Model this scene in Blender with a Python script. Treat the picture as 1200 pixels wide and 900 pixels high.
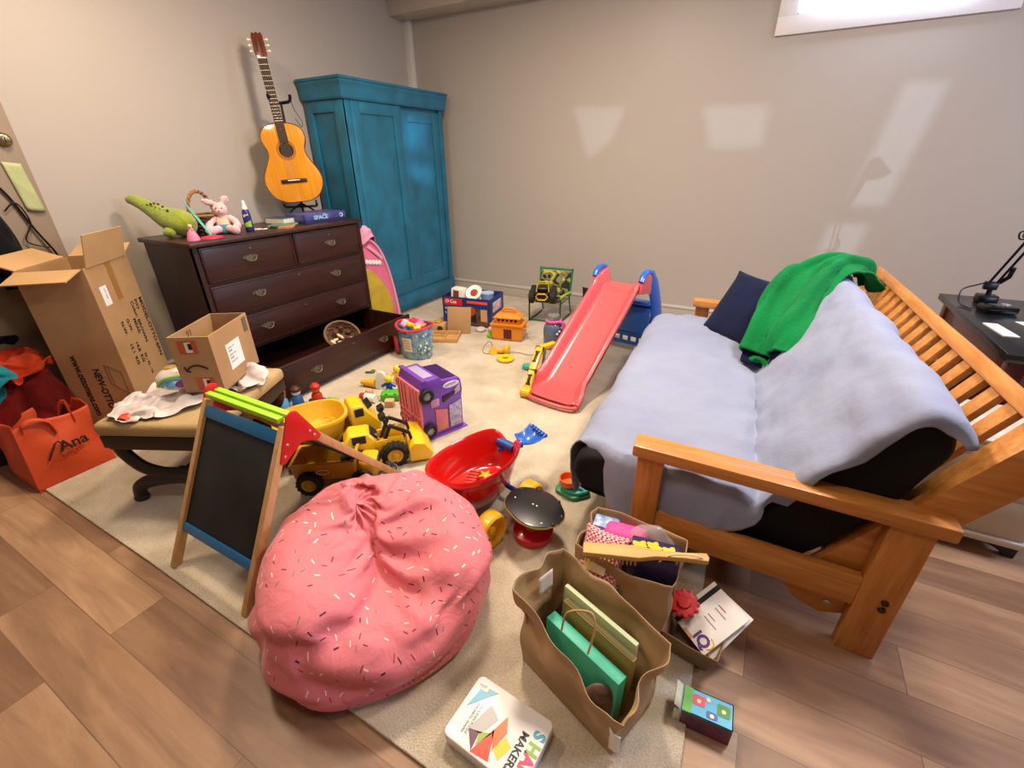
import bpy, bmesh, math, random
from mathutils import Vector, Matrix, Euler, noise
random.seed(7)
SC = bpy.context.scene
COL = SC.collection
PI = math.pi
for o in list(bpy.data.objects):
    bpy.data.objects.remove(o)

# ------------------------------------------------------------------ camera
cam_d = bpy.data.cameras.new('camera')
cam = bpy.data.objects.new('camera', cam_d); COL.objects.link(cam)
cam_d.sensor_fit = 'HORIZONTAL'; cam_d.sensor_width = 36.0
cam_d.lens = 36.0 * 528.1 / 1200.0
cam_d.clip_start = 0.02
_p, _y, _r = math.radians(26.435), math.radians(-28.879), math.radians(-0.736)
_f = Vector((math.sin(_y)*math.cos(_p), math.cos(_y)*math.cos(_p), -math.sin(_p)))
_rt = Vector((math.cos(_y), -math.sin(_y), 0)); _up = _rt.cross(_f)
_r2 = _rt*math.cos(_r) + _up*math.sin(_r); _u2 = -_rt*math.sin(_r) + _up*math.cos(_r)
_m = Matrix((( _r2.x, _u2.x, -_f.x, 0), (_r2.y, _u2.y, -_f.y, 0), (_r2.z, _u2.z, -_f.z, 1.5), (0, 0, 0, 1)))
cam.matrix_world = _m
SC.camera = cam

# ------------------------------------------------------------------ light and exposure
SC.view_settings.view_transform = 'Standard'
SC.view_settings.look = 'None'
SC.view_settings.gamma = 1.0
SC.view_settings.use_curve_mapping = False
SC.view_settings.exposure = 0.22
w = bpy.data.worlds.new('world'); SC.world = w; w.use_nodes = True
w.node_tree.nodes['Background'].inputs[0].default_value = (0.75, 0.82, 1.0, 1)
w.node_tree.nodes['Background'].inputs[1].default_value = 0.4

def area(name, loc, size, power, color, target=None, sy=None):
    d = bpy.data.lights.new(name, 'AREA'); d.energy = power; d.color = color
    d.size = size
    if sy: d.shape = 'RECTANGLE'; d.size_y = sy
    o = bpy.data.objects.new(name, d); COL.objects.link(o); o.location = loc
    if target is not None:
        o.rotation_euler = (Vector(target) - Vector(loc)).to_track_quat('-Z', 'Y').to_euler()
    return o
area('ceiling_lamp_light', (-1.4, 2.5, 3.05), 0.4, 84, (1.0, 0.84, 0.66), (-1.4, 2.5, 0))
area('ceiling_lamp_light', (0.8, 2.2, 3.05), 0.4, 50, (1.0, 0.90, 0.80), (0.8, 2.2, 0))
area('ceiling_lamp_light', (-2.7, 1.2, 3.05), 0.4, 42, (1.0, 0.80, 0.58), (-2.7, 1.2, 0))
area('ceiling_lamp_light', (-0.6, 0.2, 3.05), 0.5, 15, (1.0, 0.86, 0.70), (-0.6, 0.2, 0))
area('daylight_window_light', (0.42, 4.70, 2.62), 1.0, 16, (0.62, 0.72, 1.0), (0.2, 2.2, 0.6), 0.35)
area('added_blue_side_light', (3.35, 2.6, 2.3), 1.4, 62, (0.60, 0.68, 1.0), (0.2, 2.6, 0.5), 0.6)  # added blue fill from the right for futon and back wall
SUN_DIR = Vector((-0.45, 0.89, -0.05)).normalized()
sd = bpy.data.lights.new('low_sun', 'SUN'); sd.energy = 0.85; sd.angle = math.radians(0.6); sd.color = (0.62, 0.78, 1.0)
so = bpy.data.objects.new('low_sun', sd); COL.objects.link(so)
so.rotation_euler = SUN_DIR.to_track_quat('-Z', 'Y').to_euler(); so.location = (2, -5, 3.5)
SUN2_DIR = Vector((-0.96, 0.0, -0.08)).normalized()          # second sun, added to throw bright patches on the wardrobe door
sd = bpy.data.lights.new('added_patch_sun', 'SUN'); sd.energy = 2.4; sd.angle = math.radians(1.2); sd.color = (0.55, 0.80, 1.0)
so = bpy.data.objects.new('added_patch_sun', sd); COL.objects.link(so)
so.rotation_euler = SUN2_DIR.to_track_quat('-Z', 'Y').to_euler(); so.location = (8, 4, 3.5)

# ------------------------------------------------------------------ materials
def hexc(h):
    h = h.lstrip('#'); r = []
    for i in (0, 2, 4):
        v = int(h[i:i+2], 16)/255
        r.append(v/12.92 if v <= 0.04045 else ((v+0.055)/1.055)**2.4)
    return (*r, 1)
_mats = {}
def mat(h, rough=0.5, metal=0, bump=0, bscale=200, spec=0.5, vary=0, vscale=8, trans=0, alpha=1, emit=0, sheen=0, coat=0, h2=None):
    key = (h, rough, metal, bump, bscale, spec, vary, vscale, trans, alpha, emit, sheen, coat, h2)
    if key in _mats: return _mats[key]
    m = bpy.data.materials.new('material_' + h.strip('#')); m.use_nodes = True
    nt = m.node_tree; b = nt.nodes['Principled BSDF']
    b.inputs['Base Color'].default_value = hexc(h); b.inputs['Roughness'].default_value = rough
    b.inputs['Metallic'].default_value = metal; b.inputs['Specular IOR Level'].default_value = spec
    b.inputs['Alpha'].default_value = alpha; b.inputs['Transmission Weight'].default_value = trans
    b.inputs['Sheen Weight'].default_value = sheen; b.inputs['Coat Weight'].default_value = coat
    if emit:
        b.inputs['Emission Color'].default_value = hexc(h); b.inputs['Emission Strength'].default_value = emit
    if bump or vary:
        tc = nt.nodes.new('ShaderNodeTexCoord')
    if bump:
        n = nt.nodes.new('ShaderNodeTexNoise'); n.inputs['Scale'].default_value = bscale; n.inputs['Detail'].default_value = 4
        bp = nt.nodes.new('ShaderNodeBump'); bp.inputs['Strength'].default_value = bump; bp.inputs['Distance'].default_value = 0.01
        nt.links.new(tc.outputs['Object'], n.inputs['Vector']); nt.links.new(n.outputs['Fac'], bp.inputs['Height'])
        nt.links.new(bp.outputs['Normal'], b.inputs['Normal'])
    if vary:
        n2 = nt.nodes.new('ShaderNodeTexNoise'); n2.inputs['Scale'].default_value = vscale; n2.inputs['Detail'].default_value = 5
        mx = nt.nodes.new('ShaderNodeMix'); mx.data_type = 'RGBA'
        c = hexc(h); c2 = hexc(h2) if h2 else tuple(x*(1-vary) for x in c[:3]) + (1,)
        mx.inputs['A'].default_value = c; mx.inputs['B'].default_value = c2
        rp = nt.nodes.new('ShaderNodeMapRange'); rp.inputs['From Min'].default_value = 0.35; rp.inputs['From Max'].default_value = 0.65
        nt.links.new(tc.outputs['Object'], n2.inputs['Vector']); nt.links.new(n2.outputs['Fac'], rp.inputs['Value'])
        nt.links.new(rp.outputs['Result'], mx.inputs['Factor']); nt.links.new(mx.outputs['Result'], b.inputs['Base Color'])
    _mats[key] = m
    return m

def wood(h1, h2, stretch=(1, 14, 14), scale=4, rough=0.35, coat=0.15):
    key = ('wood', h1, h2, stretch, scale, rough)
    if key in _mats: return _mats[key]
    m = bpy.data.materials.new('wood_' + h1.strip('#')); m.use_nodes = True
    nt = m.node_tree; b = nt.nodes['Principled BSDF']
    b.inputs['Roughness'].default_value = rough; b.inputs['Coat Weight'].default_value = coat
    tc = nt.nodes.new('ShaderNodeTexCoord'); mp = nt.nodes.new('ShaderNodeMapping')
    mp.inputs['Scale'].default_value = stretch
    n = nt.nodes.new('ShaderNodeTexNoise'); n.inputs['Scale'].default_value = scale; n.inputs['Detail'].default_value = 8
    n.inputs['Distortion'].default_value = 0.6
    rp = nt.nodes.new('ShaderNodeMapRange'); rp.inputs['From Min'].default_value = 0.3; rp.inputs['From Max'].default_value = 0.7
    mx = nt.nodes.new('ShaderNodeMix'); mx.data_type = 'RGBA'
    mx.inputs['A'].default_value = hexc(h1); mx.inputs['B'].default_value = hexc(h2)
    L = nt.links.new
    L(tc.outputs['Object'], mp.inputs['Vector']); L(mp.outputs['Vector'], n.inputs['Vector'])
    L(n.outputs['Fac'], rp.inputs['Value']); L(rp.outputs['Result'], mx.inputs['Factor']); L(mx.outputs['Result'], b.inputs['Base Color'])
    bp = nt.nodes.new('ShaderNodeBump'); bp.inputs['Strength'].default_value = 0.06; bp.inputs['Distance'].default_value = 0.004
    L(n.outputs['Fac'], bp.inputs['Height']); L(bp.outputs['Normal'], b.inputs['Normal'])
    _mats[key] = m
    return m

# ------------------------------------------------------------------ mesh building
class MB:
    def __init__(s): s.bm = bmesh.new()
    def merge(s, t, M=None, mi=0):
        if M is not None: bmesh.ops.transform(t, matrix=M, verts=t.verts)
        for f in t.faces: f.material_index = mi
        me = bpy.data.meshes.new('tmp'); t.to_mesh(me); t.free()
        s.bm.from_mesh(me); bpy.data.meshes.remove(me)
        return s
    def box(s, c, size, rot=None, bev=0, seg=2, mi=0, M=None):
        t = bmesh.new(); bmesh.ops.create_cube(t, size=1)
        bmesh.ops.scale(t, vec=size, verts=t.verts)
        if bev: bmesh.ops.bevel(t, geom=t.edges[:] , offset=bev, segments=seg, profile=0.5, affect='EDGES')
        X = Matrix.Translation(c)
        if rot: X = X @ Euler(rot).to_matrix().to_4x4()
        if M is not None: X = M @ X
        return s.merge(t, X, mi)
    def span(s, a, b, bev=0, mi=0, seg=2):
        a = Vector(a); b = Vector(b)
        return s.box((a+b)/2, [abs(x) for x in (b-a)], bev=bev, mi=mi, seg=seg)
    def cyl(s, p0, p1, r0, r1=None, seg=20, mi=0, caps=True):
        p0 = Vector(p0); p1 = Vector(p1); d = p1-p0
        t = bmesh.new(); bmesh.ops.create_cone(t, cap_ends=caps, segments=seg, radius1=r0, radius2=r0 if r1 is None else r1, depth=d.length)
        X = Matrix.Translation((p0+p1)/2) @ d.to_track_quat('Z', 'Y').to_matrix().to_4x4()
        return s.merge(t, X, mi)
    def bar(s, p0, p1, wd, th, up=(0, 0, 1), bev=0.003, mi=0):
        # rectangular bar between two points; wd across 'side', th along 'up'
        p0 = Vector(p0); p1 = Vector(p1); d = (p1-p0); L = d.length; z = d.normalized()
        u = Vector(up); u = (u - z*u.dot(z)).normalized(); sd_ = u.cross(z)
        R = Matrix((sd_, u, z)).transposed().to_4x4()
        return s.box((0, 0, 0), (wd, th, L), bev=bev, mi=mi, M=Matrix.Translation((p0+p1)/2) @ R)
    def ell(s, c, r, rot=None, seg=24, mi=0):
        t = bmesh.new(); bmesh.ops.create_uvsphere(t, u_segments=seg, v_segments=max(8, seg*2//3), radius=1)
        if not hasattr(r, '__len__'): r = (r, r, r)
        bmesh.ops.scale(t, vec=r, verts=t.verts)
        X = Matrix.Translation(c)
        if rot: X = X @ Euler(rot).to_matrix().to_4x4()
        return s.merge(t, X, mi)
    def tube(s, pts, rad, seg=10, closed=False, mi=0, smooth=0, flat=None):
        P = [Vector(p) for p in pts]
        if smooth: P = catmull(P, smooth, closed)
        n = len(P); R = rad if hasattr(rad, '__len__') else [rad]*n
        if len(R) != n:
            R = [R[0] + (R[-1]-R[0])*i/(n-1) for i in range(n)] if len(R) == 2 else [R[min(len(R)-1, int(i/(n-1)*(len(R)-1)+.5))] for i in range(n)]
        t = bmesh.new(); rings = []; up = None
        for i in range(n):
            a = P[(i-1) % n] if (closed or i > 0) else P[i]; b = P[(i+1) % n] if (closed or i < n-1) else P[i]
            z = (b-a).normalized()
            if up is None:
                up = Vector((0, 0, 1)) if abs(z.z) < 0.9 else Vector((1, 0, 0))
            up = (up - z*up.dot(z)).normalized(); sx = up.cross(z)
            fx, fy = flat if flat else (1, 1)
            rings.append([t.verts.new(P[i] + (sx*math.cos(2*PI*k/seg)*fx + up*math.sin(2*PI*k/seg)*fy)*R[i]) for k in range(seg)])
        m = n if closed else n-1
        for i in range(m):
            A, B = rings[i], rings[(i+1) % n]
            for k in range(seg): t.faces.new((A[k], A[(k+1) % seg], B[(k+1) % seg], B[k]))
        if not closed:
            t.faces.new(rings[0][::-1]); t.faces.new(rings[-1])
        bmesh.ops.recalc_face_normals(t, faces=t.faces)
        return s.merge(t, None, mi)
    def lathe(s, prof, seg=28, c=(0, 0, 0), M=None, mi=0, sx=1, sy=1):
        t = bmesh.new(); rings = []
        for r, z in prof:
            if r < 1e-5: rings.append([t.verts.new((0, 0, z))])
            else: rings.append([t.verts.new((r*math.cos(2*PI*k/seg)*sx, r*math.sin(2*PI*k/seg)*sy, z)) for k in range(seg)])
        for A, B in zip(rings, rings[1:]):
            for k in range(seg):
                k2 = (k+1) % seg
                if len(A) == 1 and len(B) == 1: continue
                if len(A) == 1: t.faces.new((A[0], B[k2], B[k]))
                elif len(B) == 1: t.faces.new((A[k], A[k2], B[0]))
                else: t.faces.new((A[k], A[k2], B[k2], B[k]))
        bmesh.ops.recalc_face_normals(t, faces=t.faces)
        X = Matrix.Translation(c)
        if M is not None: X = X @ M
        return s.merge(t, X, mi)
    def prism(s, poly, depth, M=None, bev=0, seg=2, mi=0):
        # poly in local xy, extruded along local +z by depth
        t = bmesh.new(); vs = [t.verts.new((p[0], p[1], 0)) for p in poly]
        f = t.faces.new(vs); r = bmesh.ops.extrude_face_region(t, geom=[f])
        bmesh.ops.translate(t, vec=(0, 0, depth), verts=[v for v in r['geom'] if isinstance(v, bmesh.types.BMVert)])
        bmesh.ops.recalc_face_normals(t, faces=t.faces)
        if bev: bmesh.ops.bevel(t, geom=t.edges[:], offset=bev, segments=seg, profile=0.5, affect='EDGES')
        return s.merge(t, M, mi)
    def grid(s, fn, nu, nv, cu=False, cv=False, mi=0, uv=None):
        t = bmesh.new(); V = [[t.verts.new(fn(i/(nu if cu else nu-1), j/(nv if cv else nv-1))) for j in range(nv)] for i in range(nu)]
        lay = t.loops.layers.uv.new('UVMap') if uv else None
        for i in range(nu if cu else nu-1):
            for j in range(nv if cv else nv-1):
                i2, j2 = (i+1) % nu, (j+1) % nv
                try: f = t.faces.new((V[i][j], V[i2][j], V[i2][j2], V[i][j2]))
                except ValueError: continue
                if lay:
                    for lp, (a, b) in zip(f.loops, ((i, j), (i+1, j), (i+1, j+1), (i, j+1))):
                        lp[lay].uv = uv(a/(nu if cu else nu-1), b/(nv if cv else nv-1))
        return s.merge(t, None, mi)
    def loft(s, rings, closed=True, caps=True, mi=0):
        t = bmesh.new(); R = [[t.verts.new(p) for p in r] for r in rings]; n = len(R[0])
        for A, B in zip(R, R[1:]):
            for k in range(n if closed else n-1): t.faces.new((A[k], A[(k+1) % n], B[(k+1) % n], B[k]))
        if caps and closed:
            t.faces.new(R[0][::-1]); t.faces.new(R[-1])
        bmesh.ops.recalc_face_normals(t, faces=t.faces)
        return s.merge(t, None, mi)
    def poly(s, pts, mi=0):
        t = bmesh.new(); t.faces.new([t.verts.new(p) for p in pts]); return s.merge(t, None, mi)

def catmull(P, k, closed=False):
    out = []; n = len(P)
    for i in range(n if closed else n-1):
        p0 = P[(i-1) % n] if (closed or i > 0) else P[i]; p1 = P[i]; p2 = P[(i+1) % n]
        p3 = P[(i+2) % n] if (closed or i < n-2) else p2
        for j in range(k):
            t = j/k; t2 = t*t; t3 = t2*t
            out.append(0.5*((2*p1) + (p2-p0)*t + (2*p0-5*p1+4*p2-p3)*t2 + (3*p1-p0-3*p2+p3)*t3))
    if not closed: out.append(P[-1].copy())
    return out

def obj(name, mb, mats, parent=None, angle=35, solid=0, sub=0, off=-1):
    me = bpy.data.meshes.new(name); mb.bm.to_mesh(me); mb.bm.free()
    for m in (mats if isinstance(mats, (list, tuple)) else [mats]): me.materials.append(m)
    if angle:
        me.polygons.foreach_set('use_smooth', [True]*len(me.polygons))
        me.set_sharp_from_angle(angle=math.radians(angle))
    o = bpy.data.objects.new(name, me); COL.objects.link(o)
    if parent: o.parent = parent
    if solid:
        md = o.modifiers.new('thickness', 'SOLIDIFY'); md.thickness = solid; md.offset = off
    if sub:
        md = o.modifiers.new('smooth', 'SUBSURF'); md.levels = sub; md.render_levels = sub
    return o
def tag(o, label, cat, group=None):
    o['label'] = label; o['category'] = cat
    if group: o['group'] = group
    return o
def thing(name, label, cat, loc=(0, 0, 0), rz=0, group=None, rot=None):
    o = bpy.data.objects.new(name, None); COL.objects.link(o); o.empty_display_size = 0.05
    o.location = loc; o.rotation_euler = rot if rot else (0, 0, rz)
    return tag(o, label, cat, group)
def struct(name, mb, m, parent=None, **k):
    o = obj(name, mb, m, parent, **k)
    if not parent: o['kind'] = 'structure'
    return o
def lettering(s, size, loc, xd, yd, m, parent, name='lettering', ext=0.0004, align='LEFT', sx=1, bold=0):
    cu = bpy.data.curves.new('txt', 'FONT'); cu.body = s; cu.size = size; cu.extrude = ext; cu.align_x = align; cu.offset = bold
    cu.resolution_u = 3
    t = bpy.data.objects.new('txt', cu); me = bpy.data.meshes.new_from_object(t); bpy.data.objects.remove(t)
    x = Vector(xd).normalized(); y = Vector(yd).normalized(); z = x.cross(y)
    M = Matrix((x, y, z)).transposed().to_4x4(); M.translation = Vector(loc)
    me.transform(M @ Matrix.Diagonal((sx, 1, 1, 1))); me.name = name
    me.materials.clear(); me.materials.append(m)
    o = bpy.data.objects.new(name, me); COL.objects.link(o); o.parent = parent
    return o
def nz(p, s=1.0, seed=0.0):
    return noise.noise(Vector(p)*s + Vector((seed, seed*1.7, -seed)))
def sstep(a, b, x):
    t = max(0, min(1, (x-a)/(b-a))); return t*t*(3-2*t)
def rot2(x, y, a): return (x*math.cos(a)-y*math.sin(a), x*math.sin(a)+y*math.cos(a))
def rrect(w_, h_, r, n=5):
    P = []
    for cx, cy, a0 in ((w_/2-r, h_/2-r, 0), (-w_/2+r, h_/2-r, PI/2), (-w_/2+r, -h_/2+r, PI), (w_/2-r, -h_/2+r, 1.5*PI)):
        for i in range(n+1):
            a = a0+PI/2*i/n; P.append((cx+r*math.cos(a), cy+r*math.sin(a)))
    return P
def frame_m(o, x, y):
    x = Vector(x).normalized(); y = Vector(y).normalized(); z = x.cross(y)
    M = Matrix((x, y, z)).transposed().to_4x4(); M.translation = Vector(o); return M
BLACK = mat('#0c0c0e', 0.45); WHITE = mat('#f0eee8', 0.45); INK = mat('#15120f', 0.7)

# ------------------------------------------------------------------ the room
XL, XR, YB, YF, ZC = -3.9, 5.2, 4.8, -2.6, 3.1
def floor_mat():
    m = bpy.data.materials.new('plank_floor'); m.use_nodes = True; nt = m.node_tree; b = nt.nodes['Principled BSDF']; L = nt.links.new
    b.inputs['Roughness'].default_value = 0.42
    tc = nt.nodes.new('ShaderNodeTexCoord'); mp = nt.nodes.new('ShaderNodeMapping'); mp.inputs['Location'].default_value = (0.55, -0.04, 0)
    br = nt.nodes.new('ShaderNodeTexBrick'); br.offset = 0.37; br.inputs['Scale'].default_value = 1
    br.inputs['Brick Width'].default_value = 1.22; br.inputs['Row Height'].default_value = 0.18
    br.inputs['Mortar Size'].default_value = 0.0016; br.inputs['Mortar Smooth'].default_value = 0.1
    br.inputs['Color1'].default_value = (0, 0, 0, 1); br.inputs['Color2'].default_value = (1, 1, 1, 1); br.inputs['Mortar'].default_value = (0.5, 0.5, 0.5, 1)
    L(tc.outputs['Object'], mp.inputs['Vector']); L(mp.outputs['Vector'], br.inputs['Vector'])
    # grain shifted by the random tone of its plank
    cx = nt.nodes.new('ShaderNodeCombineXYZ'); L(br.outputs['Color'], cx.inputs['Z'])
    sc = nt.nodes.new('ShaderNodeVectorMath'); sc.operation = 'MULTIPLY'; sc.inputs[1].default_value = (1.1, 9, 1)
    L(tc.outputs['Object'], sc.inputs[0])
    ad = nt.nodes.new('ShaderNodeVectorMath'); ad.operation = 'MULTIPLY_ADD'; ad.inputs[1].default_value = (0, 0, 9)
    L(cx.outputs['Vector'], ad.inputs[0]); L(sc.outputs['Vector'], ad.inputs[2])
    n = nt.nodes.new('ShaderNodeTexNoise'); n.inputs['Scale'].default_value = 1.5; n.inputs['Detail'].default_value = 9; n.inputs['Distortion'].default_value = 0.7
    n.inputs['Roughness'].default_value = 0.62
    L(ad.outputs['Vector'], n.inputs['Vector'])
    cr = nt.nodes.new('ShaderNodeValToRGB'); e = cr.color_ramp.elements
    e[0].position = 0.28; e[0].color = hexc('#90705a'); e[1].position = 0.72; e[1].color = hexc('#c2a384')
    k = e.new(0.5); k.color = hexc('#ab896c')
    L(n.outputs['Fac'], cr.inputs['Fac'])
    tone = nt.nodes.new('ShaderNodeMix'); tone.data_type = 'RGBA'; tone.blend_type = 'MULTIPLY'; tone.inputs['Factor'].default_value = 1
    tr = nt.nodes.new('ShaderNodeValToRGB'); te = tr.color_ramp.elements
    te[0].color = hexc('#bfaea6'); te[1].color = hexc('#fffaf0'); L(br.outputs['Color'], tr.inputs['Fac'])
    L(cr.outputs['Color'], tone.inputs['A']); L(tr.outputs['Color'], tone.inputs['B'])
    mo = nt.nodes.new('ShaderNodeMix'); mo.data_type = 'RGBA'; mo.inputs['B'].default_value = hexc('#4a3424')
    mf = nt.nodes.new('ShaderNodeMath'); mf.operation = 'MULTIPLY'; mf.inputs[1].default_value = 0.55
    L(br.outputs['Fac'], mf.inputs[0]); L(mf.outputs[0], mo.inputs['Factor']); L(tone.outputs['Result'], mo.inputs['A'])
    L(mo.outputs['Result'], b.inputs['Base Color'])
    bp = nt.nodes.new('ShaderNodeBump'); bp.inputs['Strength'].default_value = 0.08; bp.inputs['Distance'].default_value = 0.003
    L(n.outputs['Fac'], bp.inputs['Height']); L(bp.outputs['Normal'], b.inputs['Normal'])
    return m
struct('floor', MB().span((XL-.1, YF-.1, -0.1), (XR+.1, YB+.1, 0)), floor_mat())
WALL = mat('#b3aaa0', 0.42, bump=0.05, bscale=140, spec=0.35)
def holed_wall(name, outline, holes, y0, depth, m):
    cu = bpy.data.curves.new(name, 'CURVE'); cu.dimensions = '2D'; cu.fill_mode = 'BOTH'; cu.extrude = depth/2
    for P in [outline] + holes:
        sp = cu.splines.new('POLY'); sp.points.add(len(P)-1); sp.use_cyclic_u = True
        for q, p in zip(sp.points, P): q.co = (p[0], p[1], 0, 1)
    t = bpy.data.objects.new('t', cu); me = bpy.data.meshes.new_from_object(t); bpy.data.objects.remove(t)
    me.transform(Matrix(((1, 0, 0, 0), (0, 0, 1, y0), (0, 1, 0, 0), (0, 0, 0, 1)))); me.materials.clear(); me.materials.append(m)
    o = bpy.data.objects.new(name, me); COL.objects.link(o); o['kind'] = 'structure'; return o
# window opening in the back wall
WX0, WX1, WZ0, WZ1 = -0.15, 1.00, 2.455, 2.76
holed_wall('wall_back', [(XL-.1, -.02), (XR+.1, -.02), (XR+.1, ZC), (XL-.1, ZC)], [[(WX0, WZ0), (WX1, WZ0), (WX1, WZ1), (WX0, WZ1)]], YB+0.08, 0.16, WALL)
struct('wall_left', MB().span((XL-.12, YF, -.02), (XL, YB, ZC)), WALL)
# unseen window openings behind the camera, shaped from the sun patches they throw
def hole_y(P):
    out = []
    for x, z in P:
        t = (YB-YF)/SUN_DIR.y; out.append((x-SUN_DIR.x*t, z-SUN_DIR.z*t))
    return out
def hole_x(P): return [(y, z+SUN2_DIR.z/SUN2_DIR.x*(XR+3.4)) for y, z in P]
H = [hole_y(P) for P in ([(-1.92, 1.96), (-1.39, 1.93), (-1.49, 1.66), (-1.74, 1.49)], [(-.72, 1.9), (-.19, 1.88), (-.19, 1.575), (-.61, 1.57)],
     [(.65, 1.98), (.923, 1.96), (.786, 1.134), (.519, 1.138)], [(.43, .99), (.723, 1.0), (.686, .67), (.381, .645)])]
HR = [hole_x(P) for P in ([(4.03, 1.90), (4.38, 1.90), (4.38, 1.60), (4.03, 1.63)], [(4.05, 1.49), (4.42, 1.46), (4.43, 1.28), (4.05, 1.35)])]  # openings added in the right wall, outlined from the wardrobe patches
holed_wall('wall_front', [(XL-.1, -.02), (XR+.1, -.02), (XR+.1, ZC), (XL-.1, ZC)], H, YF-0.02, 0.04, WALL)
wr_ = holed_wall('wall_right', [(YF, -.02), (YB, -.02), (YB, ZC), (YF, ZC)], HR, 0, .04, WALL)
wr_.data.transform(Matrix(((0, -1, 0, XR+.02), (1, 0, 0, 0), (0, 0, 1, 0), (0, 0, 0, 1))))
struct('ceiling', MB().span((XL-.1, YF-.1, ZC), (XR+.1, YB+.1, ZC+.1)), mat('#d9d2c6', 0.8))
struct('trim_1', MB().span((XL, 4.53, 2.84), (XR, YB, ZC), bev=0.004), mat('#c9c0b2', 0.5))          # boxed beam
struct('trim_2', MB().span((XL, 4.74, 0.12), (XL+.085, YB, 2.84), bev=0.003), mat('#d8d2c8', 0.45))    # pale corner pipe chase
BASEM = mat('#b9b1a6', 0.4)
def skirting(name, a, b, inward):
    a = Vector(a); b = Vector(b); u = (b-a).normalized(); L_ = (b-a).length; n_ = Vector(inward)
    prof = [(0, 0), (0.016, 0), (0.016, 0.10), (0.024, 0.108), (0.024, 0.12), (0.004, 0.135), (0, 0.135)]
    M = Matrix((n_, Vector((0, 0, 1)), u)).transposed().to_4x4(); M.translation = a
    struct(name, MB().prism(prof, L_, M), BASEM)
skirting('baseboard_back', (XL, YB, 0), (XR, YB, 0), (0, -1, 0))
skirting('baseboard_left', (XL, 1.27, 0), (XL, YB-.02, 0), (1, 0, 0))
# window: white board frame, sill-less, bright daylight behind a frosted pane
wf = MB()
FX0, FX1, FZ0, FZ1 = -0.275, 1.125, 2.335, 2.84
for a, b in (((FX0, YB-.024, FZ0), (FX1, YB, WZ0)), ((FX0, YB-.024, WZ1), (FX1, YB, FZ1)), ((FX0, YB-.024, WZ0), (WX0, YB, WZ1)), ((WX1, YB-.024, WZ0), (FX1, YB, WZ1))):
    wf.span(a, b, bev=0.002)
for a, b in (((WX0, YB, WZ0), (WX1, YB+.14, WZ0+.012)), ((WX0, YB, WZ0), (WX0+.012, YB+.14, WZ1)), ((WX1-.012, YB, WZ0), (WX1, YB+.14, WZ1)), ((WX0, YB, WZ1-.012), (WX1, YB+.14, WZ1))):
    wf.span(a, b)
wi = struct('window_1', wf, mat('#e6e2e0', 0.5, bump=0.05, bscale=30))
p = obj('pane', MB().span((WX0+.012, YB+.10, WZ0+.012), (WX1-.012, YB+.115, WZ1-.012)), mat('#d8ecff', 0.4, emit=3.2), wi)
mu = obj('mullion', MB().span((0.40, YB+.085, WZ0+.012), (0.43, YB+.10, WZ1-.012), bev=.002), mat('#cfe0ea', 0.4), wi)
# door in the left wall, only its hinge-side strip is in frame
dr = struct('door_1', MB().span((XL-.001, 0.35, 0), (XL+.006, 1.225, 2.05), bev=.002), mat('#8d7b66', 0.45))
k = MB(); Mx = Matrix.Rotation(PI/2, 4, 'Y')
k.lathe([(0, 0), (.036, 0), (.036, .008), (.029, .016), (.026, .03), (.018, .034), (0, .034)], 24, (XL+.006, 1.165, 1.635), Mx)
k.box((XL+.045, 1.165, 1.635), (.014, .008, .03), bev=.002)
obj('deadbolt', k, mat('#9a8a68', 0.25, metal=0.9), dr)
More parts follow.
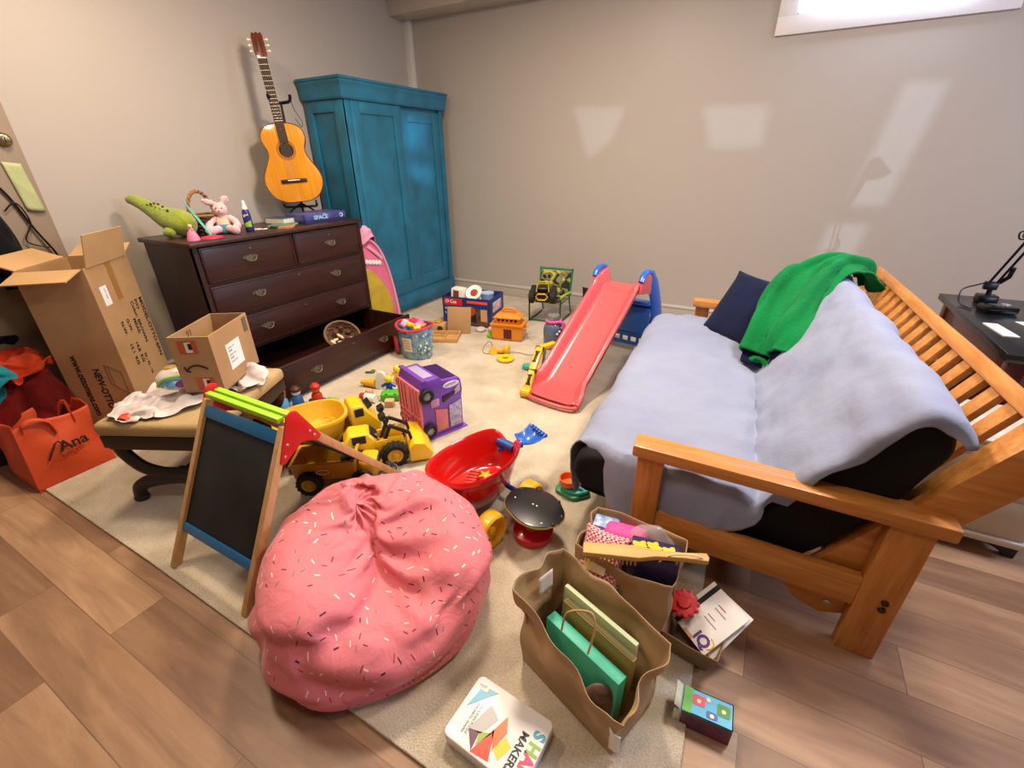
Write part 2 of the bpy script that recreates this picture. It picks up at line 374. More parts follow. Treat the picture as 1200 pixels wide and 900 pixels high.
# ------------------------------------------------------------------ settled cloth shapes (steps between neighbouring grid vertices)
def cloth_grid(D, closed=False, scale=1.0, uv=None, move=(0, 0, 0)):
    a, nu, nv, lo, sc = D
    P = [[[0, 0, 0] for _ in range(nv)] for _ in range(nu)]
    for c in range(3):
        for i in range(nu):
            acc = 0
            for j in range(nv):
                acc += a[c*nu*nv + i*nv + j]
                P[i][j][c] = acc + (P[i-1][j][c] if i else 0)
    V = [[tuple((P[i][j][c]*sc + lo[c])*scale + move[c] for c in range(3)) for j in range(nv)] for i in range(nu)]
    m = MB(); m.grid(lambda u, v: V[int(round(u*(nu if closed else nu-1))) % nu][int(round(v*(nv-1)))], nu, nv, cu=closed, uv=uv)
    return m, V
BEAN_D = ([768,22,22,20,16,21,15,9,0,-3,6,-1,-7,-2,-3,-7,-8,-11,-14,-16,-17,-19,-21,-23,-23,-24,-21,-21,-18,-14,-21,-24,-24,-22,-23,-17,22,-1,-32,-32,-1,0,0,0,0,1,0,0,-6,10,-2,-7,3,0,2,2,1,0,-2,-2,-2,-2,2,2,0,2,1,4,1,-7,-3,2,3,1,2,-5,-17,18,8,-4,-2,-1,0,0,2,-2,1,-1,-1,1,0,-2,0,3,3,0,-2,-3,-1,0,-1,2,1,1,1,2,4,-3,-5,-2,3,1,1,2,3,3,-19,-4,15,9,-4,0,0,-1,0,-1,-1,2,4,-7,2,2,1,3,-1,-1,-5,0,2,1,1,3,-1,-3,2,5,-4,-3,-1,0,1,0,5,2,4,0,-5,-19,4,12,-5,0,-1,0,-2,-1,0,0,-4,5,3,1,4,0,-3,-6,-3,3,2,2,3,-3,-1,3,5,-5,-2,1,0,1,0,6,-1,3,-2,-4,8,-5,-12,-3,-7,-1,0,0,-2,1,-1,-2,-2,6,1,5,0,-4,-3,-1,0,1,2,1,-1,1,3,3,-6,-1,3,1,0,2,4,-1,-1,-1,0,3,7,5,-12,-11,-8,-1,0,-1,0,-2,0,-1,0,2,1,4,-7,-7,5,5,0,-1,1,3,-1,3,1,-4,1,4,-1,-1,2,5,1,-1,0,-4,0,6,-1,6,-4,-7,-10,0,-1,-1,0,0,-1,0,0,-1,1,-4,-5,1,6,3,2,-2,-2,4,4,-2,-1,1,5,-3,-1,4,3,4,-2,0,-3,-2,-1,0,3,0,5,9,-11,-1,-1,0,1,-2,-1,1,0,-2,-1,-1,-2,2,1,3,4,-4,-2,0,6,2,1,3,-4,1,3,2,6,-6,0,-2,0,1,-1,-5,1,6,7,-2,-12,-1,-1,-1,-3,0,2,1,4,-7,-1,-5,1,5,-2,2,4,2,-1,-4,4,4,1,-1,2,0,-1,4,-5,0,0,0,1,1,0,8,4,-6,-1,3,-14,0,-2,-1,-2,0,1,1,0,-3,-3,-1,1,0,3,1,1,5,1,-1,-4,2,1,1,-1,5,1,-4,1,0,1,1,0,0,-1,5,14,-8,-5,-2,-14,-2,0,-1,-4,1,1,-3,-3,3,-3,1,5,-3,0,1,0,4,5,2,-2,-5,-3,0,2,4,1,-2,3,2,-1,0,1,0,-1,4,2,-4,5,2,-16,-1,-1,-2,0,-1,-1,-2,-1,1,-2,-1,1,5,-2,0,0,-1,1,2,-1,-1,0,1,5,-1,2,2,-4,1,2,1,2,1,0,3,-1,-2,0,8,-17,-1,-2,0,-1,-1,-2,-2,0,-3,2,1,-2,2,2,1,0,-1,1,-2,-1,-1,3,3,1,-2,1,2,2,0,1,1,3,1,1,2,0,-2,1,2,-18,-1,-1,-2,0,-2,0,-1,-1,-3,1,1,0,1,2,-1,0,1,-2,-1,0,2,1,1,-2,3,1,0,3,1,3,2,0,3,3,6,7,-3,-4,-5,-18,-1,-2,-1,-1,-1,-2,0,0,-3,1,2,0,4,-1,-2,0,-1,-1,0,0,3,1,0,3,-1,0,3,0,2,2,7,-1,1,5,-5,1,8,1,1,-19,-2,0,-2,-1,-1,-1,-1,1,-2,-2,6,-1,0,-1,-1,-1,0,1,2,2,1,1,1,-1,-1,2,1,2,3,4,2,1,1,3,-4,-8,6,0,2,-20,-1,-2,-1,2,-3,-3,2,-1,1,-1,-1,5,-4,-2,1,-1,1,1,2,2,1,0,-1,0,2,1,1,3,8,2,-2,4,1,-2,-4,-2,5,7,-5,-21,-1,-2,0,0,-3,-1,1,3,-2,3,0,0,-6,-2,0,2,0,1,2,0,1,0,2,0,0,2,4,10,-1,-1,1,6,1,-1,-4,-6,4,3,2,-20,-3,-1,-1,-1,-2,-1,-1,4,0,-3,0,-1,-1,0,0,1,0,2,4,3,-3,-1,0,2,4,8,8,-5,-3,2,7,-3,0,5,-2,-8,-1,5,10,-22,0,-2,-2,0,-1,-2,-1,1,3,-4,0,0,2,-3,0,1,3,2,-1,2,1,2,3,6,5,-1,-5,1,4,3,-4,0,5,2,-1,-4,-3,4,-2,-21,-2,-1,-2,-1,0,-3,-1,0,2,-1,-2,4,0,-3,-1,1,2,2,-1,1,5,5,5,-1,-2,-2,3,6,0,-4,-1,3,2,1,0,2,-5,1,2,-22,-1,-2,-1,-1,-1,-1,-2,0,0,-1,0,1,0,-1,0,0,1,0,1,0,2,3,1,0,3,7,3,-5,-2,2,3,0,0,3,1,5,-2,-9,10,-21,-2,-2,-1,-2,0,-1,-2,-1,0,0,0,1,-1,0,-1,1,1,0,0,1,3,-1,-1,3,3,1,1,1,2,2,0,1,1,1,3,4,-1,0,-10,-21,-2,-1,-2,-1,-2,-1,-1,0,0,0,1,-1,-1,0,0,0,0,1,1,1,0,1,0,1,2,2,2,5,0,-1,1,0,1,2,5,-1,9,17,-2,-22,-1,-1,-2,-2,-1,0,-1,-1,0,0,0,0,-1,0,0,1,1,-1,1,2,0,-1,1,3,5,3,3,-2,1,-1,1,0,2,0,5,-2,6,12,13,-20,-2,-2,-1,-2,-1,0,-2,-1,1,5,-3,-3,-1,0,0,0,3,1,0,-1,0,1,4,6,2,1,-4,-1,0,4,-1,5,2,-1,2,1,3,0,8,-21,-1,-2,0,-1,-2,-1,-1,-1,0,5,8,-7,-5,-1,-2,2,3,9,0,-8,-2,2,6,2,0,-3,-2,1,3,1,3,1,3,3,1,1,6,-3,-9,-20,-2,0,-3,1,-2,-1,-1,-2,2,2,7,5,-6,-6,-3,0,4,1,0,-1,-3,4,3,0,-2,0,1,2,1,1,2,3,3,3,7,0,0,0,-11,-19,-1,-3,0,-2,-1,-1,-1,0,1,2,1,5,0,-4,-5,2,2,0,0,-1,1,0,0,1,1,0,2,0,1,2,2,3,2,4,2,5,-2,2,-2,-18,-2,-1,-2,-1,-1,-1,0,-2,1,0,0,1,2,0,-1,-1,
0,2,0,2,-1,-1,0,0,1,1,1,3,1,0,3,3,2,1,0,2,1,2,9,-18,-1,-1,0,-2,-1,-1,-2,-1,0,0,0,1,2,-1,0,-1,1,1,1,0,1,0,-2,0,1,3,2,1,2,0,1,1,4,3,-1,0,1,0,5,-17,-1,-1,-2,3,-3,-2,-1,-2,0,0,-3,-1,6,1,-1,-1,0,0,1,0,2,1,-1,-1,1,1,1,2,3,3,-1,1,1,2,3,3,-1,1,9,-16,-1,-1,-1,0,-1,-1,-1,-1,-3,1,-3,-2,3,5,-1,-1,-1,1,0,1,2,2,-1,-2,0,1,3,2,0,3,-1,3,1,1,1,2,2,-4,1,-14,-2,-1,-1,0,-1,-3,-1,4,-2,-1,8,4,-1,-5,1,-6,-1,-2,-1,2,1,0,1,2,1,0,-1,2,3,-1,4,0,1,1,2,-1,2,-1,-1,-14,0,-1,-1,-1,-2,-1,2,9,-9,-3,0,3,3,0,-1,-3,-1,-3,-2,2,3,1,1,3,2,1,-1,-3,2,3,1,2,0,0,1,3,0,-1,5,-12,-1,-2,1,-3,0,-2,5,7,-6,-9,1,6,-1,1,-1,-2,-3,-3,3,8,-2,2,0,-2,-1,4,5,-1,-4,4,4,-3,1,1,0,1,2,-1,4,-11,-1,-1,-1,-4,1,0,9,1,-3,-7,-2,3,-1,2,-1,2,1,-1,9,-2,-5,0,1,0,-1,-2,1,7,4,-4,-2,3,1,0,-1,0,1,0,-3,-10,0,0,-1,0,-3,3,8,-4,0,-4,-7,1,6,-2,-1,4,6,5,-7,-3,2,0,0,0,-1,-1,-1,0,3,5,1,0,-2,1,2,-3,-2,3,-1,-8,-1,0,-1,1,-1,3,3,-2,0,-3,-7,-1,4,0,0,5,3,-3,-5,0,7,5,2,-3,-1,0,0,-2,-1,0,5,2,-1,-1,2,0,-1,-3,6,-7,0,-1,-1,0,1,3,2,-4,2,0,-8,-4,2,2,1,6,0,-3,1,1,-1,1,2,3,1,-1,1,2,0,-2,-2,1,3,-2,-3,3,3,-2,-3,-5,-1,0,0,-1,0,3,0,-2,1,0,-5,-4,0,0,3,6,-1,-1,0,0,2,-4,-2,3,2,2,-2,1,2,2,2,-3,1,3,-1,-3,1,1,1,-4,0,-1,0,0,0,1,0,-1,0,3,-4,-10,0,2,5,5,-1,-1,2,1,0,-2,-1,-1,-1,0,3,0,0,1,0,3,-1,1,3,0,-3,0,-2,-2,-1,1,-1,-1,0,1,-1,0,1,1,0,-10,-5,3,7,3,0,-1,0,2,-1,-1,1,1,1,-1,-2,-1,1,1,0,0,1,0,1,3,0,-1,-1,-1,0,0,0,-1,0,0,0,0,0,1,1,-3,-15,4,9,2,0,1,0,0,1,0,-4,-3,1,2,0,1,-2,0,2,0,1,0,0,1,2,2,4,1,0,0,0,-1,1,-2,-1,2,0,1,0,4,2,-3,-5,-3,2,2,0,0,-1,1,1,-3,-2,1,0,-1,2,0,-1,1,-1,1,0,1,0,1,-2,2,1,-1,1,3,-2,-3,-2,2,0,1,0,4,4,0,-5,-8,1,4,0,-2,0,-1,2,1,-3,-2,3,0,-2,1,0,0,1,0,1,-1,1,1,0,4,0,1,-1,2,-1,-3,-3,4,0,0,1,9,0,-1,-1,-10,-4,5,1,0,-1,1,-2,3,-2,0,-1,3,0,-2,0,0,0,0,0,0,0,-1,0,5,0,1,1,0,1,-4,-4,3,1,-1,2,3,9,2,-2,-5,-11,1,3,0,0,-2,1,1,4,0,-3,-1,2,0,-1,-1,0,0,-2,-1,1,0,0,7,1,-1,1,2,0,-4,-3,0,4,-3,0,1,3,9,5,-1,-9,-10,2,2,1,3,1,-4,1,1,0,0,0,1,-1,-1,-1,-1,-1,0,-3,2,2,8,1,0,1,0,1,-1,-8,0,7,-5,2,-2,-1,3,7,7,0,-9,-4,1,3,-1,1,1,0,0,2,-1,-2,0,0,-1,-2,-1,0,-1,-5,1,2,10,0,2,0,-3,3,1,-1,2,-3,-3,-1,-2,-3,-2,2,7,7,1,-6,1,1,1,-1,1,1,-1,1,-1,0,-2,0,0,-3,-2,0,-1,-2,-2,-3,11,1,1,1,2,-1,0,1,1,-6,1,2,-1,-2,-3,-4,-2,4,6,3,1,-1,2,0,1,-1,0,-1,-1,-1,-1,-2,0,-1,-4,-1,0,0,5,-2,12,1,0,1,3,-1,2,-2,-1,-3,2,5,3,0,1,-1,-4,-3,0,4,-1,0,0,0,0,0,-1,-2,0,-1,-1,-1,-3,1,-1,-3,-2,-1,0,-7,14,0,1,1,-1,2,2,-1,-3,1,3,5,2,1,-1,-1,1,-2,-1,-2,-1,0,-1,0,-1,-1,-1,0,-2,0,-1,-2,-1,-1,0,-3,-2,-2,-6,-5,14,2,1,0,-2,4,2,-2,-4,0,5,5,-2,-5,-4,-1,0,3,3,3,1,-2,-1,-1,0,-1,-2,-1,-1,-3,0,1,-2,-2,0,-4,1,0,-8,-6,16,1,1,1,3,-1,1,1,-8,4,5,-2,-5,0,2,2,2,1,1,-1,-1,-1,-1,0,-2,-1,-1,-2,-1,0,-3,-2,1,-2,-4,1,-2,3,1,-13,17,1,1,1,1,2,1,0,-3,4,-1,-2,1,3,3,-2,-1,-2,-1,1,-1,0,0,-2,-1,-1,-1,-1,-2,-2,0,-3,-3,2,0,-1,-7,1,3,-5,18,1,1,1,1,1,2,0,0,1,1,0,3,2,-4,-4,-4,-1,-1,0,3,2,0,0,-1,-3,-2,-1,1,-2,-3,2,-2,-5,2,-1,-1,-2,-8,3,18,1,3,1,1,1,0,1,1,0,2,2,1,-2,-3,-2,-1,-1,2,-1,-3,1,1,0,-1,0,-1,-4,-3,2,0,-3,2,-3,-2,-1,-2,1,0,1,19,2,1,1,2,1,0,1,2,1,1,1,-1,-3,-2,1,-1,3,-1,-2,-3,-1,1,2,-1,-1,-1,0,-3,-5,2,0,-2,1,-4,-1,-5,-7,8,7,20,1,1,3,0,1,1,1,2,1,0,0,0,-3,0,0,1,
-1,0,-1,-1,-1,-2,1,-2,-1,-2,2,-1,-2,-5,1,1,-1,-1,0,-6,-16,-2,16,21,1,2,1,1,1,0,2,2,1,0,0,-2,0,0,0,0,-1,-1,-1,-1,-1,0,-1,-2,-2,0,-5,5,0,-4,-6,-1,4,0,3,-3,-11,-14,4,20,3,1,1,1,1,2,1,0,1,0,-1,0,-1,0,2,0,0,-2,-2,1,-3,-8,-2,8,0,-1,-5,-3,4,2,-3,-7,0,3,-3,-2,3,-4,-14,22,0,2,2,1,0,2,2,0,1,0,-2,-1,1,1,0,1,-2,-1,0,-1,-5,-2,-8,3,2,-2,-2,-4,2,4,1,0,-6,-1,-10,-8,10,8,1,21,2,1,1,0,3,1,1,1,1,-1,-1,-2,1,2,1,-1,-1,-2,-1,0,0,-1,-7,-10,0,1,0,-3,2,1,4,-1,-4,-12,-10,9,5,6,-1,21,2,2,1,1,2,1,0,2,-1,1,-1,0,1,0,0,-1,-3,-1,0,-1,1,-3,0,-8,-5,-1,5,-8,-6,0,4,0,-2,-11,-7,18,8,-1,-7,22,1,2,2,0,2,1,0,0,1,1,1,-1,-1,1,-1,-3,0,-1,-1,0,-3,0,0,-1,-5,-4,-2,4,-14,-7,1,-2,-6,11,11,-1,-5,-2,5,21,2,1,1,2,2,1,0,-1,2,1,-1,0,-1,-1,-1,0,0,-1,0,-4,-2,1,1,0,0,-3,-4,-1,0,-11,-6,4,-7,6,9,-6,2,0,-2,22,1,1,2,1,1,1,2,-1,1,0,1,-1,0,-2,-4,0,1,1,0,-1,-2,0,1,1,-1,-1,-2,-2,-2,-2,-3,-6,2,3,-1,-4,0,0,-3,20,2,2,1,2,1,2,0,0,1,0,-1,1,0,-1,-1,-1,-3,-4,-4,2,4,0,0,0,0,-2,-3,-7,-1,2,1,3,-2,-9,5,-1,0,-8,-4,21,1,2,1,1,2,1,1,0,-1,0,0,1,0,-1,0,-3,-2,2,0,-1,0,-1,-1,-4,-8,-6,-4,0,3,3,-12,2,15,-3,-9,0,2,1,-5,20,2,1,1,2,1,1,1,1,-2,1,-3,0,3,0,-2,0,-3,0,3,-1,0,-7,-10,-7,-2,2,4,7,2,-2,-3,-11,8,6,-5,-6,-7,2,3,19,1,2,2,1,1,1,2,1,-2,0,-1,0,0,0,0,-2,2,1,-1,-3,-11,-2,-2,-1,5,5,1,-3,-4,-3,-2,-6,-5,16,2,-2,-5,-6,-2,18,2,1,1,2,2,-1,2,3,0,-2,0,-1,-1,1,0,0,0,0,-2,-4,-2,-2,-1,5,2,-2,-2,-2,-2,-3,-4,-4,-3,6,15,-11,-5,1,0,18,1,1,2,0,1,-1,0,4,3,-1,0,-2,1,0,-1,1,-1,-5,-1,-2,-1,0,5,2,-3,-2,-3,-5,-7,-6,2,6,4,-6,10,3,-9,-4,0,17,1,1,1,1,0,-2,-4,0,6,5,2,-2,-3,0,2,-1,-2,0,-5,-2,2,2,2,-3,-1,-5,-5,-5,-5,-1,-3,1,2,2,1,14,-10,-4,-3,16,1,1,1,1,1,0,-3,-4,-2,4,8,2,-5,-1,5,-1,-2,-3,-2,0,1,0,-2,-1,-6,-5,-4,0,3,2,-2,-4,-4,-4,-1,18,2,-4,-5,14,2,1,1,1,0,2,0,-1,-2,-4,1,7,2,-3,-2,3,0,-2,-1,0,-1,0,-3,-7,-4,0,2,3,2,0,0,-4,-10,-3,2,1,8,-7,0,14,0,1,1,2,0,2,3,-2,0,-1,-4,0,5,3,-4,1,0,-2,-1,-1,-1,-3,-5,-1,1,2,1,0,-1,-1,0,-1,-7,-6,-3,-9,8,7,3,12,1,2,0,1,1,1,4,1,-4,-1,0,-1,0,3,2,-3,-1,0,-1,0,-2,-5,0,0,2,0,0,-1,-1,-1,0,0,1,-4,4,-10,-8,9,6,11,1,0,1,1,2,1,0,4,1,-3,-1,-1,1,1,0,-1,0,-1,-1,-2,-2,1,0,1,-1,-1,-1,0,0,-1,-2,0,2,-6,1,7,-9,-11,16,10,0,1,0,2,1,0,0,0,1,1,0,-1,0,-1,1,-1,0,0,0,0,0,0,0,-1,0,0,1,-1,-2,-3,-1,1,0,-9,-11,10,4,-4,-18,8,1,0,1,0,1,0,0,-3,-3,1,1,2,2,0,0,1,-1,2,1,0,0,-1,0,1,0,1,-2,-2,-2,0,2,1,-5,-3,-13,3,12,9,-17,7,0,1,1,-2,1,1,-4,-1,3,3,2,2,-3,-3,0,0,2,0,-1,1,3,1,1,0,-1,-2,-2,-1,0,0,3,-1,-1,3,-11,-4,7,3,12,5,1,0,0,0,0,-1,1,4,3,1,-2,-3,-3,-1,0,2,0,2,1,0,-1,3,1,-1,-2,-2,-1,0,1,1,1,0,-1,1,3,-9,-2,-4,3,4,0,1,0,-1,1,3,4,1,-2,-6,-1,0,-2,2,1,-1,2,0,0,2,0,-1,-1,-1,0,0,1,1,0,5,0,-3,-4,-4,14,1,-10,-4,-2,2,1,-1,1,0,0,2,2,0,-5,0,3,-5,3,2,-1,-1,2,-1,3,0,0,-2,-1,0,0,0,1,0,5,1,-4,-3,-2,-4,-5,13,3,-5,2,442,0,-1,-1,1,0,1,1,1,0,1,3,2,4,3,4,5,7,8,8,10,10,10,9,9,9,7,3,4,-5,-1,-1,1,-1,3,9,16,15,2,2,22,1,2,2,0,1,1,1,-1,1,2,-1,1,-1,1,0,-1,0,-1,0,-2,-1,0,0,-1,-2,-5,-1,-6,6,0,-1,-4,-3,-2,-3,-3,4,5,-9,21,2,1,1,2,2,1,0,1,0,0,0,0,1,0,0,0,-2,-1,-1,0,0,0,-1,-3,-3,-2,-1,1,-2,0,-1,-4,-1,-2,1,-7,-2,5,-1,21,1,2,2,0,2,0,2,0,0,1,1,0,0,0,-1,-2,0,1,0,-1,0,-2,-3,-1,-3,-2,-1,1,0,-2,-1,-3,0,-2,-4,
2,-4,-4,5,21,2,1,1,1,1,2,0,-3,4,1,1,0,0,-1,-2,-2,1,0,0,1,-3,-1,0,-2,-2,0,0,-1,-1,-2,-6,2,-1,-2,-1,4,2,-10,-5,20,2,2,1,1,1,1,0,-1,2,2,0,0,-3,1,0,0,0,0,0,-2,-2,1,-2,-3,0,2,-1,-1,-4,-3,0,0,-3,-2,-2,-1,-1,3,-6,20,1,1,2,2,1,0,1,0,0,2,0,-4,-3,4,2,0,-1,-1,1,-2,1,-2,-2,-1,1,-1,-3,-1,-2,-2,0,-2,0,-2,1,0,-7,-3,3,19,2,2,1,1,1,1,0,1,0,0,-3,-4,3,2,3,0,-2,-1,0,2,-2,-2,0,1,-1,-2,-3,-2,-2,-1,-2,2,-2,-2,-1,4,-2,-3,-3,19,1,1,1,1,2,1,2,0,-1,0,-1,-2,1,1,1,3,-3,-2,1,2,0,0,-1,-2,-1,-2,-2,-3,-1,-1,0,-2,-1,-1,-7,-3,4,1,0,18,0,2,1,-1,2,3,1,2,-2,-1,-6,-3,6,1,2,2,1,-1,-3,2,2,-2,0,0,-3,-5,-2,1,-2,-1,-1,-2,1,-2,3,1,-6,-4,-4,16,2,1,2,-2,3,2,1,-5,3,0,-4,2,0,2,1,2,3,0,-1,-3,1,-1,-2,-4,-10,-2,3,-2,2,3,-1,-3,-1,1,5,1,-8,0,-6,16,1,1,1,0,0,4,-3,-5,6,-1,-2,6,-2,1,0,-1,3,4,0,-2,-4,-4,-8,-6,2,6,-2,1,-1,-2,3,-2,-3,-2,4,1,-9,-5,11,15,1,1,1,1,1,0,0,-3,-1,1,1,-2,6,-2,1,-1,-1,1,1,-3,-4,-6,-3,3,9,-2,1,-4,-2,-4,0,3,-1,-2,-8,5,0,-6,1,13,1,1,1,1,1,1,-2,0,-6,5,2,-2,2,2,1,-1,0,-1,-6,-10,3,2,2,3,-1,-4,0,3,-1,-1,-4,3,-2,-2,3,-5,2,1,-3,13,1,1,0,1,1,1,-1,-2,-3,3,3,-2,1,3,-1,1,-1,-6,-10,-3,-3,4,9,-1,3,0,-6,-1,4,1,-1,-4,0,2,6,2,-5,-5,-5,11,1,0,1,1,1,1,1,-1,-4,2,4,-2,1,1,0,-1,-4,-10,-3,7,1,3,-2,3,-9,4,5,-6,-4,5,2,0,1,-1,-3,4,3,-3,-9,9,1,2,0,2,0,0,2,1,-5,-2,9,1,-5,0,0,-2,-9,-1,8,4,1,-1,-2,-5,2,-2,0,2,0,0,2,-2,-1,0,-4,0,-1,0,4,8,1,1,0,4,-3,1,4,1,-3,-2,0,8,-4,-4,0,-5,-5,3,5,3,3,-4,-4,0,1,1,-2,1,6,0,-4,-3,-2,0,-7,4,1,-5,1,7,0,1,0,3,-2,0,5,3,-3,-17,-9,8,9,1,1,-4,0,3,3,0,-2,-4,1,2,1,0,5,6,0,-6,-4,-2,0,2,-8,-3,12,-1,-3,6,0,-1,2,-1,1,0,2,5,-5,-16,1,6,1,0,4,-1,3,4,5,0,-10,1,2,2,3,5,2,-2,-7,-4,-1,2,3,1,-2,-18,8,8,0,3,1,0,0,-5,5,1,1,2,-5,-2,1,1,0,0,0,4,3,4,-2,3,3,0,3,3,1,-2,-5,-8,-5,1,4,4,2,-3,0,-15,3,6,-2,3,-1,0,0,-3,1,2,1,0,-1,0,-2,4,-2,-1,-1,3,-2,2,4,4,7,6,2,-2,-4,-7,-8,-3,2,6,0,1,0,-2,0,-5,-7,8,0,1,0,0,1,-1,0,-2,1,2,1,-1,0,-2,-5,1,2,2,-2,-1,5,1,0,6,3,0,-4,-7,-1,1,2,3,4,-2,-2,1,0,-2,-9,-4,9,-1,0,1,-1,1,-1,-2,0,4,2,1,-3,-6,1,0,1,2,1,-1,1,1,4,1,-1,-2,-8,3,7,3,-2,-8,2,4,-2,1,0,4,-3,-7,-14,-3,1,-1,0,1,0,-2,0,4,3,0,-6,-6,3,2,0,4,0,-1,0,-6,-2,3,2,-1,2,2,-3,0,3,4,-6,2,3,-1,0,3,-5,2,5,-3,-1,0,-1,1,0,-2,-1,5,5,-1,-7,0,0,0,1,1,-1,4,-4,-7,1,3,-2,-3,2,-2,-1,3,1,7,7,-5,0,-2,-2,1,-1,1,8,-6,0,0,0,2,-2,-2,0,3,7,3,-2,-8,0,1,0,-2,1,0,-5,6,-4,-1,-5,-3,0,1,3,3,7,-6,6,6,-6,1,6,-6,-3,1,-3,-7,0,-1,0,2,-3,-1,0,1,2,5,9,-2,-12,0,0,0,-2,-12,-1,8,6,-4,-5,-1,1,4,6,-1,-2,3,-2,1,2,3,-1,0,2,1,0,-8,-1,0,-1,-2,0,1,-1,0,0,-4,-5,4,6,0,-1,-2,-1,-3,-1,4,5,-5,-2,1,2,4,1,2,0,5,-1,-4,2,-3,-1,0,4,2,8,-9,-1,-1,0,-2,1,-1,-1,0,-1,-2,-2,-2,7,1,0,-5,-1,0,1,1,2,0,-1,1,2,1,2,6,3,-2,-2,-3,2,2,-4,0,0,0,4,-11,-1,0,-1,1,-2,-1,-1,1,-2,0,-1,-1,1,-1,-1,1,0,0,0,0,2,2,2,1,1,2,0,-2,2,1,-1,0,-1,3,6,-4,-2,3,-2,-13,0,-2,-1,1,-2,0,0,0,0,1,-1,0,0,-1,-2,0,1,0,1,-1,0,4,7,-1,-2,-2,0,0,-1,3,0,2,1,0,1,7,2,-1,-3,-13,-2,-1,0,-4,0,1,1,-1,3,0,3,4,-5,-4,-3,1,1,0,0,1,-1,1,6,8,-2,-5,-1,0,-2,0,4,1,2,0,-2,1,5,3,-4,-15,0,-1,-2,-2,0,0,-1,0,2,3,10,4,-7,-7,-5,1,1,0,0,0,-1,-1,3,7,7,-1,-8,-1,2,-2,2,2,0,2,3,-1,-3,4,4,-16,-1,-1,-1,-2,0,0,0,-2,1,1,-4,-3,-1,1,0,3,3,3,1,-1,0,1,-1,0,4,8,3,-3,-5,1,
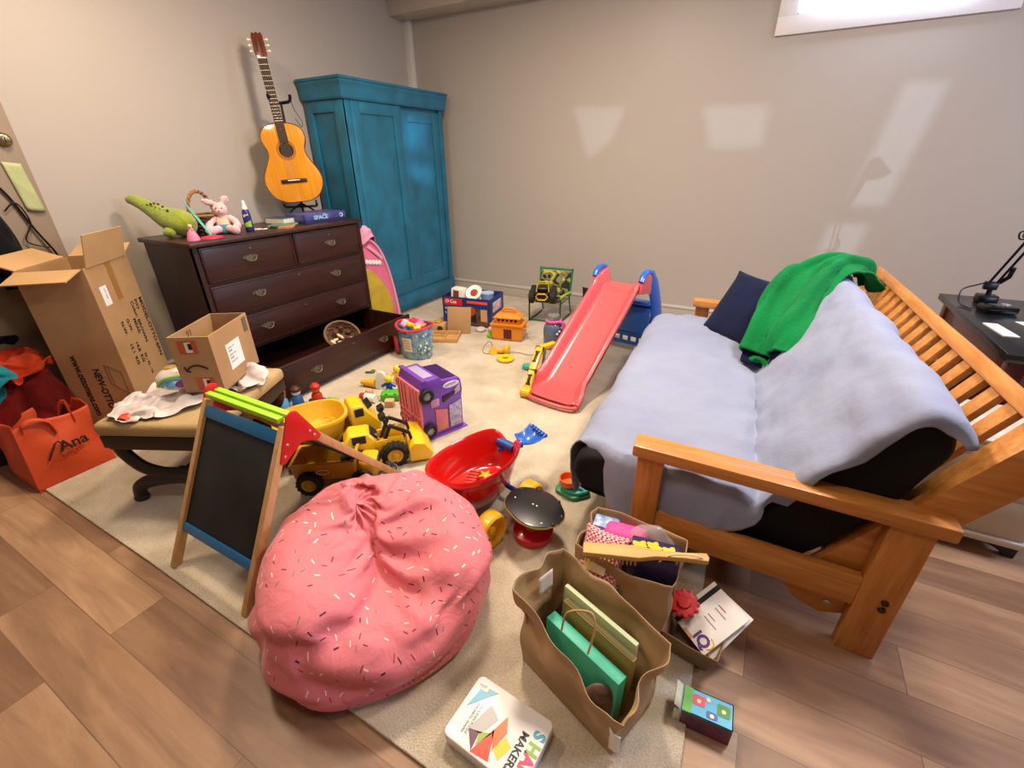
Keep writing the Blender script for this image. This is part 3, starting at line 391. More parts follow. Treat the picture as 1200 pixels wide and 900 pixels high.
-2,1,2,1,0,3,4,-1,1,-16,-2,-1,-1,-2,0,0,-1,-4,2,5,-4,-2,-2,0,0,2,2,3,4,-1,-3,-1,2,-1,-1,2,6,3,1,-4,0,1,2,3,2,-1,-1,3,2,-18,-1,-1,-1,0,-1,1,-4,-5,3,6,0,-5,-2,-1,1,2,4,5,-2,-6,0,0,1,3,4,-2,-2,2,5,0,-2,3,0,2,3,1,-1,0,3,-19,-1,-1,-1,5,-5,-2,-4,-1,1,2,3,-3,0,-2,0,-1,3,2,-4,0,2,1,-1,2,3,5,1,-4,1,3,1,0,2,0,1,2,0,3,0,-19,-2,-1,-1,-1,1,-4,-3,0,-1,2,3,-2,-2,0,2,-1,0,1,1,-1,0,0,2,1,0,3,6,5,-3,-1,-1,1,2,0,1,1,5,-1,1,-20,-1,-2,-1,-2,0,-2,-2,0,-1,0,4,0,-3,1,-1,-1,1,1,2,1,-2,0,0,1,2,1,2,2,5,2,0,0,1,1,-1,1,2,0,2,-20,-2,-1,-2,-1,-2,-1,-1,0,-1,0,2,2,-1,-1,0,-1,-1,2,1,1,0,1,0,0,1,2,0,2,2,2,4,1,0,2,1,-2,2,0,1,-21,-1,-2,-1,-1,-2,-2,0,-1,-1,1,1,2,-1,-1,1,-2,1,1,1,0,1,2,2,0,0,0,3,1,0,2,2,1,2,1,1,4,-1,-2,0,-21,-2,-1,-2,-2,0,-1,-2,1,-1,-1,1,3,0,-1,-1,-1,1,1,0,1,1,1,1,2,2,1,-1,0,2,1,1,2,2,2,3,0,-1,0,3,-21,-2,-2,-1,-1,-2,-1,0,-1,-1,0,0,3,2,-1,-3,0,1,0,1,1,1,1,1,0,1,1,1,1,1,2,2,1,2,0,3,4,-2,-1,1,-22,-1,-1,-2,-1,-2,-1,0,-1,0,-2,1,1,5,-1,-3,-2,2,0,1,0,1,0,2,2,0,1,1,1,1,1,2,1,1,2,1,2,2,-1,3,-21,-2,-2,-1,-1,-1,-2,0,-1,-1,0,-1,1,2,-1,-1,2,-1,1,0,1,0,1,0,2,1,0,2,2,1,2,1,1,1,2,1,1,1,0,1,-22,-1,-2,0,-1,-3,-1,-1,0,-1,0,0,1,0,1,-1,1,1,-1,0,1,0,1,0,1,2,3,0,1,2,1,0,1,1,2,2,1,3,0,2,-21,-1,-2,-2,0,-2,-1,-1,-2,1,-1,1,2,0,-1,0,0,1,0,0,0,1,0,1,0,1,1,2,2,0,1,2,2,1,1,1,2,3,0,0,-21,-2,0,-2,-2,-1,-2,0,0,-2,1,0,2,3,1,-2,-1,-1,0,0,0,1,1,1,0,1,1,1,1,2,2,2,0,2,1,1,2,2,1,5,-20,-2,-2,-1,-1,-1,-1,-2,-1,1,-2,0,0,2,4,3,-1,-2,-2,0,0,1,1,1,1,0,1,1,2,2,1,2,4,-1,0,4,-1,2,1,1,-20,-1,-2,-1,-1,-1,-2,-2,0,0,-1,0,0,0,1,3,4,0,-2,-2,1,0,1,1,1,1,0,2,2,2,1,1,2,5,-2,-2,3,1,5,0,-19,-2,-1,-1,-2,-1,-1,0,3,-4,-2,-1,0,-1,0,1,2,3,2,-1,-1,1,1,1,2,2,0,1,1,2,3,0,1,3,0,-3,3,0,6,3,-19,0,-2,-1,2,-2,-3,-1,2,-3,-1,-1,0,0,-1,0,0,2,2,1,2,0,1,1,1,2,2,-1,1,1,1,4,0,0,6,-3,-3,1,1,5,-18,-1,-1,-1,-1,-1,0,-3,0,-1,-1,3,2,1,1,0,-1,-2,0,2,0,1,0,1,1,1,2,2,-1,0,1,1,4,-1,6,4,-8,1,5,3,-16,-2,-1,-2,-1,0,0,-2,-4,1,2,3,3,2,-1,0,0,0,-1,-1,0,0,1,0,1,1,2,1,1,-1,0,1,1,4,0,9,-2,-6,1,10,-16,-1,-1,0,-4,0,1,-2,-4,0,3,4,-2,-4,-1,0,0,3,2,3,1,-1,0,1,1,0,1,3,1,1,0,-1,0,1,1,2,4,-1,-1,-1,-15,-1,-1,-1,4,-4,-2,-1,-5,2,3,-2,-4,1,3,4,4,0,2,-1,-3,-1,0,0,0,1,0,1,3,1,2,0,0,-1,2,1,5,-1,2,-7,-13,-1,-1,-2,0,0,-1,-1,-2,1,-1,-2,3,8,7,-1,-2,-3,-4,-1,0,-2,1,0,0,1,0,0,2,3,0,3,2,0,-1,1,4,2,1,-3,-13,-1,0,-1,-1,-1,0,0,0,-1,1,2,9,4,-6,-10,-5,0,1,1,1,3,0,1,1,0,1,1,-1,2,3,-1,3,4,-1,-2,-2,5,5,9,-11,0,-2,0,-1,-1,-1,0,0,1,2,7,3,-6,-9,-2,-2,2,2,6,6,-1,-6,0,0,0,2,0,1,-1,2,4,-3,2,2,-1,-1,6,7,8,-9,-2,0,-1,0,-1,-1,0,5,6,-4,2,-2,-8,-3,0,1,4,5,4,2,1,-2,-7,0,2,0,1,1,1,-2,0,3,-1,3,1,0,1,-4,-9,-8,-1,0,-1,0,-1,-2,2,11,-2,-4,-1,-3,-5,-1,1,2,2,6,0,-1,4,0,-3,2,0,0,-1,1,2,1,-2,0,0,2,-2,6,0,-3,-3,-7,0,-1,0,0,0,-2,6,8,-6,-4,-2,-3,-2,0,1,2,2,0,0,0,-1,1,7,1,1,1,2,-4,0,2,4,-1,-2,-3,-1,3,-1,1,5,-6,0,0,0,-2,-1,2,7,2,-4,-3,-4,-4,0,1,2,4,1,0,0,2,2,11,0,-6,0,0,0,2,-3,-1,0,4,-1,-2,3,-3,-4,2,-4,-3,-1,-1,1,-4,1,3,7,-1,-3,-4,-7,-2,1,3,3,3,2,1,1,1,4,2,6,-2,-3,-1,1,1,-2,-3,0,-2,1,0,-2,-8,8,2,1,-3,1,-1,-1,-3,3,3,6,-3,-4,-1,-8,-3,3,3,4,2,3,1,1,1,1,0,2,5,0,-1,-1,-1,-1,0,-4,0,0,-1,-6,7,2,1,0,0,-1,0,0,-2,1,3,3,-4,-1,1,-2,
-4,1,2,3,5,1,0,0,0,0,1,0,3,1,1,-1,1,1,-3,-5,-1,3,-8,-2,12,2,-8,-6,0,1,0,0,2,-3,3,0,-4,2,0,1,1,1,-1,3,2,-5,-2,1,2,2,0,1,1,1,1,0,0,2,1,-3,-7,-5,10,7,-15,-8,-1,-1,3,-1,1,-1,2,-1,0,0,-2,1,2,0,3,4,0,-6,-3,2,2,-1,-2,-1,1,0,0,2,1,1,0,-1,3,7,-8,-9,-1,9,4,-10,-2,3,3,1,0,1,0,0,-1,0,3,-2,1,0,-4,-3,4,6,-1,-1,-1,1,0,-2,-1,0,0,-1,0,1,1,-4,-1,9,2,-2,-9,-9,7,4,0,4,6,0,0,0,1,0,-2,-2,3,1,1,1,-2,-2,2,0,2,2,-4,-5,2,1,0,-1,0,-1,-2,-2,-4,3,0,-4,11,6,0,-10,-5,5,-1,4,7,0,1,0,0,1,-2,-5,6,2,1,1,0,-2,-4,-1,-1,0,2,-1,-4,0,-1,-1,-1,-3,-2,-2,0,2,1,-6,-1,11,10,4,-9,1,1,0,8,1,0,1,-1,1,0,-6,2,7,0,5,0,-3,-2,2,-1,-3,-1,-1,-2,-3,-5,-5,-3,0,1,2,6,3,0,0,-7,-6,5,11,3,0,-3,-9,9,1,1,0,0,1,0,-6,-2,8,1,3,2,-1,-1,1,1,-4,-4,0,-4,-4,0,-3,-1,3,3,1,-3,1,3,-4,1,-6,-8,5,10,2,0,-10,11,1,1,0,0,1,2,-3,-10,7,4,2,1,1,-1,-1,1,-2,-3,2,3,-3,-4,-2,2,-1,-1,0,1,-2,-2,4,1,-1,-14,-7,9,1,4,5,13,0,1,1,1,1,2,2,-8,-5,6,1,2,1,0,-2,-1,0,-1,-1,-5,0,-1,6,0,1,-1,-1,-3,-6,-7,1,7,3,2,-15,-2,0,6,7,13,2,0,1,2,1,4,2,1,-8,-2,-2,5,3,-1,-5,0,4,-4,-9,-1,3,6,3,1,-2,-3,-5,-6,-4,1,1,3,5,3,-5,-7,5,-7,3,15,0,2,1,0,3,0,4,2,1,-3,-6,-3,7,2,-7,-6,0,5,-3,3,3,1,0,-2,-3,-7,-5,1,6,3,-2,-5,1,3,3,-11,4,-3,-10,16,1,1,1,2,0,-1,1,2,2,3,-1,-5,-3,4,2,-9,-3,1,7,2,0,0,-3,-4,-6,2,4,2,0,-2,-1,-2,-1,-6,9,1,-6,2,-7,16,2,1,1,1,1,0,-2,3,0,1,3,0,-4,-2,2,1,-3,1,2,0,-1,-2,-4,-3,3,2,0,0,-2,-1,-2,-3,-6,5,-5,11,-2,-5,0,18,1,1,1,2,0,0,-2,-1,6,1,-1,1,0,-3,-1,3,0,-2,0,0,-2,-5,1,2,0,0,-1,-1,-1,-2,-2,-7,0,2,-8,-2,4,7,0,19,1,1,2,0,2,0,0,-2,-2,3,3,0,0,0,0,-1,0,0,-2,-2,-2,2,-1,-1,0,-1,-1,-1,-1,-2,-6,-4,3,4,2,-8,-4,7,7,19,2,1,1,1,1,1,1,1,-1,-1,0,1,1,1,0,0,-1,-1,0,-2,-1,-2,-1,-1,-1,0,0,-2,-5,-8,-3,7,0,-2,9,-4,-8,-7,3,20,1,2,1,0,2,2,1,1,1,0,-1,1,-1,0,0,0,-1,0,-2,-2,-1,-2,-2,0,1,-2,-1,-5,-8,-3,4,0,-4,0,7,3,-3,-16,-5,20,2,1,2,1,2,0,2,1,0,-1,0,-1,1,1,0,-1,0,-1,-1,-1,-4,-1,0,0,-2,-1,-7,-7,1,5,-1,-1,-5,-3,-2,9,0,-2,-11,21,1,2,1,2,1,1,0,0,-1,1,0,1,1,1,0,0,-1,-2,-1,-1,-1,-2,-1,-3,-3,-7,-3,5,4,0,-3,-3,-2,-5,-1,-4,8,1,-3,21,2,1,2,1,1,1,-1,0,1,1,1,0,1,0,-1,0,0,0,-2,-2,-1,-1,-3,-5,-3,2,3,1,-1,-6,-3,-3,-2,-2,2,-2,-6,6,4,22,1,1,1,3,1,0,1,0,1,-1,0,2,0,-1,1,-1,0,-1,-1,-2,0,-1,-1,0,0,-2,0,-2,-6,-3,-1,-3,-1,0,-2,0,1,1,0,0,5,4,9,-11,8,18,23,23,21,21,23,23,23,24,22,22,19,17,16,14,14,11,4,1,4,6,0,-2,-11,-2,3,-5,3,3,-8,-10,-8,1,19,0,0,0,0,1,-3,-1,-1,-3,1,2,-2,0,1,-1,1,0,2,0,-2,-1,-3,2,2,3,0,-2,4,-5,7,5,-6,3,5,-6,7,-6,1,-4,-13,0,0,0,1,1,-4,0,-1,1,-1,-2,0,0,-1,1,0,0,-2,-1,0,0,2,0,4,-1,2,4,-4,7,2,-6,-2,10,-4,-10,2,9,-2,-1,-10,0,0,0,1,-1,-1,0,-1,1,-1,-4,0,0,1,0,-1,-3,0,2,1,1,3,-1,-6,4,6,-7,-1,2,7,1,3,2,-10,0,6,2,8,-5,-11,0,0,0,-1,-2,3,-1,-3,-1,-1,0,1,0,-1,-1,-2,-1,1,0,3,2,-4,-2,4,7,-9,0,8,1,-2,0,11,-6,-9,10,-2,-8,6,8,4,0,0,1,-1,0,0,-2,-1,-2,-2,0,1,0,-1,-1,0,-1,0,2,0,-2,0,4,4,-9,3,10,0,-1,-4,8,1,-13,5,9,-16,5,-8,5,15,0,0,-1,1,0,0,-2,-1,-1,-2,0,0,-1,-1,0,0,-1,0,0,1,-2,4,0,-5,2,8,-2,-5,1,10,4,-13,-2,11,3,-5,2,-10,-4,5,0,0,0,1,1,-3,-1,-1,0,1,-3,-1,-2,0,-2,1,1,-1,-1,0,4,-2,-3,3,7,-4,-2,5,4,4,-10,-6,10,5,0,-1,-7,-1,0,-6,0,0,1,0,1,-2,-2,-1,1,0,-2,0,-3,-2,-2,1,3,-2,-1,1,2,2,3,2,-2,2,2,-2,7,-9,-8,11,7,
-1,-3,3,1,2,1,-3,0,0,0,-1,-3,3,-2,0,2,0,-2,-6,-3,2,1,-1,2,0,0,-1,2,3,4,0,2,0,-6,2,-2,-2,3,2,4,3,-1,-1,0,4,3,0,0,0,-1,0,-1,0,-1,-1,-2,0,2,-6,2,0,-2,0,0,3,1,0,0,1,0,3,-4,-8,0,2,-2,8,12,-1,-9,2,2,-1,-2,-2,4,7,0,0,1,-2,1,0,-4,2,-5,-1,3,-4,2,-1,-1,-1,0,2,1,2,0,-1,-3,-6,-4,4,5,-1,6,0,1,7,2,-8,0,-1,0,-5,-2,5,0,0,0,0,0,-2,0,1,-7,1,2,0,-1,-1,0,-3,0,0,1,0,-1,-2,-4,0,4,9,5,3,-7,-3,-4,1,7,1,-2,-3,7,1,-7,-7,0,0,0,1,-1,0,0,0,-2,1,-5,1,0,-1,-3,-1,1,0,0,-2,-3,0,3,4,5,-3,-3,2,5,-1,1,-6,5,1,-4,5,0,2,-1,-8,0,0,0,0,0,-1,1,-1,-1,-2,-2,2,0,-3,-4,2,-1,0,0,-3,-1,2,4,5,-1,1,2,-5,-2,7,5,-5,-5,6,-3,3,2,3,3,2,0,0,0,1,1,-1,-2,0,-2,0,-1,2,-3,-6,0,1,1,-1,-3,-1,4,1,1,-1,2,-2,4,5,-5,-3,6,10,-5,-2,3,-3,0,-2,10,4,0,0,-2,3,3,-1,-3,-1,-1,0,2,4,2,2,-12,-5,-1,-1,-2,4,2,0,0,0,-1,2,-1,2,4,0,-1,7,0,-5,1,-6,5,0,-4,4,0,0,0,0,5,-7,1,-1,1,-5,2,4,5,0,-9,-5,-1,-2,3,3,0,0,-1,-2,1,1,1,-1,2,6,3,-8,-2,0,3,6,-7,0,-6,2,0,0,1,0,1,-2,1,-2,7,-7,2,0,1,-4,-2,-4,-2,0,3,-1,-1,-2,-2,2,1,1,0,3,6,1,-8,-3,-3,2,4,14,-8,3,-2,-6,0,0,0,0,-2,3,1,-2,8,-4,-6,-2,-3,0,1,-2,-1,3,-1,-1,0,-3,1,0,2,2,4,2,-1,-7,-7,-1,5,6,6,6,-5,-1,-2,-9,0,0,1,-2,-5,9,-2,-2,2,2,-7,-3,-2,0,3,0,2,-2,-2,1,0,3,-1,3,1,2,-1,-3,-10,-6,3,5,9,4,-6,0,8,-1,-3,3,0,0,0,-2,-2,1,0,2,-2,-3,0,2,-6,5,5,-4,-1,-1,2,-2,-1,3,4,1,1,-3,-5,-10,-5,4,9,4,3,1,-8,-1,16,-4,-2,5,0,0,0,-1,-1,1,3,-4,1,3,-4,-1,3,3,-2,-4,0,1,0,-3,0,1,2,0,-1,-6,-10,-2,7,6,3,5,-1,-1,-3,-1,5,12,-8,-10,0,0,0,0,0,1,0,-3,1,4,-3,-2,5,0,-2,-3,-1,1,-1,0,0,-1,0,0,-2,-6,3,12,4,-2,-8,-1,4,-2,-2,2,6,2,1,3,0,0,0,1,0,0,-1,-2,0,6,-1,-3,2,-1,0,-2,0,0,-2,0,1,0,-2,0,-1,4,4,-4,-3,3,3,-4,0,2,-1,1,1,2,2,2,0,0,0,0,1,0,1,-3,-2,3,4,-1,-1,0,-2,0,-3,-3,1,2,2,-1,-2,-1,0,0,-3,-4,4,2,7,4,-3,-4,-1,1,2,0,5,-3,0,0,-1,2,2,-2,0,-2,-2,6,8,-5,-2,-3,0,-1,0,-4,1,3,-2,-2,0,-2,-5,-3,1,7,5,3,-2,3,-1,-11,9,7,-6,-3,3,7,0,0,1,0,1,-2,3,-2,-3,0,-4,2,-1,1,1,3,2,5,-2,-2,-8,1,0,-5,-3,4,7,4,-1,-1,1,1,0,-5,3,4,1,3,-1,-10,0,0,0,-1,-2,3,2,-2,-2,-3,-1,-1,-2,-10,7,12,3,-2,-1,-1,-2,-1,0,-1,2,3,2,1,0,0,2,0,-3,2,-4,-8,3,8,3,-5,0,0,-1,1,0,0,1,0,-3,1,3,-4,2,4,2,-2,-2,-3,0,1,1,-2,0,0,1,2,1,0,1,2,-1,-2,-5,3,7,-10,-6,5,8,2,0,0,0,0,1,-1,1,-1,-1,-1,1,-1,-1,0,0,4,1,0,-1,0,1,0,1,0,1,-1,0,0,-1,0,0,-2,0,-3,1,10,-6,-5,6,2,0,0,0,0,1,-1,-2,2,0,0,-2,2,0,0,-1,2,1,0,0,0,1,0,1,4,-1,-3,-2,-1,1,-3,1,0,2,2,-6,1,7,2,-1,1,0,0,1,-2,-4,4,-1,1,0,-1,-4,5,5,10,-2,-9,-1,1,0,-1,0,1,1,4,3,-1,-5,-2,-2,-2,-1,1,0,5,0,-6,-2,5,5,1,0,0,0,-1,0,0,-3,2,2,0,-3,2,2,6,8,-10,-3,2,-1,-1,0,2,-1,1,5,4,-2,-7,-3,0,-2,1,-1,0,3,3,-3,-5,3,3,0,0,0,0,0,0,-1,1,4,0,6,-4,-2,0,1,-3,-4,2,3,0,1,0,1,-1,-2,2,6,2,-3,-6,-1,-3,0,3,-2,-1,3,3,-1,-4,0,0,-1,2,1,-3,0,6,4,-6,8,-4,-3,-2,0,0,-3,0,2,0,2,1,0,0,-1,-3,-1,6,4,1,-7,-1,-1,1,4,1,-4,-4,2,6,0,0,-1,2,3,-3,-3,9,1,-4,3,1,-8,1,-1,1,1,1,-2,2,3,0,-1,0,2,2,-4,-7,2,6,1,-6,4,-4,2,3,0,-6,0,5,0,0,0,1,4,-7,3,5,2,-3,-6,10,-10,0,1,1,2,0,3,-1,1,-1,1,0,0,2,4,-2,-9,-4,5,4,1,-1,-5,0,3,-1,-1,-7,0,0,1,-1,-3,5,3,0,-1,-4,-5,3,3,-3,0,4,3,-3,-2,4,1,0,-1,0,1,0,2,6,2,-4,-8,-3,0,6,-5,-3,2,6,1,-6,0,0,1,-2,-3,2,6,0,-1,-4,-4,1,4,-3,1,6,1,-3,2,0,1,0,-2,-1,0,1,-2,1,4,3,2,-4,-10,3,6,-7,-2,1,2,8,0,
0,0,-1,0,1,4,0,0,-4,-5,-1,7,-3,1,6,1,-2,1,1,0,1,0,-2,-2,-1,1,-4,-3,1,4,5,1,-11,4,7,-3,-5,-4,2,0,0,-1,1,-1,3,1,1,-1,-2,-4,-4,2,3,3,5,0,-1,1,0,0,1,1,2,-2,-2,-1,2,-1,-3,-4,-4,7,2,-9,4,7,-3,-6,8,0,0,0,-1,1,1,0,1,1,-1,-4,-4,4,1,3,6,-2,0,0,0,0,0,1,-1,1,0,-1,-2,0,1,-2,-1,-6,5,0,-8,2,2,-2,3,0,0,0,1,0,-1,1,1,0,0,-2,-3,-2,4,6,3,-3,2,-1,0,0,0,0,-1,-1,-1,1,0,1,-2,-1,2,-2,-4,4,-1,-9,2,3,-2,0,0,0,1,1,-2,1,0,1,1,-3,-1,0,2,4,3,-3,2,0,-1,0,-1,0,2,1,-1,-3,2,-4,2,1,-6,1,0,-2,3,-5,-1,3,2,0,0,1,-1,2,-2,-1,1,1,1,0,-1,2,0,1,1,4,-1,-1,0,-1,0,-1,0,1,0,-2,-1,3,-5,-2,3,-3,0,0,-3,2,-1,-1,1,0,0,0,-1,-4,4,-1,1,1,2,0,0,1,2,-1,1,6,-1,-2,-1,0,0,0,-3,0,3,2,-5,-2,5,-1,-3,-1,-3,0,-2,1,-2,0,-2,0,0,-1,0,0,0,-2,1,1,2,2,2,-1,-1,1,0,4,4,-3,0,-1,0,-1,1,-3,0,1,3,-5,-4,-1,2,1,-3,-1,2,0,-2,-4,0,0,0,1,-1,-1,0,-2,0,0,5,2,2,0,-1,0,0,1,4,1,-2,0,0,0,0,-2,-4,-3,4,-1,-2,3,-9,5,1,-4,2,1,-3,-2,-4,0,0,0,0,1,-1,-3,-2,1,7,2,2,1,-1,-1,0,-1,3,4,-1,0,-2,-1,-2,3,-2,-2,-2,1,-1,-2,1,-8,7,1,-8,3,-1,-2,2,0,0,-1,2,1,-1,-2,-3,0,6,4,0,1,1,-1,-1,0,1,3,2,-1,0,-1,-1,-1,-1,-3,-4,0,-3,0,6,-6,-5,8,2,-7,2,-4,0,0,0,1,1,3,-4,-2,-3,-2,3,6,3,0,1,1,0,0,-1,1,3,0,-1,0,0,-4,-1,0,-5,-1,1,-7,3,7,-9,-1,8,-1,-2,-4,-4,0,0,0,-1,-3,6,-6,-1,-1,-5,8,7,2,0,1,1,1,0,-1,1,1,0,-2,-2,-1,-2,1,-3,-3,-2,1,-7,6,4,-10,4,8,0,-2,-3,0,0,0,0,-1,-3,2,-2,-3,1,7,3,-2,0,0,1,0,3,1,0,0,-1,0,-1,-1,0,-4,1,1,-2,-3,-2,-2,5,-3,-5,6,-1,-1,-9,0,0,-1,1,1,1,0,-6,1,3,3,0,-1,-1,0,0,1,-1,2,0,0,2,-1,0,-3,-4,0,0,-3,4,2,-1,-4,2,3,-9,1,2,0,2,0,0,1,1,3,-3,-1,-5,0,2,4,0,1,1,0,0,0,0,-2,-2,0,0,1,-1,-1,-3,-3,-1,4,-6,6,7,-1,-5,1,-4,0,1,-1,13,0,0,0,-2,-3,8,-2,-4,-2,3,5,1,1,0,-1,-3,-2,-1,-3,0,2,0,0,0,2,0,-3,-4,0,6,-7,-1,7,1,-5,0,-5,9,3,-3,0,0,-1,0,-1,-1,3,0,-1,3,1,1,-1,-4,-4,-1,0,0,2,0,-2,2,-1,1,-1,0,4,1,-7,-2,7,-4,-6,7,10,0,-14,2,6,-5,0,0,1,-2,0,0,0,3,1,0,0,-1,-5,-2,1,3,1,1,-1,-1,-1,-3,-2,-1,2,1,-4,1,6,-5,-4,8,0,-7,6,10,-4,-5,-5,4,0,0,0,0,-1,0,1,2,2,-1,-1,-4,-3,3,3,0,0,-1,-2,-6,-8,0,5,0,2,4,1,-6,-3,7,-2,-3,8,-1,-5,5,0,3,0,5,0,0,0,0,0,-1,0,4,2,0,-4,-3,1,2,1,0,0,-4,-6,-7,-4,-1,4,7,-1,2,2,4,-5,-5,4,0,-1,5,-4,3,-2,1,1,11,0,0,0,0,0,0,0,4,1,-2,-2,-1,2,1,-1,1,-1,-4,-8,-1,3,-7,-1,2,-1,-1,4,4,3,-2,-5,2,2,2,1,2,2,-4,2,-5,0,0,0,1,1,-2,-1,7,-2,-1,-3,1,3,0,0,0,-1,0,1,1,-13,0,-1,-5,-3,0,4,-1,6,2,0,-8,1,6,2,0,8,-6,1,-6,0,0,0,1,0,-3,4,3,-1,-2,-3,3,1,0,1,-1,0,0,2,-12,1,2,-11,-5,6,0,0,-2,2,6,7,1,-9,-1,5,-3,6,-1,-8,1,0,0,0,2,2,-2,2,-1,1,-3,-1,2,2,0,0,0,-2,-4,-6,1,4,-8,-2,-5,-1,4,-1,4,-4,4,5,7,0,-6,-2,-3,2,0,8,-2,0,0,0,0,4,-5,4,-2,1,-1,0,1,1,1,0,-1,-2,-6,-1,8,-2,-3,-6,-8,-4,1,3,0,3,-2,1,6,7,-3,-4,4,-4,0,11,8,0,0,0,0,1,0,3,-2,-1,-2,3,1,0,0,0,-1,-7,-6,4,4,5,-8,-3,2,-10,-2,1,8,-3,2,-2,0,1,4,7,-5,-3,6,1,14,0,0,-1,0,-2,4,1,-1,0,2,1,0,-1,0,-1,-5,-2,12,4,-7,-7,4,0,-3,-2,-10,-3,0,8,1,2,-6,3,5,-2,-4,13,12,0,-6,0,0,1,-2,-3,5,1,-2,0,2,1,0,1,-1,0,2,2,-6,-6,-1,-5,-1,0,2,5,2,-4,-5,0,3,2,0,-2,-1,1,3,5,6,0,-6,0,0,-1,-1,0,3,1,1,0,-2,4,0,0,0,-1,-3,1,3,-4,-1,5,5,-2,-4,-3,-1,0,-1,-1,0,-12,-8,6,7,1,10,-2,-9,4,1,0,0,0,0,-1,1,2,2,-1,1,0,1,0,0,-3,1,-3,2,11,3,0,-5,0,0,-2,-3,3,4,1,-3,-2,-10,-8,-2,8,6,-3,-5,-3,3,0,0,1,-2,1,1,
0,3,0,2,0,0,-1,1,3,1,2,-6,-5,-5,-6,1,1,7,11,9,2,0,-2,-3,1,5,-13,-10,-7,-6,4,9,0,-4,0,0,-1,2,0,-1,1,5,-2,3,0,-1,0,-1,0,-6,-1,0,-4,8,6,0,5,6,4,1,-3,-3,-4,-6,-4,8,4,-10,-4,-4,-2,-3,3,-3,0,0,0,0,2,-1,-1,1,4,2,0,-2,0,1,-1,-6,-3,9,-3,-6,15,9,3,1,-2,-6,-7,-10,-8,-1,6,11,9,-6,-7,2,-4,-3,-3,-5,0,0,0,1,1,-1,0,1,3,-1,2,0,-1,0,1,0,-3,2,6,-3,-5,8,7,1,-12,-11,-5,1,5,5,4,-4,-2,6,-1,-7,4,3,1,-5,0,0,0,-2,-1,4,2,-1,0,3,1,0,0,-1,1,6,-3,-1,7,4,2,-1,-3,-12,-5,2,4,5,4,3,0,-2,-5,-2,3,-3,-10,3,4,-1,0,0,0,-1,-1,5,1,1,0,-1,1,2,-2,0,0,6,2,-5,4,11,2,-6,-10,-4,2,3,6,4,2,-1,-3,-5,-6,0,2,5,-10,0,5,2,0,0,1,-1,0,2,1,1,1,2,-2,0,3,-3,-1,6,9,-1,-3,5,-4,-6,-1,1,0,8,4,1,-2,-6,-5,-2,3,-1,-3,4,-1,-11,5,7,0,0,-1,1,1,1,0,-1,1,0,3,0,0,2,-1,-1,9,4,-1,-7,-2,-2,-3,4,12,4,-3,-6,-6,-5,-2,1,7,7,-4,-13,8,-6,-4,9,0,0,0,1,0,1,-1,0,0,0,0,2,0,2,1,-1,1,3,-1,0,-1,-1,5,7,2,-6,-8,-6,-2,3,3,0,0,10,-3,-7,0,1,-12,-2,0,0,0,0,2,-2,1,0,0,0,0,0,2,0,1,1,-1,0,2,0,-1,5,7,-2,-10,-7,-1,3,4,0,-2,-1,6,2,-2,0,-1,6,-11,-12,0,0,1,1,0,-1,-1,0,0,1,0,1,-1,0,1,2,-1,1,0,1,4,1,-6,-7,-2,5,5,1,-3,-2,2,8,-1,-6,0,2,-3,4,6,-10,0,0,-1,2,3,-5,0,1,0,0,0,0,0,0,0,0,0,0,0,0,-2,-2,-1,5,7,0,-4,-2,0,6,7,0,-8,-9,9,1,-3,-2,6,7,0,0,0,1,-1,0,0,-1,0,0,0,0,0,0,0,-1,0,0,1,1,2,2,4,2,-5,-3,0,2,7,5,0,-6,-10,1,3,7,-10,-3,5,6,0,0,0,-1,-3,3,-1,1,0,0,0,-1,0,0,-1,-1,1,1,-1,0,3,8,0,-7,2,2,5,6,3,-2,-6,-13,-3,8,-2,7,-7,-14,4,12,0,0,0,-2,0,0,0,0,0,0,-1,0,0,-1,-1,1,-1,1,3,2,-1,-1,5,2,3,6,4,2,-5,-7,-6,-4,1,3,-2,-12,18,-2,-11,-1,0,0,0,0,-2,1,-1,0,-1,0,0,-1,-1,-1,1,0,1,0,0,-2,2,-2,0,13,9,1,-2,-4,-7,-2,-6,3,12,-2,-1,-7,-1,9,1,-2,0,0,0,0,-1,-1,0,-1,0,0,-2,0,-1,1,1,-1,0,1,-1,3,-1,3,3,1,-4,-2,0,3,2,-6,-1,13,2,-4,1,1,-3,-4,0,1,], 88, 40, (-0.4665, -0.442, 0.0066), 0.001)
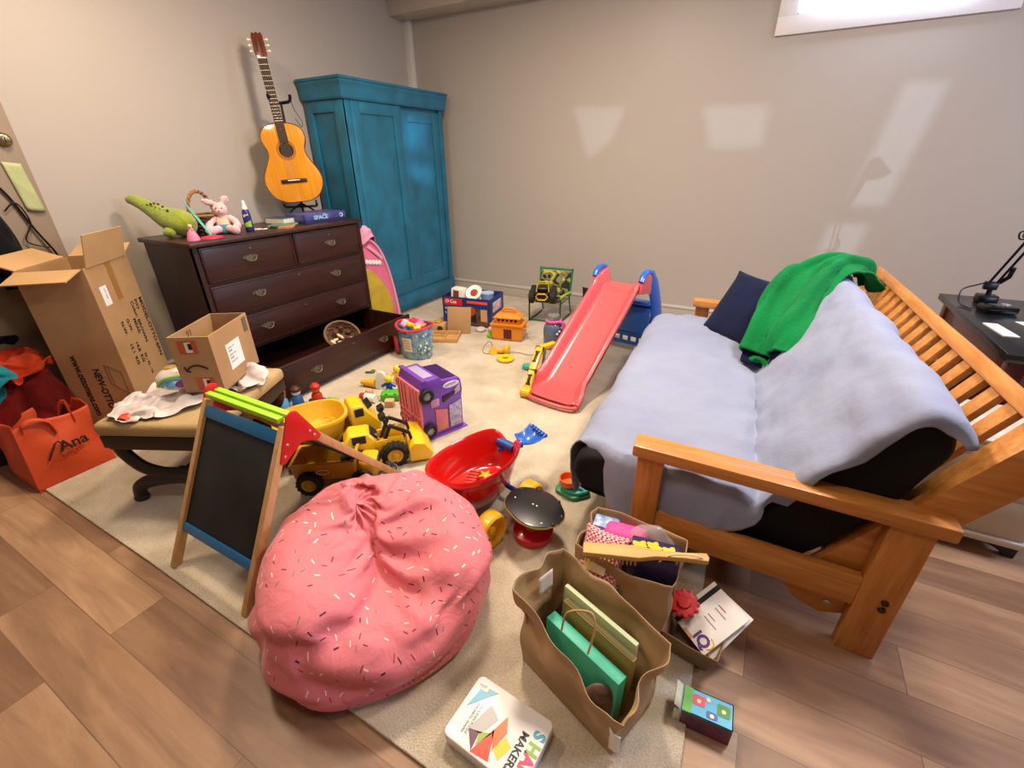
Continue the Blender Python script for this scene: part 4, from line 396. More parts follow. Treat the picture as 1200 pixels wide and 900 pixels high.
PBAG_D = ([115,-6,-17,-17,-14,-6,-5,-8,0,-5,-7,-14,-12,-4,6,2,-7,4,9,2,-10,7,0,-1,-5,8,7,13,7,3,1,0,3,3,-4,1,1,1,6,-3,-5,4,-2,0,-2,8,-9,1,7,1,-6,-6,-2,15,-16,3,2,2,3,0,4,4,5,-6,-2,6,1,-4,2,1,0,3,-7,-2,6,3,-6,-4,5,-9,5,4,-16,14,-4,-6,5,6,-7,5,10,-4,5,-4,-4,4,3,2,7,1,-2,-4,-6,-4,9,-2,-6,3,3,-6,-9,11,3,-6,-3,1,0,6,-3,3,8,-2,1,-4,-7,10,8,4,1,1,0,-5,-7,-9,4,-5,2,3,0,2,-5,10,-1,-1,-7,5,4,9,-1,0,0,-3,0,-4,0,6,2,1,-2,-5,-1,-4,5,-4,-4,-6,13,2,-1,7,-4,-4,-4,3,14,-3,4,-2,2,2,-1,1,5,-5,-2,0,0,1,-2,-2,2,-9,-3,8,4,-3,6,2,-11,-3,8,4,-1,10,-4,2,4,3,-1,-2,3,6,-1,-6,-6,2,1,-3,-1,-1,-1,1,7,-2,4,-3,-2,4,-8,4,2,-4,10,-2,-4,3,3,-1,0,-6,4,3,-8,-5,8,0,0,3,5,2,4,0,-1,-15,2,5,3,-1,2,-11,-11,1,8,1,-2,-3,2,-2,0,-12,-2,5,3,-3,4,12,2,-1,3,-3,2,1,-3,-1,-1,-3,4,-7,-5,7,-5,6,7,-5,-7,0,11,7,-6,-8,2,6,-6,11,5,3,-3,0,3,-1,-3,-3,-2,1,1,-5,-4,6,-13,12,2,0,-6,-7,5,0,2,10,-2,-2,4,1,-5,-6,6,3,-3,1,1,-4,-3,2,-1,1,2,-3,-6,-2,12,-7,1,3,1,2,3,0,-6,0,6,6,-1,-6,-3,-3,8,-2,-4,-2,-3,4,5,2,-9,-1,0,2,2,20,-5,-14,-1,10,5,0,0,4,2,-2,-6,-3,0,-3,5,-6,8,-6,-6,3,5,-1,7,2,-3,-5,1,1,22,-3,-2,0,-2,-3,2,2,1,0,-5,-7,2,-4,5,-1,4,0,5,-3,4,2,2,-3,-3,-7,1,3,-3,14,3,2,-2,-3,-3,1,3,2,-2,-5,-1,-3,0,2,-1,2,9,2,0,2,-1,-4,-7,-2,1,5,-4,1,12,7,0,0,-1,-5,-8,-1,4,5,1,3,0,-4,4,2,-6,-1,4,1,-2,-6,-2,3,1,-1,1,0,1,19,-1,-1,-2,-1,1,0,-6,-7,4,-1,4,5,5,-1,2,-1,-3,-1,-7,-1,-1,4,-2,2,1,2,3,1,17,-1,0,-3,2,5,2,-1,-2,-9,8,4,0,0,-2,-9,-6,-2,6,11,-1,-2,-6,1,-2,-3,4,7,1,17,-1,-2,-4,-6,8,-1,-2,6,2,-2,-2,5,-2,-2,-6,-2,-4,-4,6,13,2,-1,-6,1,2,-2,2,4,15,-2,-4,-2,-3,1,-1,-2,-2,10,2,-5,-1,5,-5,-1,7,1,-5,-5,-1,12,-4,4,-2,6,2,-4,-1,8,3,-3,0,-1,-7,6,-1,-4,-5,3,11,3,-6,-3,8,3,1,-1,-1,-4,-3,5,0,9,4,-2,-6,-2,16,-8,-1,0,2,-4,4,3,3,3,-4,-6,-2,0,5,-1,-1,4,-2,-5,0,2,4,5,7,1,-3,-4,1,10,-3,2,2,-2,2,-1,6,-6,4,0,-5,-1,9,-4,-6,2,-2,4,8,-9,-10,4,8,10,-2,-4,1,5,7,3,1,0,1,0,-4,3,6,-8,8,4,-3,-1,-3,2,-1,3,3,0,1,2,-2,-2,-6,-1,-1,6,5,13,-2,-3,2,10,-1,-1,-3,-2,-4,4,3,4,-5,1,4,2,0,1,-3,-1,2,7,-1,-9,-5,2,1,3,8,-8,1,4,8,2,3,-6,-4,-1,-5,5,3,4,-1,-2,5,-1,-3,4,4,0,-7,5,2,-4,0,1,-2,-6,7,5,5,-1,7,-3,-4,3,-1,-6,-6,1,4,7,3,-7,0,2,2,-1,3,-1,-4,5,3,2,-2,-5,-12,20,-1,-4,-2,4,6,1,-6,10,-2,-3,-4,0,10,4,-4,-3,0,-7,7,3,-1,-3,-3,7,1,0,0,15,-8,2,1,-10,-5,3,17,5,-4,4,1,-3,-5,4,5,0,-2,-6,0,4,0,1,1,-2,-1,1,2,-1,7,3,2,2,2,-9,-1,4,6,5,0,0,-3,-1,-5,3,6,-2,3,0,-5,2,-2,-2,2,0,2,0,-1,1,0,12,2,-1,3,-6,-5,4,5,1,0,-6,0,6,1,-1,2,2,-1,0,-3,2,-3,-2,5,0,-1,1,7,-11,5,10,3,6,0,-9,2,1,-2,-7,-2,4,3,4,1,-2,5,1,-6,-1,3,1,2,0,-1,-1,-4,0,6,-9,0,15,4,3,0,-1,-17,-2,5,13,0,-5,3,-5,3,4,1,-2,-1,2,-3,-2,4,1,-8,-5,13,2,-3,0,0,1,2,5,-11,7,-5,6,3,-2,1,-7,3,2,-3,0,0,2,-1,4,-13,-5,6,3,0,9,3,-2,1,5,-5,-5,-7,2,12,5,-4,2,2,-1,-7,1,5,-5,-3,6,1,-1,0,6,-11,-6,6,8,10,-6,4,-2,5,-4,-6,-1,13,-4,1,0,-4,6,-4,2,8,-4,-3,-1,0,-1,2,2,3,2,-4,-5,7,-1,8,6,-5,-6,1,-2,8,2,-10,9,-1,-3,-2,6,8,-5,-3,6,8,1,-11,-3,6,3,-1,-1,-6,-6,2,5,-1,3,-15,3,14,1,-8,1,1,12,1,-1,0,-4,-5,8,2,1,2,3,-8,-5,-4,2,-4,5,1,8,-1,0,-2,6,0,2,4,2,-1,-8,-4,9,0,0,-5,2,3,6,0,-1,-1,-3,-9,-9,-1,1,-1,-4,4,4,2,3,-1,4,0,2,3,-3,-2,-3,-3,3,1,1,-5,7,-2,-3,-6,7,2,-10,-5,-3,6,-3,0,5,0,-8,-1,9,1,
7,4,-4,5,-3,2,-6,0,-3,5,2,-6,-7,-1,0,-7,7,8,-1,-2,0,1,-5,26,-10,7,6,0,11,6,4,2,12,11,12,7,10,6,1,4,5,5,11,9,7,16,25,15,11,8,7,4,5,0,-6,-5,12,3,3,1,1,-3,-3,-10,2,-6,4,8,2,3,1,2,-4,3,0,-8,-6,-10,11,1,-9,8,0,-3,6,-2,-4,-2,3,1,-3,-2,0,-1,4,-4,-2,6,-3,4,3,6,-1,-7,-10,-10,13,0,3,5,0,9,-1,2,-5,-1,-5,-1,1,2,1,7,-7,-5,3,1,0,7,2,-5,2,0,-12,-6,11,8,-8,0,7,-11,7,9,3,2,-7,-3,0,2,-4,6,-1,-1,4,0,0,-7,3,2,-5,-4,1,-4,8,10,-1,-6,-3,7,-14,4,8,-3,-3,-2,5,3,5,2,-4,-2,7,1,-1,1,3,-11,-5,1,1,0,20,-5,-3,1,5,-1,-21,-2,5,-3,-1,-2,5,1,-2,-3,3,1,5,5,1,-3,-4,-5,-1,1,2,2,7,-1,3,-5,-10,-1,-4,8,3,-7,4,9,1,2,-9,-3,0,2,2,-2,1,1,-6,-5,5,2,5,2,2,-7,-2,4,-1,-13,-2,4,-1,5,-1,-4,1,8,-4,-5,6,-2,-1,-3,0,-2,3,2,0,4,3,-3,5,-13,-1,1,-3,0,-4,1,-7,10,-7,9,-1,-6,2,2,12,-14,5,1,0,0,3,1,4,-2,-2,8,3,-16,1,0,-1,-8,-6,10,0,6,-2,-10,-1,5,-2,-5,2,9,9,-8,-1,5,2,-6,2,6,8,-3,-2,-1,-2,1,-3,-3,0,-2,5,7,-7,-9,-3,0,1,-1,-3,4,-1,6,4,-1,2,2,1,-3,2,0,4,-11,-4,9,4,-3,4,8,-2,-7,-7,9,1,7,-2,-3,9,1,-3,-4,-6,0,4,3,5,6,-3,-7,1,-9,5,-1,4,0,6,-2,4,8,-3,-5,-7,5,-1,2,3,-1,9,-3,1,3,-2,-3,-2,-5,-1,3,-1,-1,8,-3,-1,0,4,4,1,-5,5,-4,8,-1,-1,4,1,0,-5,-2,7,0,0,3,0,-2,-4,-1,0,4,1,2,3,0,-5,2,-4,0,4,-2,10,-1,1,3,5,1,-4,0,3,-5,0,1,3,0,-4,2,-1,1,4,5,-5,-4,0,3,-4,1,5,-3,-2,11,-5,4,-2,11,-5,-4,7,3,2,-3,0,-2,-1,-1,0,1,-3,0,1,8,3,-3,-2,0,-1,-8,0,3,-2,-2,7,1,6,-5,6,-1,1,3,4,2,1,-6,-4,0,2,3,-1,-5,-4,5,2,4,-13,-3,6,7,-6,-2,1,0,10,-3,14,5,-4,-1,1,1,-1,1,0,-3,-2,0,0,-4,2,-5,-1,-2,-4,16,0,-2,-1,0,-10,12,2,-1,10,10,2,-6,-9,-1,-1,-2,-3,1,3,3,-1,0,3,-7,-2,2,5,0,-5,4,-1,-9,2,11,1,0,-2,22,1,-7,-8,-8,1,0,-3,2,5,6,-3,-1,-1,-11,-2,6,-1,3,4,2,-4,-3,7,1,3,-5,-6,0,27,-11,-8,-6,-3,2,1,-1,-1,2,1,2,-1,-11,-4,9,5,2,-2,2,4,2,-4,-3,4,-6,-4,1,0,18,-6,-8,-2,3,-3,3,3,-2,-5,-4,-2,-2,4,13,-3,-1,-2,2,-4,-7,3,8,0,-6,-4,3,1,-4,14,-17,5,9,3,-11,1,3,4,-6,-4,-5,0,8,1,0,-1,0,-5,3,0,-6,-2,1,5,3,-4,-2,-1,-10,14,7,2,-8,8,-6,0,-7,10,1,2,1,-6,-6,-3,-3,-1,-2,-4,5,5,3,-5,-1,3,-3,-1,-2,11,0,-5,-1,12,-6,4,-14,-2,-3,2,5,2,4,-8,0,4,-11,4,1,0,2,-2,4,-6,-1,2,-10,2,9,-6,5,13,-3,4,-5,-4,-19,1,6,2,-1,0,6,7,-11,-5,-6,4,1,-1,-3,-3,5,-4,-1,-3,-4,8,-7,6,0,4,-2,-3,3,1,-2,-4,2,2,0,8,-3,3,-1,-16,-3,0,0,-2,2,-6,2,5,3,-9,12,-2,-6,-7,-1,-4,4,15,10,-5,-3,-8,-1,1,1,-2,3,3,-5,-9,6,-3,0,-4,4,-4,0,4,-4,3,11,-6,-8,-5,9,-3,-5,13,7,-11,-3,-4,-2,-1,6,2,1,6,-10,-6,5,2,-1,2,0,0,-5,-5,-6,8,6,-1,-4,-1,2,-4,0,-1,4,4,3,-8,-7,-2,-4,-14,4,14,5,2,4,1,-1,5,-10,-7,0,-1,-2,-3,3,1,1,-7,5,0,-9,11,2,-7,5,0,-6,-7,-1,2,10,-1,2,-1,6,1,-10,-3,-1,6,4,-13,0,5,3,-2,2,-7,0,8,-4,-6,-3,4,-1,1,4,8,-2,3,1,-7,-2,0,3,-4,-4,9,8,-13,6,5,-7,-2,0,1,2,3,-6,-3,2,8,-6,-1,2,2,17,1,-7,0,-11,-2,-6,-1,6,15,6,-2,-4,2,-2,6,-12,-6,4,8,-5,-1,-3,5,-1,-5,5,1,10,5,4,-5,-5,-7,-5,3,0,2,-4,8,4,-7,-2,0,2,2,-4,0,-2,-3,4,7,-3,-4,4,3,3,-2,-8,6,3,-4,5,-7,-4,0,0,4,3,5,-5,-7,0,-2,0,6,0,-3,4,3,-2,-4,1,2,0,2,-5,-4,-1,-2,-2,9,6,-6,-5,6,4,-7,-4,-10,-1,4,-6,-1,1,2,8,-4,3,-1,-4,-2,1,1,2,-2,-4,1,2,2,-5,4,3,1,2,-1,-6,-8,-14,-1,-1,4,6,-4,6,-4,6,-5,-4,5,-3,-1,1,-1,-2,5,-8,-6,2,15,-1,3,0,1,-9,2,6,1,-4,-6,2,4,0,0,3,3,-9,-4,-1,5,-1,-2,-6,3,-4,5,1,1,1,9,7,-9,-7,0,-2,1,-9,10,
-7,0,8,1,-4,-2,0,10,-4,-10,-7,2,0,4,-10,6,7,7,1,-4,4,-2,2,-2,3,0,-8,-6,2,5,0,-14,7,-3,3,-1,7,13,-2,-13,-11,-2,3,1,15,2,3,0,-6,-5,6,9,-3,-1,-1,1,5,-2,1,0,5,3,-2,0,6,1,0,1,-4,-4,-5,3,6,-8,-4,2,3,-1,6,0,4,-7,-3,2,4,5,1,1,0,-13,-2,3,2,-1,1,0,-4,2,2,5,-2,-1,8,5,0,3,-2,-7,-1,-9,2,5,1,-1,3,1,0,-1,-1,-4,1,-1,-1,0,-1,1,1,5,2,-1,-3,6,5,1,-4,0,-5,-5,-4,2,6,3,-2,-3,0,-1,2,8,-1,0,0,-5,0,2,0,5,2,-2,2,0,-6,-1,2,-3,-2,-2,-3,4,7,2,-2,-3,4,-9,-4,2,9,7,-1,0,-2,-4,0,6,2,-2,-3,-5,3,3,-4,-7,-2,0,0,5,10,2,-2,-6,1,-3,3,1,4,2,1,0,-2,1,1,0,-1,-1,1,2,-2,-10,2,-4,-4,-2,6,7,7,-1,1,-3,-1,-2,-1,6,2,1,1,-1,-1,-3,0,5,1,-2,-6,-3,-3,3,-1,-8,1,1,3,4,7,1,2,-1,-6,1,0,1,4,4,-2,-2,-3,-3,4,2,-4,-1,-2,0,-4,-1,-2,1,-1,2,10,6,0,1,-4,-5,0,-3,-1,6,-1,0,7,-3,-4,-3,-1,0,0,-1,-3,-1,-1,1,1,0,5,0,6,3,4,2,-4,-5,-4,0,3,-2,-6,4,-1,-1,1,-10,1,2,-3,-1,-1,-1,0,0,2,1,1,0,6,2,3,0,-3,-3,-1,-2,-3,0,-1,0,1,3,-5,-5,-1,0,0,1,-3,-2,2,1,5,3,1,0,3,2,-2,-2,-3,-1,1,0,-1,-5,1,1,-2,-2,-1,-4,-2,1,-1,0,2,1,3,4,1,2,5,2,-3,-6,2,0,-3,-3,-5,2,5,1,-4,-5,3,5,-8,-2,1,3,2,5,-2,3,7,1,1,-2,-4,-1,3,2,-3,-4,-5,-3,-3,2,1,4,2,-2,1,7,6,1,-6,-3,0,4,4,2,-5,1,3,-4,8,1,-6,-5,4,6,-8,-3,-3,1,1,0,2,2,2,5,5,4,1,3,-2,-3,3,-3,2,-2,-2,1,-1,-4,0,-1,0,0,3,7,-3,-4,0,3,1,-3,-1,3,9,4,-5,6,0,-5,3,2,0,-4,1,-4,-3,0,-3,-2,-1,1,1,0,2,5,0,2,0,-4,-4,0,9,7,-3,-8,6,-5,1,4,0,-1,3,0,-1,-5,-1,0,-1,3,-1,-5,-3,1,5,1,1,-8,-1,2,4,7,2,-6,-4,2,-2,6,4,2,-2,-1,1,0,1,-1,0,-1,-5,-1,0,-3,-1,0,2,-9,2,2,4,8,1,-5,-7,2,-1,2,6,0,-2,0,-1,1,-1,-1,-2,0,3,-1,-2,5,7,1,-5,-5,-2,1,3,1,0,-5,-8,3,6,-2,4,4,-5,-5,2,-1,-2,0,0,2,0,-1,2,6,6,4,1,1,0,0,-3,-3,2,-5,-8,-5,3,3,-1,8,-3,-6,-6,-3,1,-1,0,2,2,-2,1,7,7,4,2,-2,0,2,2,-1,-1,-8,-9,0,4,2,0,2,2,-8,-4,-1,-2,2,1,0,0,0,4,5,5,1,-1,-5,-3,-2,4,4,-1,-7,-5,6,5,3,-1,-6,6,-9,-4,-3,1,5,3,6,1,-2,0,2,3,-1,-4,-7,-5,0,0,-1,-1,3,2,3,5,4,-1,-1,-3,-4,-3,-2,5,5,6,2,-1,2,0,-1,1,-1,-3,-5,-9,-1,0,4,2,-3,-1,4,8,-1,-1,0,1,0,-5,-1,8,8,3,-2,1,-2,-4,4,-3,-4,-2,-1,-6,-1,5,0,3,-1,1,0,3,4,1,-8,0,2,1,-1,5,9,5,-7,-1,-3,-5,-2,-2,8,1,-5,-7,-2,7,-2,6,-5,5,4,2,-1,-3,0,-5,-1,1,5,5,6,3,-3,-1,-8,0,-3,-2,-2,-3,1,-2,1,3,0,2,1,5,-2,2,6,3,-4,-5,-2,-1,0,4,6,6,-4,-4,1,-1,-6,0,1,-1,-5,-2,-1,2,3,2,2,0,2,2,5,-2,1,1,-5,-1,-1,-1,2,7,-1,-8,-4,1,1,1,4,0,-1,-1,-7,0,-1,4,4,-2,1,1,7,1,-5,-1,3,0,-1,-1,0,-2,3,-3,-5,-3,-2,1,2,3,3,0,-2,1,6,3,-2,-6,1,2,4,1,-3,-1,-3,0,2,-1,1,0,-2,4,-11,0,1,-1,-2,0,2,1,3,1,1,-2,3,6,2,-1,-2,0,-6,-4,9,-6,-5,2,7,1,-3,-1,-7,-1,2,1,1,-1,-3,-2,0,6,4,4,0,-2,-4,2,4,2,-4,-5,3,-4,0,-3,1,6,-2,-2,2,-7,0,-1,2,-1,8,-2,-4,0,2,7,3,1,-2,-2,-1,1,-2,-4,-1,3,1,1,-3,-2,-1,-1,3,1,-5,-4,1,3,6,-4,2,-1,3,6,2,1,-3,-6,7,-4,-4,-3,-1,5,-4,5,5,-3,-5,-1,3,-3,-1,-5,2,-3,0,2,2,2,6,8,-2,-2,-3,-3,-2,-5,6,-4,-3,2,0,2,-1,4,4,3,0,-4,-2,-2,-5,2,1,-3,0,6,6,6,2,-6,-5,-3,0,1,-5,-4,0,4,1,0,2,-1,1,6,1,2,0,-3,-3,-2,-2,2,4,1,1,2,4,-4,-6,-3,-2,-2,3,-1,-2,4,3,1,1,-1,-1,-2,5,4,-2,-1,-2,-2,2,-2,0,1,6,1,-1,-9,-4,-3,1,0,0,-2,4,3,1,3,0,-2,0,2,-1,0,2,-1,-1,1,-1,1,3,-2,0,3,1,-3,-6,-7,1,1,5,0,0,0,1,3,0,3,2,-2,-6,1,0,-2,-2,1,3,1,6,2,0,-1,-3,-4,-6,3,4,-1,-3,-3,4,0,0,3,3,0,-3,-1,0,2,-3,-3,-5,2,3,1,5,4,3,-1,-1,-5,-1,-3,0,1,2,
1,-1,-4,3,3,1,1,-3,-3,-3,0,2,1,-4,-1,2,0,2,1,4,-6,2,5,-3,-10,7,1,-6,4,1,2,6,-2,-2,-1,-2,-7,-1,0,0,-1,0,2,4,-3,4,0,0,], 42, 29, (-0.2801, -0.1724, 0.0006), 0.001)
RED_D = ([0,3,3,1,-1,3,6,3,6,17,14,-7,-3,5,6,9,-7,-5,9,1,-12,-10,-5,0,-3,12,1,1,2,-1,-1,-2,3,-7,-6,-4,9,2,1,-2,-8,10,-3,-14,4,12,2,0,-2,-1,10,1,1,2,0,-1,-1,-1,4,-7,-8,0,2,1,5,-9,-2,14,-4,-11,5,9,1,-1,-1,11,-2,3,-3,4,0,-1,-2,3,0,-2,-3,1,-4,2,5,-8,-3,9,-3,-8,0,6,4,2,12,-1,-3,3,2,-2,-4,5,-2,-2,3,3,-2,-5,-7,11,4,-6,-5,8,-3,1,1,0,2,14,-1,-2,0,-1,1,2,-5,4,0,2,-1,0,-1,-8,0,9,0,-3,-5,3,0,2,2,2,12,-1,0,0,1,2,-1,-1,-5,6,-2,2,-1,-1,2,-11,-5,7,6,2,0,-9,-6,0,7,11,1,-2,1,0,0,-1,0,0,0,2,-2,0,1,0,2,-5,0,1,2,0,1,-3,-2,-4,17,-2,0,-1,-2,0,1,0,0,0,0,-2,-3,0,5,1,-2,-7,3,1,2,1,1,-5,-3,17,-1,1,-2,-1,1,2,-2,2,-1,-1,3,-1,-3,-6,-5,12,-4,-7,6,0,3,-3,2,-3,16,0,0,-4,3,-2,3,3,-2,-2,1,-1,2,-3,0,-2,-8,5,1,-5,2,3,1,-3,1,12,2,-3,3,-3,3,2,0,-1,-3,1,-1,-3,5,0,-1,-3,0,1,-2,-8,3,6,-2,-6,13,-5,3,0,1,-1,0,3,-3,-2,-8,1,8,1,-2,0,1,-2,0,-2,6,-3,-2,3,-3,11,0,-3,3,1,-1,-2,-1,4,-2,0,-4,3,2,-1,2,-1,-2,0,3,-2,-2,-1,3,-2,4,10,1,-5,0,2,0,-4,-3,2,1,1,0,1,-3,4,1,-1,1,-4,2,1,-3,-2,3,16,-7,-1,-5,-4,10,1,-3,-2,3,3,0,-3,-3,7,-4,1,3,-2,3,-3,-3,2,0,2,16,-5,0,-1,-6,-1,6,1,-2,-2,0,8,-3,2,-2,0,-1,1,1,0,-3,2,0,-1,1,12,0,-5,5,-5,-5,3,5,2,-6,1,1,3,-1,-1,1,2,0,-1,-1,1,-4,-2,1,-3,8,4,-2,-4,3,-8,-1,0,0,9,-9,-8,2,9,7,1,4,0,-1,-2,0,-1,-2,-3,8,10,-5,6,-1,0,-3,-9,6,-2,-2,12,-5,-8,-6,4,14,1,3,-2,-4,-2,2,3,-1,-3,-3,11,-1,-1,4,2,-6,-5,13,-6,-5,8,4,0,-3,-8,-7,-1,1,-1,3,2,6,5,4,2,-2,8,1,-2,4,2,-5,-5,9,-2,-3,1,0,-1,2,1,-6,-1,3,1,6,-3,2,-2,12,-9,-4,9,2,-5,6,5,-5,-4,2,3,-1,-1,-1,-3,6,-1,0,1,-3,-7,5,3,-6,3,8,2,-6,4,3,0,1,3,-7,1,-2,1,1,-1,-3,-2,4,2,-3,1,0,-9,-5,1,9,0,-1,5,-4,5,2,-1,0,2,-6,1,-4,2,-4,-2,-5,0,0,12,0,-3,-5,-9,8,26,13,12,5,3,14,12,4,3,-4,1,6,8,10,12,9,0,14,7,8,3,10,12,10,11,-7,-1,-1,7,-1,-9,1,3,-7,9,6,5,2,-11,-4,1,12,-6,-1,2,5,0,-2,0,-3,-2,-5,0,1,3,-3,-1,-1,2,2,6,1,2,3,-7,-1,-1,2,0,-1,3,1,1,0,-1,-5,4,-3,-1,1,1,0,6,2,-2,-5,0,-2,8,1,-2,-5,4,4,-4,2,2,0,-3,4,-2,-1,2,-4,1,4,-1,-3,11,1,-4,-4,-1,-3,7,0,2,-3,-2,3,-3,0,0,2,-1,-5,-1,3,0,1,3,-3,2,-3,5,-1,-3,2,-1,1,3,2,-1,2,1,-11,-3,1,3,3,-4,2,-2,4,-1,-4,2,-2,3,0,8,-5,-2,9,-6,1,3,-1,0,-1,1,-3,0,0,-4,-1,-1,1,-1,1,0,0,-1,2,-1,0,9,-3,-3,5,-4,-6,4,0,-5,9,-3,-3,-1,3,1,-2,-2,0,3,5,-4,0,-2,1,-2,3,5,-2,-4,5,1,-11,1,8,0,-1,-1,-8,-1,2,0,0,1,-2,-1,3,1,-2,1,2,-6,0,1,3,-2,3,1,-7,-2,-1,8,0,4,-9,3,1,1,-1,-1,0,1,0,0,0,-2,3,-5,-4,5,-4,-4,4,4,-1,1,4,1,-9,10,6,-3,0,-4,5,-2,0,-3,-1,-1,2,3,5,-9,-1,0,1,4,1,2,1,-6,3,0,-11,5,0,-2,0,-2,0,-1,2,2,-4,-1,1,0,5,-3,1,0,-2,2,0,-1,-1,0,6,1,1,3,2,-2,-6,3,-2,1,1,4,0,-5,-4,11,-2,1,0,-1,-2,-2,2,2,-3,4,3,0,-1,-1,1,2,-1,0,0,-1,2,-1,3,0,-3,5,1,0,1,-5,1,1,1,2,2,-2,2,-4,1,6,1,-8,4,2,0,-3,1,-2,1,-1,-1,5,3,0,3,-6,0,0,0,-1,4,2,4,-4,0,4,-2,-5,1,-1,1,1,0,-1,-2,2,2,0,1,3,2,-4,0,1,2,-1,8,-1,-1,-1,0,4,-6,-3,2,-4,-2,0,5,6,1,-6,1,1,-1,3,0,-6,-3,-3,-2,5,-1,3,-1,0,6,-2,-3,0,2,-1,2,-1,-4,1,1,-6,1,1,2,2,3,-5,-4,5,8,-1,-1,-1,-4,1,12,-2,-4,2,1,-3,0,3,-5,-5,4,-1,0,0,-3,0,6,0,1,6,1,1,1,-3,-6,1,5,-1,-1,0,3,-3,-2,-1,6,-2,-3,-5,-7,4,3,-2,7,1,4,4,-1,0,3,-4,-7,3,3,-6,1,0,3,2,1,-3,3,1,2,-1,-7,-3,0,1,-7,6,0,0,0,-1,7,-2,-10,0,5,-1,-3,-1,-4,3,5,0,-2,3,-3,5,0,-2,-1,4,5,0,-3,0,1,1,7,3,-8,-3,-3,-1,0,1,0,
-3,1,5,-1,5,-4,2,2,-4,-5,0,0,6,-4,-1,-1,-2,0,-2,1,9,-6,-2,-1,-4,0,0,-1,1,10,4,-2,1,-3,3,77,-5,-3,14,19,10,2,-7,-12,0,-3,-1,4,4,2,1,-8,-4,-7,4,-3,-5,1,-12,-5,-3,5,-2,-8,-1,6,-4,2,-3,-10,1,6,0,2,5,-6,7,-4,0,-5,5,4,4,10,1,8,-8,3,-5,-3,0,5,-2,0,-5,-4,-3,0,3,0,1,-3,4,-1,-1,1,7,0,8,1,3,6,-5,3,-8,-3,0,5,2,-1,3,2,-11,-7,0,3,-6,2,6,-4,-1,1,3,1,7,-6,11,5,-12,-1,-6,-4,7,10,4,-8,-3,5,-12,-5,2,4,-4,1,11,3,1,-1,0,-6,-1,2,6,0,-11,1,-6,-5,10,10,0,-10,0,-3,-10,-2,7,10,-2,2,10,-1,-5,-5,2,4,-10,1,12,-5,-6,9,-8,-8,8,9,-2,-9,4,-9,-5,3,4,9,4,-5,-11,-2,-1,2,7,-6,-5,-3,13,-10,1,11,-5,-11,7,6,-3,-7,3,-1,4,-1,3,3,-7,-7,-2,2,2,-7,14,-4,-8,0,11,-12,3,2,6,-14,5,14,-2,-2,2,0,6,-9,-10,0,0,3,8,3,1,-10,10,7,-10,-7,11,-12,5,7,7,-10,3,16,1,-1,-10,-3,6,-6,-11,5,3,-2,4,3,-4,-9,3,14,2,-8,3,-8,-4,10,7,-7,-1,11,-6,4,0,0,-4,0,2,0,1,-4,-9,14,5,-12,-9,10,10,-5,4,-2,-11,4,3,-8,3,4,5,-9,0,7,7,1,-4,3,4,1,-12,5,15,-1,-15,-2,11,-4,-7,-3,-1,6,6,-7,11,4,0,-8,-6,2,14,3,-3,-4,3,-1,-11,5,10,-1,-12,-1,9,2,-1,2,-12,6,-2,7,-2,-6,8,0,-2,-8,8,0,-8,-12,10,-2,-4,3,10,1,-12,-5,4,13,0,-2,-3,6,-7,-2,0,0,12,0,-8,-9,0,-2,1,-14,5,-4,-2,6,13,6,-3,-6,-8,4,12,-1,-6,-5,-5,8,-2,5,3,3,-5,-14,4,-8,0,1,-1,-6,0,5,5,11,2,0,-7,5,-6,2,3,-10,1,4,-2,-7,7,3,-1,-9,-8,-2,-3,7,-3,-1,-2,6,-4,-1,5,3,-6,8,1,-8,12,-6,0,0,5,-14,-3,4,3,-6,0,4,-7,3,-3,-5,-3,3,2,-5,-1,2,-2,6,5,3,5,-2,-4,0,3,-5,-7,7,-3,9,-8,2,-8,-5,0,-3,-3,3,3,-5,-1,5,1,4,0,4,-1,-3,-2,0,4,-4,-3,-11,10,8,-6,-1,-9,-6,1,6,-4,-4,6,0,1,2,1,-7,-4,3,0,-1,3,-2,7,4,-9,-1,9,5,0,-2,-7,-5,-1,9,-2,-7,0,0,5,0,6,-8,-7,9,8,-6,-3,0,5,-5,-5,1,1,4,9,0,-6,-12,2,16,0,-3,4,-11,-3,2,2,6,1,1,5,0,-4,-9,5,-6,-2,-2,-3,9,8,-2,-6,-13,3,17,-5,-6,8,1,-7,8,2,-2,1,-1,4,4,-3,10,-1,-16,8,1,-10,11,4,-1,-8,-7,5,14,-4,2,6,3,-1,-1,-7,-3,8,2,1,-5,], 25, 25, (-3.7993, 0.4482, 0.4347), 0.0015)
